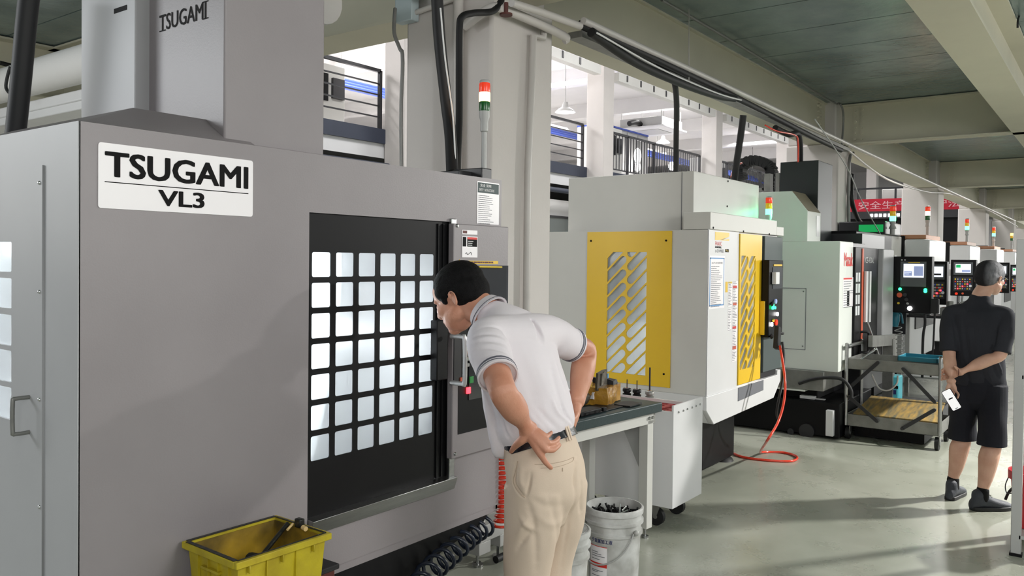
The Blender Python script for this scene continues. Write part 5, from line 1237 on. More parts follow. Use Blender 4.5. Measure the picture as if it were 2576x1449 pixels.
# parcel: taped box with torn flap
p = at(1515, 1012, Z=.80); t = thing('parcel', 'torn carton wrapped in brown packing tape on the dark table', 'parcel', p, math.radians(12))
def crumple(mb, name, m, parent, amp, sc_, sub=3, bev=0, seed=0):
    bmesh.ops.subdivide_edges(mb.bm, edges=mb.bm.edges[:], cuts=sub, use_grid_fill=True)
    for v in mb.bm.verts:
        n = noise.noise_vector(v.co*sc_+Vector((seed, 0, 0))); v.co += n*amp
    return mb.build(name, m, parent, local=True, smooth=True)
b = MB(); b.box(-.125, .125, -.07, .09, 0, .105); crumple(b, 'carton', 'tape', t, .010, 16, 5)
b = MB(); b.box(-.14, .04, -.02, -.008, .09, .19); crumple(b, 'flap', 'cardboard', t, .012, 9, 4, seed=3)
b = MB(); b.box(-.10, .0, -.026, -.018, .11, .18); crumple(b, 'silver_film', 'film', t, .015, 18, 4, seed=5)
b = MB(); b.box(-.005, .012, -.034, -.030, .145, .172); b.build('blue_sticker', 'ink_blue', t, local=True)
b = MB(); b.box(.03, .11, -.05, .08, .085, .13); crumple(b, 'inner_bag', 'black_soft', t, .02, 16, 4, seed=8)
p = at(1452, 1018, Z=.80); t = thing('film_bundle', 'crumpled grey film bundle between the parcel and the bending man', 'bundle', p)
b = MB(); b.ball((0, 0, .045), .11, .08, .05, u=24, v=14)
for v in b.bm.verts:
    v.co += noise.noise_vector(v.co*22)*.022; v.co.z = max(v.co.z, 0.001)
b.build('film', 'film', t, local=True)
b = MB(); b.box(.03, .05, -.09, -.07, .03, .08); crumple(b, 'torn_corner', 'label', t, .01, 30, 2)
p = at(1500, 1034, Z=.80); t = thing('black_tray', 'black moulded plastic tray at the front of the dark table', 'tray', p, math.radians(-3))
b = MB(); b.box(-.22, .20, -.05, .10, .001, .008)
for k in range(5): b.box(-.21+.05*k, -.178+.05*k, -.055, -.03, .006, .026)
b.box(-.23, -.03, -.055, .03, .006, .028)
b.build('shell', 'black', t, local=True, bev=.004)
p = on_table(-.9, .3); b = MB(); b.box(-.12, .12, -.1, .1, 0, .05); o = b.build('black_case', 'black', None, local=True, bev=.006); o.location = p; tag(o, 'flat black case on the table hidden mostly behind the bending man', 'case')
p = at(1580, 1020, Z=.80); b = MB(); b.box(-.07, .08, -.05, .05, .0, .006); crumple(b, 'x', 'black_soft', None, .006, 14, 4); o = COL.objects[-1]; o.name = 'plastic_sheet'; o.location = p+Vector((0, 0, .006)); tag(o, 'wrinkled black plastic sheet in front of the taped parcel', 'sheet')

# buckets
def bucket(x, y, z, label, r=.138, h=.42, text_on=True, group=None):
    t = thing('bucket', label, 'bucket', (x, y, 0))
    pr = [(0, .004), (r*.86, .004), (r*.88, .02), (r*.96, h-.13), (r*1.03, h-.128), (r*1.03, h-.115), (r*.97, h-.112), (r*.975, h-.075), (r*1.06, h-.073), (r*1.06, h-.06), (r*.985, h-.057), (r*.99, h-.03), (r*1.05, h-.028), (r*1.06, h-.004), (r*1.03, h), (r*.98, h), (r*.96, h-.02), (r*.86, .03), (0, .03)]
    b = MB(); b.lathe((x, y, 0), pr, 44); bd = b.build('body', 'bucket', t)
    return t, bd
def on_cyl(me, cx, cy, R, a0, sgn=1):
    """wrap a flat x-z label mesh round a cylinder, starting at angle a0"""
    for v in me.vertices:
        a = a0+v.co.x/R; rr = R+v.co.y; v.co = Vector((cx+rr*math.cos(a), cy+rr*math.sin(a), v.co.z))
    return me
bp_ = at(1545, 1270, D=4.1); bx, by = bp_.x, bp_.y
t, bd = bucket(bx, by, 0, 'scuffed white bucket full of black steel pins with blue Chinese lettering')
view = math.atan2(-by, -bx)   # towards the aisle side the label faces
view = math.atan2(CAM.y-by, CAM.x-bx)
def wrap_text(name, s, m, w, h, z, a_mid_off, parent, R, bold=0):
    me = text_mesh(s, w, h, Matrix(((1, 0, 0, 0), (0, 0, -1, 0), (0, 1, 0, 0), (0, 0, 0, 1))), bold)
    for v in me.vertices: v.co.y = .0012; v.co.z += z
    on_cyl(me, bx, by, R, view+a_mid_off); return link(me, name, m, parent, smooth=False)
R_ = .1315
wrap_text('lettering', '宁金属加工液', 'ink_navy', .115, .021, .262, -.92, bd, R_, .02)
def wrap_rect(name, m, w, z0, z1, a0, parent, off=.001, R=R_):
    b = MB(); n = 14; vs = []
    for i in range(n+1):
        a = view+a0+(w*i/n)/R
        for z in (z0, z1): vs.append(Vector((bx+(R+off)*math.cos(a), by+(R+off)*math.sin(a), z)))
    b.add(vs, [(2*i, 2*i+2, 2*i+3, 2*i+1) for i in range(n)]); return b.build(name, m, parent)
lb_ = wrap_rect('paper_label', 'label', .10, .02, .245, -1.0, bd, .0008)
wrap_rect('red_line', 'ink_red', .10, .243, .246, -1.0, lb_, .0016); wrap_rect('red_band', 'ink_red', .10, .145, .165, -1.0, lb_, .0016)
for k, z in enumerate((.215, .205, .195, .18, .125, .118, .10, .08, .072, .064, .056)): wrap_rect('label_print', 'ink_grey', .04+.045*((k*7) % 5)/5, z, z+.003, -.9, lb_, .0018)
b = MB(); hr = .148
pts = []
for i in range(25):
    a = math.pi*i/24; pts.append(Vector((hr*math.cos(a), -.02-.13*math.sin(a)*.9, -.16*math.sin(a)**.8)))
rotv = Matrix.Rotation(view+math.pi/2-.75, 4, 'Z')
b.tube([Vector((bx, by, .315))+rotv @ p for p in pts], .0042, n=8); b.build('bail_handle', 'plastic_g', t)
for sgn in (-1, 1):
    q = Vector((bx, by, .315))+rotv @ Vector((hr*sgn, -.0, 0)); b = MB(); b.ball(q, .014); b.build('handle_boss', 'bucket', t)
b = MB(); rnd = random.Random(11)
for k in range(150):
    a = rnd.uniform(0, 6.28); rr = .118*math.sqrt(rnd.random()); c = Vector((bx+rr*math.cos(a), by+rr*math.sin(a), .365+rnd.uniform(-.02, .02)))
    d = Vector((rnd.uniform(-1, 1), rnd.uniform(-1, 1), rnd.uniform(-.5, .9))).normalized()*rnd.uniform(.012, .032)
    e0, e1 = c-d, c+d
    for e in (e0, e1):
        q = Vector((e.x-bx, e.y-by)); 
        if q.length > .122: q = q*(.122/q.length); e.x, e.y = bx+q.x, by+q.y
    if (e1-e0).length > .01: b.cyl(e0, e1, rnd.uniform(.0035, .006), n=7)
o = b.build('steel_pins', 'black'); tag(o, 'heap of short black steel pins filling the front bucket', 'pins', kind='stuff')
b = MB(); b.lathe((bx, by, .345), [(0, 0), (.122, 0)], 24); b.build('pin_bed', 'black_soft', o)
for k, (u, v, d) in enumerate((((-.05, -.03)), (.04, -.05), (.07, -.02)) and ((-.045, -.05, (.02, .01, .03)), (.05, -.055, (.035, .0, .01)), (.03, -.085, (.04, -.01, .004)))):
    c = Vector((bx+u*0.6-.03*k+.03, by+v*.6, .392)); d = Vector(d)
    b = MB(); b.cyl(c-d, c+d, .0045, n=8); tag(b.build('bright_pin', 'chrome'), ('bright steel pin standing at the left of the pin heap', 'bright steel pin lying at the right of the pin heap', 'bright steel pin lying at the front of the pin heap')[k], 'pin')
bq = at(1408, 1335, D=3.77); t, bd2 = bucket(bq.x, bq.y, 0, 'white lidded bucket half hidden behind the khaki trousers', r=.135, h=.41)
b = MB(); b.lathe((bq.x, bq.y, .395), [(0, .012), (.12, .012), (.128, .016), (.13, 0)], 36); b.build('lid', 'bucket', bd2)

# crate on maroon cabinet
t = thing('yellow_crate', 'grimy yellow plastic crate in front of the grey lathe', 'crate', (1.51, 2.045, .66), math.radians(-1.5))
hx_, hy_, H = .152, .125, .14
def crate_shell(mb, hx, hy, z0, z1, th, taper=.93):
    o0 = [(-hx*taper, -hy*taper), (hx*taper, -hy*taper), (hx*taper, hy*taper), (-hx*taper, hy*taper)]; o1 = [(-hx, -hy), (hx, -hy), (hx, hy), (-hx, hy)]
    i0 = [(a*(1-th/hx), c*(1-th/hy)) for a, c in o0]; i1 = [(a*(1-th/hx), c*(1-th/hy)) for a, c in o1]
    vs = [(*p, z0) for p in o0]+[(*p, z1) for p in o1]+[(*p, z0+.006) for p in i0]+[(*p, z1) for p in i1]
    fs = [(3, 2, 1, 0)]+[(i, (i+1) % 4, 4+(i+1) % 4, 4+i) for i in range(4)]+[(4+i, 4+(i+1) % 4, 12+(i+1) % 4, 12+i) for i in range(4)]+[(12+i, 12+(i+1) % 4, 8+(i+1) % 4, 8+i) for i in range(4)]+[(8, 9, 10, 11)]
    mb.add([Vector(v) for v in vs], fs)
b = MB(); crate_shell(b, hx_, hy_, .0, H, .004); b.build('shell', 'crate', t, local=True, bev=.003)
b = MB()
for sx, sy, w, d in ((0, -1, hx_+.012, .012), (0, 1, hx_+.012, .012)):
    b.box(-w, w, sy*(hy_+.006)-.007, sy*(hy_+.006)+.007, H-.018, H+.0015)
for sx in (-1, 1): b.box(sx*(hx_+.006)-.007, sx*(hx_+.006)+.007, -hy_+.001, hy_-.001, H-.018, H+.0015)
for k in range(3): b.box(-hx_+.03+.11*k, -hx_+.034+.11*k, -hy_-.012, -hy_+.002, H-.04, H-.017)
b.build('rim', 'crate', t, local=True, bev=.003)
b = MB()
for x0, x1, y0, y1 in ((-hx_, hx_, -hy_-.002, -hy_+.004), (-hx_, hx_, hy_-.004, hy_+.009), (-hx_-.009, -hx_+.004, -hy_+.004, hy_-.004), (hx_-.004, hx_+.003, -hy_+.004, hy_-.004)): b.box(x0, x1, y0, y1, H+.0018, H+.0032)
b.build('grimy_edge', 'grime', t, local=True)
b = MB(); b.box(-hx_*.9, hx_*.9, -hy_*.9, hy_*.9, .008, .012); b.build('oily_bottom', 'grime', t, local=True)
b = MB()
for k in range(4): b.box(-hx_-.004, -hx_+.004, -.085+.05*k, -.082+.05*k, .02, H-.02)
b.box(-hx_-.008, -hx_+.004, -.045, .045, H-.055, H-.048); b.build('side_ribs', 'crate', t, local=True)
for k in range(2):
    b = MB(); b.box(-.06+.1*k, -.057+.1*k, -hy_-.004, -hy_+.006, .01, H-.02); b.build('front_rib', 'crate', t, local=True)
CT = wloc(t)
def in_crate(x, y, z): return CT @ Vector((x, y, z))
hose('oily_rod', [in_crate(-.09, -.05, .05), in_crate(.125, .025, .146)], .007, 'grime', 'dark oily rod lying across the yellow crate', 'rod', 1)
b = MB(); crate_shell(b, hx_*.955, hy_*.955, .008, H-.006, .002, .94); b.build('grimy_lining', 'crate_in', t, local=True)
t = thing('paint_brush', 'oily brush with pale wooden end resting on the rim of the yellow crate', 'brush', in_crate(.12, .03, .14))
b = MB(); b.cyl(in_crate(.09, -.02, .145), in_crate(.125, .0, .15), .004, n=8); b.build('handle', 'wood', t)
b = MB(); b.obox(in_crate(.135, -.02, .155), (.010, 0, 0), (0, .014, 0), (0, 0, .014)); b.build('bristles', 'grime', t, bev=.004)
b = MB(); b.cyl(in_crate(.128, -.045, .148), in_crate(.126, -.062, .147), .0075, n=12); b.build('wooden_end', 'wood', t)
for k, (x, y, r, lab) in enumerate(((-.02, -.05, .045, 'oily rag lump at the front of the yellow crate'), (.07, .01, .04, 'oily rag lump at the right inside the yellow crate'), (.02, .05, .035, 'small dark lump at the back of the yellow crate'))):
    b = MB(); b.ball(in_crate(x, y, .045), r, r*.8, .035, u=18, v=10)
    for v in b.bm.verts: v.co += noise.noise_vector(v.co*30)*.012
    tag(b.build('oily_rag', 'grime' if k != 1 else mat('oiled_card', (112, 96, 50), .6, 0, .2, 20)), lab, 'rag')
t = thing('maroon_cabinet', 'maroon steel cabinet with black top under the yellow crate', 'cabinet', (1.6, 2.02, 0))
b = MB(); b.box(1.30, 1.77, 2.0, 2.18, 0, .64); b.build('body', 'maroon', t, bev=.005)
b = MB(); b.box(1.29, 1.78, 1.99, 2.185, .64, .657); b.build('top', 'charcoal', t, bev=.003)

# low grey stand behind the bending man
q = at(1215, 1325, Y=2.72); t = thing('machine_stand', 'low grey steel stand on a levelling foot behind the bending man', 'stand', (3.6, 2.75, 0))
x0 = at(1198, 1360, Y=2.7).x; zt1 = at(1220, 1318, Y=2.7).z; zt0 = at(1240, 1350, Y=2.7).z
b = MB(); b.box(x0, 3.64, 2.68, 2.78, zt0, zt1); b.build('crossbar', 'plastic_g', t, bev=.003)
b = MB(); b.box(x0, x0+.10, 2.68, 2.78, .075, zt0); b.build('leg', 'plastic_g', t, bev=.003)
b = MB(); b.box(3.54, 3.63, 2.68, 2.78, .075, zt0); b.build('leg', 'plastic_g', t, bev=.003)
for x in (x0+.05, 3.585):
    b = MB(); b.cyl((x, 2.73, 0), (x, 2.73, .012), .03, n=16); b.cyl((x, 2.73, .012), (x, 2.73, .08), .008, n=8); b.build('levelling_foot', 'steel', t)
b = MB(); b.cyl(at(1247, 1408, Z=.022), at(1310, 1378, Z=.022), .02, n=12); tag(b.build('black_roll', 'black_soft'), 'short black tube lying on the floor behind the bending man', 'tube')

# rack post at the right edge and the red bucket on its shelf
cxl = at(2560, 1356, Y=.47).x
t = thing('steel_rack', 'pale steel rack whose corner post stands at the right edge of the view', 'rack', (5.6, 0, 0))
for x, y in ((cxl, .42), (cxl-.42, .42), (cxl, -.6), (cxl-.42, -.6)):
    b = MB(); b.box(x, x+.05, y, y+.05, .015, 1.78); p_ = b.build('post', 'plastic_g', t, bev=.003)
    b = MB(); b.box(x-.006, x+.056, y-.006, y+.056, 0, .015); b.build('foot', 'black', p_)
for z in (.10, 1.0, 1.6):
    b = MB(); b.box(cxl-.42, cxl+.05, -.6, .43, z, z+.02); b.build('shelf', 'plastic_g', t)
q = at(2553, 1005, X=cxl-.02); b = MB(); b.ball((cxl-.03, .482, q.z), .02, .016, .065); b.box(cxl-.03, cxl+.01, .44, .485, q.z+.04, q.z+.055); b.build('hook_bracket', 'charcoal', t)
bxr = cxl-.19; byr = .13; zb2 = .121
hb = at(2575, 1182, X=bxr).z
t = thing('red_bucket', 'red plastic bucket on the rack shelf at the right edge', 'bucket', (bxr, byr, zb2))
for _ in range(30):
    e = Vector((bxr+.6*.14, byr+.8*.14, hb-.03)); v = e-CAM; pxx = 1288+F_PX*v.dot(RR)/v.dot(FF)
    if pxx > 2556: byr += .008
b = MB(); b.lathe((bxr, byr, zb2), [(0, .004), (.105, .004), (.125, hb-zb2-.05), (.14, hb-zb2-.048), (.14, hb-zb2), (.13, hb-zb2), (.12, hb-zb2-.03), (.1, .02), (0, .02)], 32); b.build('body', 'red', t)
b = MB(); b.tube([(bxr, byr+.135, hb-.05), (bxr-.02, byr+.15, hb-.10), (bxr-.04, byr+.14, hb-.14), (bxr-.06, byr+.11, hb-.13)], .003, smooth=4); b.build('wire_handle', 'charcoal', t)
hose('power_cable', [at(2529, 1257, X=5.75), at(2538, 1238, X=5.75), at(2555, 1222, X=5.72), at(2575, 1212, X=5.7)], .008, 'black_soft', 'thin black cable end curling out beside the red bucket', smooth=5)
# ================================================================ PEOPLE
def V(*a): return Vector(a)
def head_into(b, T, jaw=1.0, voxel=None):
    """head volumes in head space (x right, y forward, z up, origin between the ears), moved by T"""
    R3 = T.to_3x3()
    def e(c, rx, ry, rz, rot=None, u=24, v=16):
        b.ball(T @ V(*c), rx, ry, rz, R=(R3 @ rot) if rot else R3, u=u, v=v)
    e((0, -.012, .030), .0765, .097, .090)
    e((0, .026, .040), .069, .066, .060)
    e((0, .032, -.025), .061, .062, .066)
    e((0, .040, -.062), .050*jaw, .050, .045)
    e((0, .066, -.088), .026*jaw, .024, .020)
    for s in (-1, 1):
        e((s*.036, .056, -.020), .026, .030, .026)
        e((s*.034*jaw, .022, -.050), .028, .046, .034)
        e((s*.028, .077, .022), .020, .012, .008)
        e((s*.029, .075, .002), .0145, .012, .009)
        # ear
        er = Matrix.Rotation(s*.35, 3, 'Z') @ Matrix.Rotation(-.18, 3, 'X')
        e((s*.077, -.024, -.016), .0050, .0135, .0245, er)
        b.tube([T @ V(s*.079, -.010, -.010), T @ V(s*.084, -.012, .004), T @ V(s*.088, -.025, .011), T @ V(s*.089, -.037, .001), T @ V(s*.086, -.037, -.017), T @ V(s*.082, -.027, -.034), T @ V(s*.078, -.019, -.039)], .0038, n=8, smooth=4)
    b.limb([(T @ V(0, .086, .018), .0075), (T @ V(0, .098, .000), .0085), (T @ V(0, .108, -.018), .0115), (T @ V(0, .100, -.028), .011)], n=12)
    for s in (-1, 1): e((s*.012, .096, -.025), .009, .010, .008)
    e((0, .088, -.050), .022, .010, .0065); e((0, .085, -.060), .020, .010, .0068)
def face_parts(T, body, skin):
    R3 = T.to_3x3()
    for s in (-1, 1):
        b = MB(); b.ball(T @ V(s*.029, .0775, .002), .0105, .0075, .0048, R=R3); e = b.build('eye', 'ink_white', body)
        b = MB(); b.ball(T @ V(s*.029, .0835, .002), .0042, .0025, .0042, R=R3); b.build('iris', 'ink', e)
        b = MB(); b.tube([T @ V(s*.016, .093, .023), T @ V(s*.032, .094, .029), T @ V(s*.050, .082, .024)], [.002, .0035, .0015]*1, n=6) if False else b.tube([T @ V(s*.015, .0885, .022), T @ V(s*.029, .0875, .027), T @ V(s*.044, .078, .023)], .0026, n=6, smooth=4)
        b.build('eyebrow', 'hair', body)
    b = MB(); b.ball(T @ V(0, .0905, -.0545), .019, .006, .0050, R=R3); b.build('lips', 'lip', body)
def finger(b, pts, r0=.0088, r1=.0068):
    n = len(pts)
    b.limb([(p, r0+(r1-r0)*i/(n-1)) for i, p in enumerate(pts)], n=10, sub=4)
def limbset(b, specs):
    for sp in specs: b.limb(sp)
def cloth_disp(amp, scale, seed=0, aniso=(1, 1, 1)):
    o = Vector((seed*3.1, seed*1.7, 0))
    def f(p, n):
        q = Vector((p.x*aniso[0], p.y*aniso[1], p.z*aniso[2]))*scale+o
        t = noise.noise(q)+.5*noise.noise(q*2.1)
        return n*(amp*t)
    return f
def folds(lines_, base=None):
    """each fold: (a, b, width, depth): a soft valley (depth<0) or ridge along segment a-b"""
    L = [(Vector(a), Vector(c), w, d) for a, c, w, d in lines_]
    def f(p, n):
        k = 0
        for a, c, w, d in L:
            ac = c-a; t = max(0, min(1, (p-a).dot(ac)/ac.length_squared)); q = a+ac*t
            r = (p-q).length/w
            if r < 2.2: k += 1.9*d*math.exp(-r*r)*(1-.6*abs(2*t-1))
        v = n*k
        if base: v = v+base(p, n)
        return v
    return f

from mathutils.bvhtree import BVHTree
def sculpt(me, strokes, base=None):
    """press creases into a garment: strokes are (pixel polyline, half width, depth), dropped onto the surface"""
    bm = bmesh.new(); bm.from_mesh(me); t = BVHTree.FromBMesh(bm); bm.free(); segs = []
    for px, w, d in strokes:
        P_ = []
        for x, y in px:
            p = at(x, y, D=3.0); h = t.ray_cast(CAM, (p-CAM).normalized())
            if h[0] is not None: P_.append(h[0])
        if len(P_) > 1:
            P_ = catmull(P_, 5); n = len(P_)-1
            for i in range(n):
                k0 = min(1, 3.0*min(i+.5, n-i-.5)/n); segs.append((P_[i], P_[i+1], w, d*k0))
    nr = [v.normal.copy() for v in me.vertices]
    for v, n in zip(me.vertices, nr):
        best = {}
        for j, (a, c, w, d) in enumerate(segs):
            if abs(v.co.x-a.x) > .06 or abs(v.co.z-a.z) > .06 or abs(v.co.y-a.y) > .06: continue
            ac = c-a; tt = max(0, min(1, (v.co-a).dot(ac)/max(1e-9, ac.length_squared))); r = (v.co-a-ac*tt).length/w
            if r < 2.6:
                k = d*math.exp(-r*r); q = best.get(d*0+w+(d > 0), 0)
                if abs(k) > abs(q): best[w+(d > 0)] = k
        o = n*sum(best.values()) if best else Vector()
        if base: o = o+base(v.co, n)
        v.co = v.co+o
    return me

# ---------------------------------------------------------------- man bending towards the lathe window
m1 = thing('person', 'man in white polo and khaki trousers bending to look into the lathe', 'person', (2.36, 1.62, 0))
HT = Matrix.Translation((2.325, 1.955, 1.490)) @ Matrix.Rotation(math.radians(6), 4, 'Z') @ Matrix.Rotation(math.radians(-28), 4, 'X') @ Matrix.Rotation(math.radians(3), 4, 'Y') @ Matrix.Scale(1.05, 4)
b = MB(); head_into(b, HT, 1.08)
X_ = V(1, 0, 0)
b.limb([(V(2.345, 1.77, 1.385), .075, .066, X_), (V(2.34, 1.82, 1.425), .060, .060, X_), (V(2.333, 1.872, 1.458), .058, .062, X_), (V(2.328, 1.915, 1.475), .056, .066, X_)], n=24)
# trunk under the shirt
b.limb([(V(2.36, 1.60, .92), .14, .10, X_), (V(2.36, 1.63, 1.08), .13, .095, X_), (V(2.35, 1.68, 1.24), .145, .09, X_), (V(2.35, 1.735, 1.36), .14, .07, X_), (V(2.345, 1.78, 1.40), .08, .05, X_)], n=24)
shL, elL, wrL = V(2.185, 1.725, 1.365), V(2.035, 1.535, 1.222), at(1328, 1080, X=2.165)
shR, elR, wrR = V(2.525, 1.70, 1.362), at(1474, 884, X=2.745), at(1452, 1008, X=2.585)
b.limb([(shL, .052), (shL.lerp(elL, .5), .048), (elL, .0435), (elL.lerp(wrL, .28), .0455), (elL.lerp(wrL, .6), .038), (wrL, .0275, .033, V(0, .6, .8))], n=22)
b.limb([(shR, .052), (shR.lerp(elR, .5), .048), (elR, .0435), (elR.lerp(wrR, .3), .047), (elR.lerp(wrR, .65), .040), (wrR, .028, .034, V(0, 1, 0))], n=22)
# left hand: spread on the hip, thumb forward over the belt, fingers back
def ip(px, py, D): return at(px, py, D=D)
wl = wrL
kn = {'index': ip(1362, 1146, 2.635), 'middle': ip(1373, 1131, 2.63), 'ring': ip(1378, 1114, 2.64), 'pinky': ip(1374, 1099, 2.66)}
pc = (wl+kn['middle'])/2
for k, r in (('index', .0145), ('middle', .0145), ('ring', .0135), ('pinky', .0125)):
    s0 = wl.lerp(kn[k], .12)
    b.limb([(s0, .019), (wl.lerp(kn[k], .55), .0175), (kn[k], r*.84)], n=12)
finger(b, [kn['index'], ip(1371, 1161, 2.64), ip(1379, 1170, 2.65), ip(1386, 1177, 2.66)], .0110, .0080)
finger(b, [kn['middle'], ip(1389, 1133, 2.645), ip(1400, 1126, 2.665), ip(1407, 1119, 2.68)], .0106, .0078)
finger(b, [kn['ring'], ip(1391, 1114, 2.66), ip(1401, 1107, 2.68), ip(1406, 1101, 2.695)], .0100, .0074)
finger(b, [kn['pinky'], ip(1382, 1093, 2.68), ip(1387, 1088, 2.69)], .0090, .0070)
b.limb([(wl.lerp(pc, .3), .019), (ip(1312, 1108, 2.66), .0150), (ip(1300, 1118, 2.68), .0125), (ip(1291, 1128, 2.70), .0100), (ip(1286, 1136, 2.72), .0080)], n=12)
# right hand, fingers curled round the far hip
wr = wrR
for k in range(4):
    kk = at(1453-2*k, 1036+7*k, X=2.555-.006*k); b.limb([(wr, .0175), (wr.lerp(kk, .6), .0165), (kk, .0115)], n=12)
    finger(b, [kk, at(1447-2*k, 1050+9*k, X=2.525-.004*k), at(1438-2*k, 1056+10*k, X=2.495-.004*k)], .0098, .0075)
b.limb([(wr, .017), (wr+V(-.01, .035, -.04), .013), (wr+V(-.03, .06, -.065), .009)], n=10)
# legs under the trousers
LG = {'L': (V(2.292, 1.60, .90), V(2.290, 1.615, .50), V(2.285, 1.56, .09)), 'R': (V(2.440, 1.60, .90), V(2.445, 1.625, .50), V(2.455, 1.575, .09))}
for k, (h, kn_, an) in LG.items():
    b.limb([(h, .075), (h.lerp(kn_, .5), .065), (kn_, .05), (kn_.lerp(an, .35), .05), (an, .036)], n=18)
    b.limb([(an+V(0, -.03, -.02), .035, .03, X_), (an+V(0, .06, -.045), .038, .026, X_), (an+V(0, .13, -.06), .036, .018, X_)], n=14)
me = remeshed(b, .0036, 5, .5)
body = link(me, 'body', 'skin1', m1, angle=180)
face_parts(HT, body, 'skin1')
b = MB()
for px, py, D, sc_ in ((1386.5, 1178.5, 2.648, 1), (1406, 1120, 2.665, 1), (1405, 1102, 2.68, .9)):
    b.ball(ip(px, py, D), .0055*sc_, .004, .0045*sc_)
b.build('fingernails', 'nail', body) if False else b.bm.free()
# hair
b = MB(); R3 = HT.to_3x3()
def he(c, rx, ry, rz): b.ball(HT @ V(*c), rx, ry, rz, R=R3, u=26, v=18)
he((0, -.014, .044), .0815, .1005, .086); he((0, -.045, .008), .0800, .071, .070); he((0, -.068, -.030), .058, .036, .032)
he((0, .014, .078), .056, .058, .040)
for s in (-1, 1): he((s*.060, .012, .034), .0225, .042, .036); he((s*.066, .022, .008), .0125, .012, .024)
hm = remeshed(b, .0042, 4, .5, cloth_disp(.0010, 60, 3))
link(hm, 'hair', 'hair', m1, angle=180)

# shirt: torso, both sleeves
spine = [(V(2.360, 1.618, 1.020), .150, .112), (V(2.358, 1.630, 1.055), .163, .126), (V(2.356, 1.650, 1.13), .162, .126), (V(2.353, 1.678, 1.21), .168, .122), (V(2.351, 1.708, 1.295), .184, .116), (V(2.350, 1.735, 1.350), .192, .102), (V(2.347, 1.762, 1.392), .160, .086), (V(2.344, 1.790, 1.418), .095, .068), (V(2.342, 1.812, 1.428), .070, .062)]
b = MB(); b.limb([(p, a, c, X_) for p, a, c in spine], n=36, sub=5)
b.limb([(V(2.34, 1.705, 1.345), .10), (shL+V(.01, 0, .0), .074), (shL.lerp(elL, .22), .072), (shL.lerp(elL, .48), .0665), (shL.lerp(elL, .70), .0645)], n=24, cap=False)
b.limb([(V(2.36, 1.70, 1.345), .10), (shR+V(-.01, 0, .0), .074), (shR.lerp(elR, .25), .071), (shR.lerp(elR, .46), .0655), (shR.lerp(elR, .62), .0635)], n=24, cap=False)
# loose cloth hanging in front of the belly
b.limb([(V(2.33, 1.78, 1.27), .10, .045, X_), (V(2.32, 1.745, 1.16), .115, .045, X_), (V(2.315, 1.715, 1.05), .115, .045, X_), (V(2.315, 1.705, .975), .105, .035, X_)], n=24)
sm = sculpt(remeshed(b, .0048, 6, .6), [
    ([(1188, 850), (1228, 840), (1268, 850)], .007, -.0042), ([(1186, 868), (1235, 857), (1278, 872)], .007, -.0042), ([(1188, 888), (1240, 877), (1284, 897)], .007, -.0040), ([(1198, 832), (1245, 822), (1292, 838)], .007, -.0036),
    ([(1190, 859), (1232, 849), (1272, 861)], .006, .0028), ([(1188, 878), (1238, 867), (1280, 884)], .006, .0028), ([(1200, 908), (1240, 896), (1275, 905)], .007, -.003),
    ([(1278, 862), (1292, 905), (1302, 960)], .011, -.0065), ([(1398, 905), (1412, 950), (1425, 990)], .010, -.004),
    ([(1305, 890), (1332, 960), (1352, 1040)], .020, -.004), ([(1385, 910), (1400, 975), (1418, 1040)], .015, -.005), ([(1345, 900), (1368, 955), (1385, 1010)], .020, .0025),
    ([(1388, 1000), (1405, 1040), (1434, 1066)], .008, .006), ([(1412, 1005), (1426, 1045), (1440, 1066)], .006, -.007), ([(1350, 1025), (1378, 1055), (1402, 1078)], .009, -.005), ([(1330, 1040), (1345, 1060), (1372, 1086)], .008, .004),
    ([(1222, 1000), (1243, 1070), (1262, 1132)], .007, -.006), ([(1240, 985), (1262, 1050), (1282, 1105)], .007, -.006), ([(1230, 1020), (1250, 1085), (1270, 1140)], .006, .005), ([(1212, 970), (1228, 1020), (1246, 1090)], .007, .005), ([(1250, 1010), (1270, 1065), (1288, 1100)], .006, .004)],
    cloth_disp(.0030, 9, 2))
shirt = link(sm, 'polo_shirt', 'shirt', m1, angle=180)
# collar
b = MB()
nc = V(2.338, 1.838, 1.440); ax = V(0, .80, .50).normalized(); up_ = V(0, -.5, .80).normalized()
def collar_ring(c, ra, rb, n=28): return [c+X_*ra*math.cos(2*math.pi*i/n)+up_*rb*math.sin(2*math.pi*i/n) for i in range(n)]
A = collar_ring(nc+ax*.022, .064, .066); B = collar_ring(nc-ax*.016+V(0, 0, -.0), .083, .080); C_ = collar_ring(nc-ax*.014, .076, .073); D_ = collar_ring(nc+ax*.016, .061, .063)
n = 28; b.add(A+B+C_+D_, [(i, (i+1) % n, n+(i+1) % n, n+i) for i in range(n)]+[(n+i, n+(i+1) % n, 2*n+(i+1) % n, 2*n+i) for i in range(n)]+[(2*n+i, 2*n+(i+1) % n, 3*n+(i+1) % n, 3*n+i) for i in range(n)]+[(3*n+i, 3*n+(i+1) % n, (i+1) % n, i) for i in range(n)])
col = b.build('collar', 'shirt', shirt)
b = MB(); cr = [c for c in collar_ring(nc-ax*.006, .0795, .0775)]; b.tube(cr+[cr[0]], .0014, n=6); b.build('collar_stripe', 'trim', col)
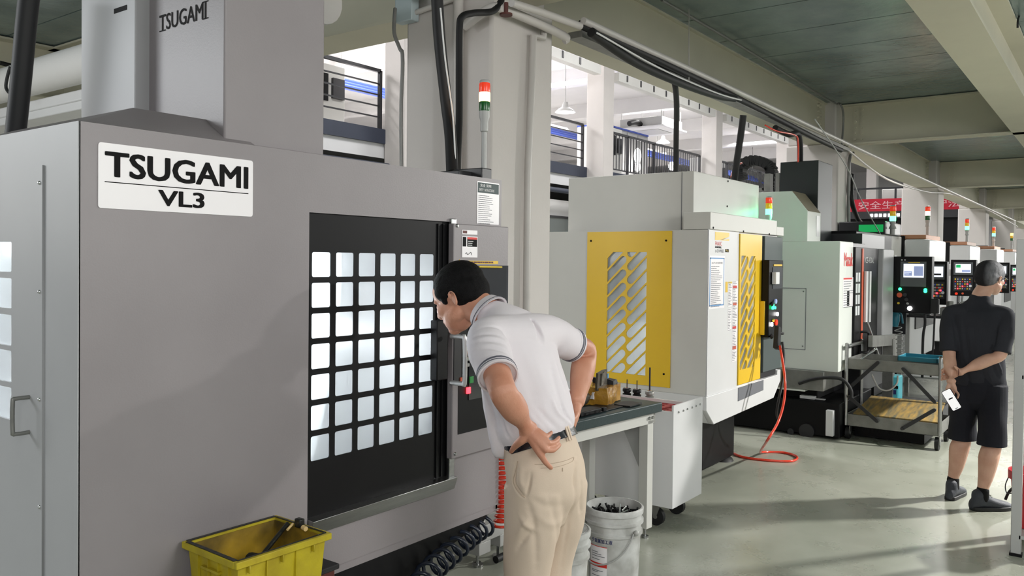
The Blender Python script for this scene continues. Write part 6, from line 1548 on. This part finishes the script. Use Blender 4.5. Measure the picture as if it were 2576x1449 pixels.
# cuffs
def cuff(parent, sh, el, f0, f1, r):
    d = (el-sh).normalized(); c0, c1 = sh.lerp(el, f0), sh.lerp(el, f1)
    o = None
    for k, (f, w, m) in enumerate(((.0, .9, 'shirt'), (.30, .22, 'trim'), (.62, .13, 'trim'))):
        b = MB(); p = c0.lerp(c1, f); q = c0.lerp(c1, f+w if k else 1.0)
        rr = r+(.0008*(k > 0)); a = d.orthogonal().normalized(); bb = d.cross(a); N_ = 28
        ring = lambda c, R: [c+a*R*math.cos(2*math.pi*i/N_)+bb*R*math.sin(2*math.pi*i/N_) for i in range(N_)]
        P0, P1, P2, P3 = ring(p, rr), ring(q, rr+.001), ring(q, rr-.004), ring(p, rr-.004)
        b.add(P0+P1+P2+P3, [(j*N_+i, j*N_+(i+1) % N_, ((j+1) % 4)*N_+(i+1) % N_, ((j+1) % 4)*N_+i) for j in range(4) for i in range(N_)])
        ob = b.build('cuff' if k == 0 else 'cuff_stripe', m, parent if k == 0 else parent)
cuff(shirt, shL, elL, .60, .735, .0655); cuff(shirt, shR, elR, .52, .66, .0645)
# trousers
pelv = [(V(2.362, 1.622, 1.006), .150, .112), (V(2.362, 1.606, .955), .158, .120), (V(2.364, 1.592, .90), .164, .124), (V(2.366, 1.590, .84), .162, .120), (V(2.368, 1.598, .79), .150, .104)]
b = MB(); b.limb([(p, a, c, X_) for p, a, c in pelv], n=36, sub=4)
for k, (h, kn_, an) in LG.items():
    s = -1 if k == 'L' else 1
    b.limb([(V(2.366+s*.074, 1.592, .86), .088, .112, X_), (V(2.368+s*.078, 1.598, .72), .084, .102, X_), (h.lerp(kn_, .72)+V(s*.004, 0, 0), .076, .088, X_), (kn_, .071, .080, X_), (kn_.lerp(an, .5), .072, .080, X_), (an+V(0, 0, .03), .078, .086, X_), (an+V(0, .01, -.035), .080, .092, X_)], n=28, cap=False)
tm = sculpt(remeshed(b, .0050, 14, .7), [
    ([(1303, 1160), (1296, 1188), (1293, 1214), (1306, 1238), (1322, 1252)], .0055, -.0105), ([(1323, 1250), (1331, 1222), (1336, 1188)], .005, -.0075), ([(1312, 1180), (1310, 1208), (1316, 1228)], .010, .006),
    ([(1328, 1262), (1345, 1340), (1350, 1449)], .012, -.0050), ([(1378, 1240), (1402, 1330), (1396, 1449)], .015, -.0045), ([(1452, 1120), (1447, 1200), (1432, 1300), (1412, 1449)], .009, -.0095),
    ([(1308, 1300), (1328, 1325), (1352, 1338)], .010, .0055), ([(1300, 1385), (1322, 1352), (1345, 1328)], .009, -.006), ([(1300, 1345), (1318, 1320), (1340, 1300)], .009, .005), ([(1340, 1255), (1375, 1275), (1420, 1270)], .012, -.0035),
    ([(1345, 1290), (1385, 1320), (1425, 1300)], .013, .0035), ([(1460, 1200), (1462, 1300), (1448, 1420)], .010, -.005)],
    cloth_disp(.0030, 8, 5, (1, 1, .6)))
tr = link(tm, 'trousers', 'khaki', m1, angle=180)
def on_surface(pts, me, inv, off=.001):
    """project points seen by the camera onto the mesh"""
    bm = bmesh.new(); bm.from_mesh(me); from_bvh = None
    from mathutils.bvhtree import BVHTree
    t = BVHTree.FromBMesh(bm); bm.free(); out = []
    W = inv
    o = W @ CAM
    for px, py in pts:
        p = W @ at(px, py, D=3.0); d = (p-o).normalized(); h = t.ray_cast(o, d)
        if h[0] is not None: out.append(W.inverted() @ (h[0]+h[1]*off if h[1].dot(d) < 0 else h[0]-h[1]*off))
    return out
iw = wloc(tr).inverted()
pts = on_surface([(1345, 1168), (1370, 1168), (1400, 1164), (1425, 1158), (1442, 1150)], tm, iw)
if len(pts) > 2: b = MB(); b.tube(pts, .0010, n=6, smooth=3); b.build('back_pocket_seam', 'khaki_dark', tr)
pts = on_surface([(1360, 1178), (1390, 1176), (1418, 1170), (1440, 1160), (1443, 1151)], tm, iw)
if len(pts) > 2: b = MB(); b.tube(pts, .0008, n=6, smooth=3); b.build('back_pocket_seam', 'khaki_dark', tr)
pts = on_surface([(1415, 1177), (1415, 1186)], tm, iw)
if len(pts) == 2: b = MB(); b.tube(pts, .0018, n=6); b.build('pocket_button', 'khaki_dark', tr)
pts = on_surface([(1303, 1160), (1297, 1185), (1291, 1212), (1304, 1238), (1321, 1252)], tm, iw)
if len(pts) > 2: b = MB(); b.tube(pts, .0013, n=6, smooth=3); b.build('side_pocket_edge', 'khaki_dark', tr)
# belt with loops
b = MB(); tilt = V(0, .40, 1).normalized(); fy = V(0, 1, -.40).normalized(); bc = V(2.362, 1.617, 1.008); N_ = 48
def belt_ring(c, ra, rb): return [c+X_*ra*math.cos(2*math.pi*i/N_)+fy*rb*math.sin(2*math.pi*i/N_) for i in range(N_)]
P0, P1, P2, P3 = belt_ring(bc-tilt*.02, .156, .119), belt_ring(bc+tilt*.018, .152, .115), belt_ring(bc+tilt*.018, .143, .105), belt_ring(bc-tilt*.02, .146, .108)
b.add(P0+P1+P2+P3, [(j*N_+i, j*N_+(i+1) % N_, ((j+1) % 4)*N_+(i+1) % N_, ((j+1) % 4)*N_+i) for j in range(4) for i in range(N_)])
belt = b.build('belt', 'leather', m1, bev=.0015)
for a in (4.72-.02, 4.72+.07, 1.2, 1.9):
    c = bc+X_*.1565*math.cos(a)+fy*.1195*math.sin(a); tdir = (-X_*math.sin(a)+fy*math.cos(a)).normalized(); nn = tdir.cross(tilt).normalized()
    b = MB(); b.obox(c-tilt*.004, tdir*.0045, nn*.0025, tilt*.030); b.build('belt_loop', 'khaki', belt, bev=.001)
def shoe(T, parent, m='shoe', sole='sole', L=.27, name='shoe'):
    """heel at y=-.07, toe at y=L-.07, in foot space"""
    R3 = T.to_3x3(); X1 = R3 @ V(1, 0, 0)
    b = MB(); pr = [(-.068, .030, .045, .040), (-.03, .038, .062, .050), (.02, .040, .058, .048), (.07, .044, .044, .038), (.12, .047, .036, .031), (.165, .043, .029, .025), (.192, .028, .024, .019)]
    b.loft([(T @ V(0, y, z), X1*a, (R3 @ V(0, 0, 1))*h) for y, a, z, h in pr], n=24, sub=3)
    b.limb([(T @ V(0, -.03, .055), .038, .044, X1), (T @ V(0, -.032, .105), .037, .042, X1)], n=20)
    me = remeshed(b, .004, 4, .5, cloth_disp(.0006, 30, 1)); o = link(me, name, m, parent, angle=180)
    b = MB(); pl_ = []
    for y, a in ((-.082, .018), (-.070, .033), (-.03, .041), (.02, .042), (.07, .048), (.12, .051), (.165, .046), (.192, .030), (.2, .012)): pl_.append((a, y))
    poly = pl_+[(-a, y) for a, y in pl_[::-1]]
    vs = [T @ V(x, y, 0) for x, y in poly]+[T @ V(x, y, .026) for x, y in poly]; k = len(poly)
    b.add(vs, [tuple(range(k))[::-1], tuple(range(k, 2*k))]+[(i, (i+1) % k, k+(i+1) % k, k+i) for i in range(k)]); b.build('sole', sole, o, bev=.004)
    for j in range(4):
        y = .03+.018*j; z = .112-.016*j; b = MB(); b.tube([T @ V(-.022, y, z-.010), T @ V(0, y+.004, z+.002), T @ V(.022, y, z-.010)], .0022, n=6, smooth=3); b.build('lace', 'ink' if m == 'shoe' else 'charcoal', o)
    return o
for k in 'LR':
    an = LG[k][2]; shoe(Matrix.Translation((an.x, an.y, 0)) @ Matrix.Rotation(.12 if k == 'L' else -.12, 4, 'Z'), m1, 'leather')

# ---------------------------------------------------------------- man standing in the aisle, hands behind his back
m2 = thing('person', 'grey-haired man in dark T-shirt and black shorts standing with hands behind his back', 'person', (6.38, .80, 0))
Y_ = V(0, 1, 0)
hd2 = at(2491, 700, D=5.62)
HT2 = Matrix.Translation(hd2) @ Matrix.Rotation(math.radians(-90-24), 4, 'Z') @ Matrix.Rotation(math.radians(-8), 4, 'X') @ Matrix.Scale(1.0, 4)
b = MB(); head_into(b, HT2, 1.08)
nb = V(6.425, .765, 1.405)
b.limb([(nb+V(-.01, 0, -.04), .052, .050, Y_), (nb+V(0, 0, .02), .055, .056, Y_), (nb.lerp(hd2, .55), .053, .058, Y_), (nb.lerp(hd2, .9), .05, .058, Y_)], n=22)
b.limb([(V(6.405, .766, .90), .12, .09, Y_), (V(6.405, .772, 1.1), .115, .085, Y_), (V(6.408, .775, 1.24), .13, .08, Y_), (V(6.418, .77, 1.33), .09, .05, Y_)], n=22)
s2L, e2L, w2L = V(6.40, .945, 1.30), at(2388, 893, X=6.300), at(2393, 958, X=6.185)
s2R, e2R, w2R = V(6.41, .605, 1.30), at(2516, 892, X=6.33), at(2416, 936, X=6.232)
b.limb([(s2L+V(0, -.02, -.02), .038), (s2L.lerp(e2L, .5), .043), (e2L, .040), (e2L.lerp(w2L, .3), .041), (e2L.lerp(w2L, .65), .035), (w2L, .026, .031, V(1, 0, 0))], n=20)
b.limb([(s2R+V(0, .02, -.02), .038), (s2R.lerp(e2R, .5), .043), (e2R, .040), (e2R.lerp(w2R, .3), .042), (e2R.lerp(w2R, .65), .035), (w2R, .026, .030, V(0, 0, 1))], n=20)
# left hand hanging down, holding the phone
hl = at(2396, 982, X=6.185)
for k, (px, py, tx, ty) in enumerate(((2385, 983, 2384, 1003), (2391, 986, 2391, 1008), (2398, 987, 2399, 1010), (2404, 984, 2408, 1005))):
    kk = at(px, py, X=6.19-.004*k); b.limb([(w2L, .0165), (w2L.lerp(kk, .6), .0165), (kk, .0105)], n=12)
    a_ = at((px+tx)/2, (py+ty)/2-2, X=6.175); c_ = at(tx, ty-6, X=6.155); finger(b, [kk, a_, c_], .0095, .0072) if k in (0, 1, 2) else finger(b, [kk, at(2411, 992, X=6.165), at(2409, 1001, X=6.145)], .0095, .0075)
b.limb([(w2L+V(0, 0, -.01), .015), (at(2384, 975, X=6.17), .0125), (at(2381, 990, X=6.15), .0095), (at(2384, 1000, X=6.14), .008)], n=12)
# right hand clasping the left wrist from behind
for k in range(4):
    kk = at(2396-2*k, 928+8*k, X=6.245); b.limb([(w2R, .016), (w2R.lerp(kk, .6), .0155), (kk, .0105)], n=12)
    finger(b, [kk, at(2382-1*k, 928+8.5*k, X=6.248), at(2371-k*.4, 930+8*k, X=6.225), at(2370-k*.2, 933+7.6*k, X=6.195)], .0098, .0076)
b.limb([(w2R, .015), (at(2408, 928, X=6.20), .0125), (at(2402, 922, X=6.17), .0095)], n=10)
LG2 = {'L': (V(6.41, .845, .86), V(6.445, .862, .47), V(6.455, .915, .09)), 'R': (V(6.40, .680, .86), V(6.35, .672, .47), V(6.275, .712, .085))}
for k, (h, kn_, an) in LG2.items():
    cf = kn_.lerp(an, .32)+V(-.016, 0, 0)
    b.limb([(h, .070), (h.lerp(kn_, .55), .065), (kn_, .058), (kn_+V(-.008, 0, -.05), .058), (cf, .062), (kn_.lerp(an, .62)+V(-.008, 0, 0), .048), (an+V(0, 0, .05), .033), (an, .034)], n=20)
me = remeshed(b, .0042, 5, .5)
body2 = link(me, 'body', 'skin2', m2, angle=180)
face_parts(HT2, body2, 'skin2')
b = MB(); R3 = HT2.to_3x3()
def he(c, rx, ry, rz): b.ball(HT2 @ V(*c), rx, ry, rz, R=R3, u=26, v=18)
he((0, -.014, .040), .084, .1015, .084); he((0, -.048, .006), .080, .070, .068); he((0, -.066, -.032), .060, .036, .032); he((0, .03, .075), .06, .06, .042)
for s in (-1, 1): he((s*.061, .012, .034), .0225, .042, .036); he((s*.067, .020, .006), .0125, .012, .022)
hm = remeshed(b, .0048, 4, .5, cloth_disp(.0012, 60, 9)); ho = bpy.data.objects.new('hair', hm); COL.objects.link(ho); hm.materials.clear(); hm.materials.append(M['hair2']); ho.parent = m2
MH = wloc(m2).inverted() @ HT2; hm.transform(HT2.inverted()); ho.matrix_basis = MH
for p in hm.polygons: p.use_smooth = True
# glasses arm at the right temple
b = MB(); b.tube([HT2 @ V(.082, -.004, .008), HT2 @ V(.079, .04, .010), HT2 @ V(.070, .088, .006)], .0014, n=6); b.tube([HT2 @ V(.070, .088, .006), HT2 @ V(.04, .105, .004), HT2 @ V(0, .108, .006), HT2 @ V(-.04, .105, .004), HT2 @ V(-.070, .088, .006)], .0014, n=6); b.build('spectacles', 'steel', m2)
# T-shirt
b = MB()
b.limb([(V(6.405, .765, .83), .165, .122, Y_), (V(6.405, .768, .93), .162, .120, Y_), (V(6.405, .772, 1.04), .160, .116, Y_), (V(6.405, .774, 1.15), .166, .114, Y_), (V(6.408, .775, 1.24), .176, .112, Y_), (V(6.41, .772, 1.30), .172, .096, Y_), (V(6.418, .77, 1.350), .120, .074, Y_), (V(6.423, .767, 1.392), .072, .064, Y_)], n=36, sub=5)
b.limb([(V(6.40, .84, 1.29), .085), (s2L+V(0, -.01, -.01), .064), (s2L.lerp(e2L, .35), .064), (s2L.lerp(e2L, .7), .060), (s2L.lerp(e2L, .92), .060)], n=24, cap=False)
b.limb([(V(6.41, .70, 1.29), .085), (s2R+V(0, .01, -.01), .064), (s2R.lerp(e2R, .35), .066), (s2R.lerp(e2R, .7), .064), (s2R.lerp(e2R, .96), .066)], n=24, cap=False)
tm = sculpt(remeshed(b, .0055, 6, .6), [
    ([(2492, 905), (2512, 950), (2524, 1000)], .009, -.011), ([(2502, 895), (2520, 940), (2530, 985)], .008, .009), ([(2484, 930), (2500, 975), (2515, 1010)], .009, .008), ([(2470, 930), (2490, 985), (2500, 1020)], .010, -.009),
    ([(2425, 800), (2432, 870), (2440, 930)], .018, -.007), ([(2462, 790), (2462, 860), (2458, 920)], .018, .006), ([(2395, 800), (2402, 830), (2406, 870)], .010, -.007), ([(2510, 810), (2505, 840), (2500, 875)], .010, -.007), ([(2420, 900), (2435, 950), (2450, 1000)], .014, -.007)],
    cloth_disp(.0045, 8, 7))
tee = link(tm, 't_shirt', 'tee', m2, angle=180)
# shorts
b = MB()
b.limb([(V(6.405, .765, .90), .150, .112, Y_), (V(6.405, .762, .83), .164, .124, Y_), (V(6.405, .762, .76), .162, .120, Y_)], n=32)
for k, (h, kn_, an) in LG2.items():
    s = 1 if k == 'L' else -1
    b.limb([(V(6.405, .762+s*.080, .82), .092, .118, Y_), (V(6.405+(.015 if k == 'L' else -.015), .764+s*.085, .68), .090, .108, Y_), (kn_+V(0, 0, .08), .086, .098, Y_), (kn_+V(0, 0, -.015), .091, .101, Y_), (kn_+V(0, 0, -.045), .093, .103, Y_)], n=26, cap=False)
tm2 = remeshed(b, .0055, 3, .5, cloth_disp(.005, 8, 12, (1, 1, .5)))
link(tm2, 'shorts', 'shorts', m2, angle=180)
for k, ang in (('L', -90-8), ('R', -90-48)):
    an = LG2[k][2]; o = shoe(Matrix.Translation((an.x, an.y, 0)) @ Matrix.Rotation(math.radians(ang), 4, 'Z'), m2)
    b = MB(); b.limb([(an+V(0, 0, -.02), .040), (an+V(0, 0, .045), .039)], n=18); b.build('sock', 'ink', m2)
hose('wrist_cord', [at(2407, 920, X=6.205), at(2412, 932, X=6.192), at(2410, 946, X=6.205)], .0022, 'maroon', 'thin dark red cord on the right wrist of the standing man', 'cord', 4)
# phone
pa, pb_, pcn, pd = at(2368, 986, X=6.135), at(2391, 976, X=6.135), at(2420, 1025, X=6.125), at(2397, 1036, X=6.125)
ctr = (pa+pb_+pcn+pd)/4; uu = ((pb_-pa)+(pcn-pd)).normalized(); vv = ((pb_+pa)-(pcn+pd)).normalized(); vv = (vv-uu*vv.dot(uu)).normalized(); nn = uu.cross(vv)
Wp = ((pb_-pa).length+(pcn-pd).length)/2; Hp = ((pa-pd).length+(pb_-pcn).length)/2
t = thing('mobile_phone', 'smartphone with white lit screen held low by the standing man', 'phone', ctr)
F_ = Matrix.Identity(4)
sgn = 1 if nn.dot(CAM-ctr) > 0 else -1
for i in range(3): F_[i][0] = uu[i]*sgn; F_[i][1] = vv[i]; F_[i][2] = (nn*sgn)[i]; F_[i][3] = ctr[i]
link(plate_mesh(rrect(-Wp/2, Wp/2, -Hp/2, Hp/2, .009, 4), [], .008, F_), 'case', 'ink', t, smooth=False)
F2 = F_ @ Matrix.Translation((0, 0, .0046)); sc2 = link(plate_mesh(rrect(-Wp/2+.003, Wp/2-.003, -Hp/2+.003, Hp/2-.003, .008, 4), [], .0008, F2), 'screen', 'phone', t, smooth=False)
F3 = F_ @ Matrix.Translation((0, 0, .0054)); link(plate_mesh(rrect(-.014, .014, .005, .013, .001, 2), [], .0006, F3), 'dark_banner', 'ink', sc2, smooth=False)
link(plate_mesh(rrect(-.01, .01, -Hp/2+.008, -Hp/2+.012, .001, 2), [], .0006, F3), 'home_bar', 'ink_grey', sc2, smooth=False)

# ---------------------------------------------------------------- groups of like things
GR = {'machining_center': 'machining centres standing in the row', 'tool_holder': 'tool holders on the cart', 'railing': 'gallery railings', 'pendant_lamp': 'pendant lamps in the upper hall',
      'work_lamp': 'glaring lamps behind the railings', 'bench_machine': 'machines on the galleries', 'bucket': 'white buckets on the floor', 'oily_rag': 'oily rags in the crate', 'bright_pin': 'bright pins on the heap',
      'coiled_hose': 'coiled air hoses', 'lighting_trunking': 'slotted trunkings high over the gallery', 'trolley': 'steel trolleys', 'power_cable': 'black and red cables', 'signal_wire': 'thin wires',
      'conduit': 'conduits and pipes on columns and beams', 'air_gun': 'air guns', 'work_table': 'work tables', 'pipe_bundle': 'blue pipe bundles', 'person': 'people in the workshop', 'storage_rack': 'units far behind the grey machine'}
for o in list(COL.objects):
    if o.parent is None and 'label' in o:
        base = o.name.split('.')[0]
        if base in GR and 'group' not in o: o['group'] = GR[base]
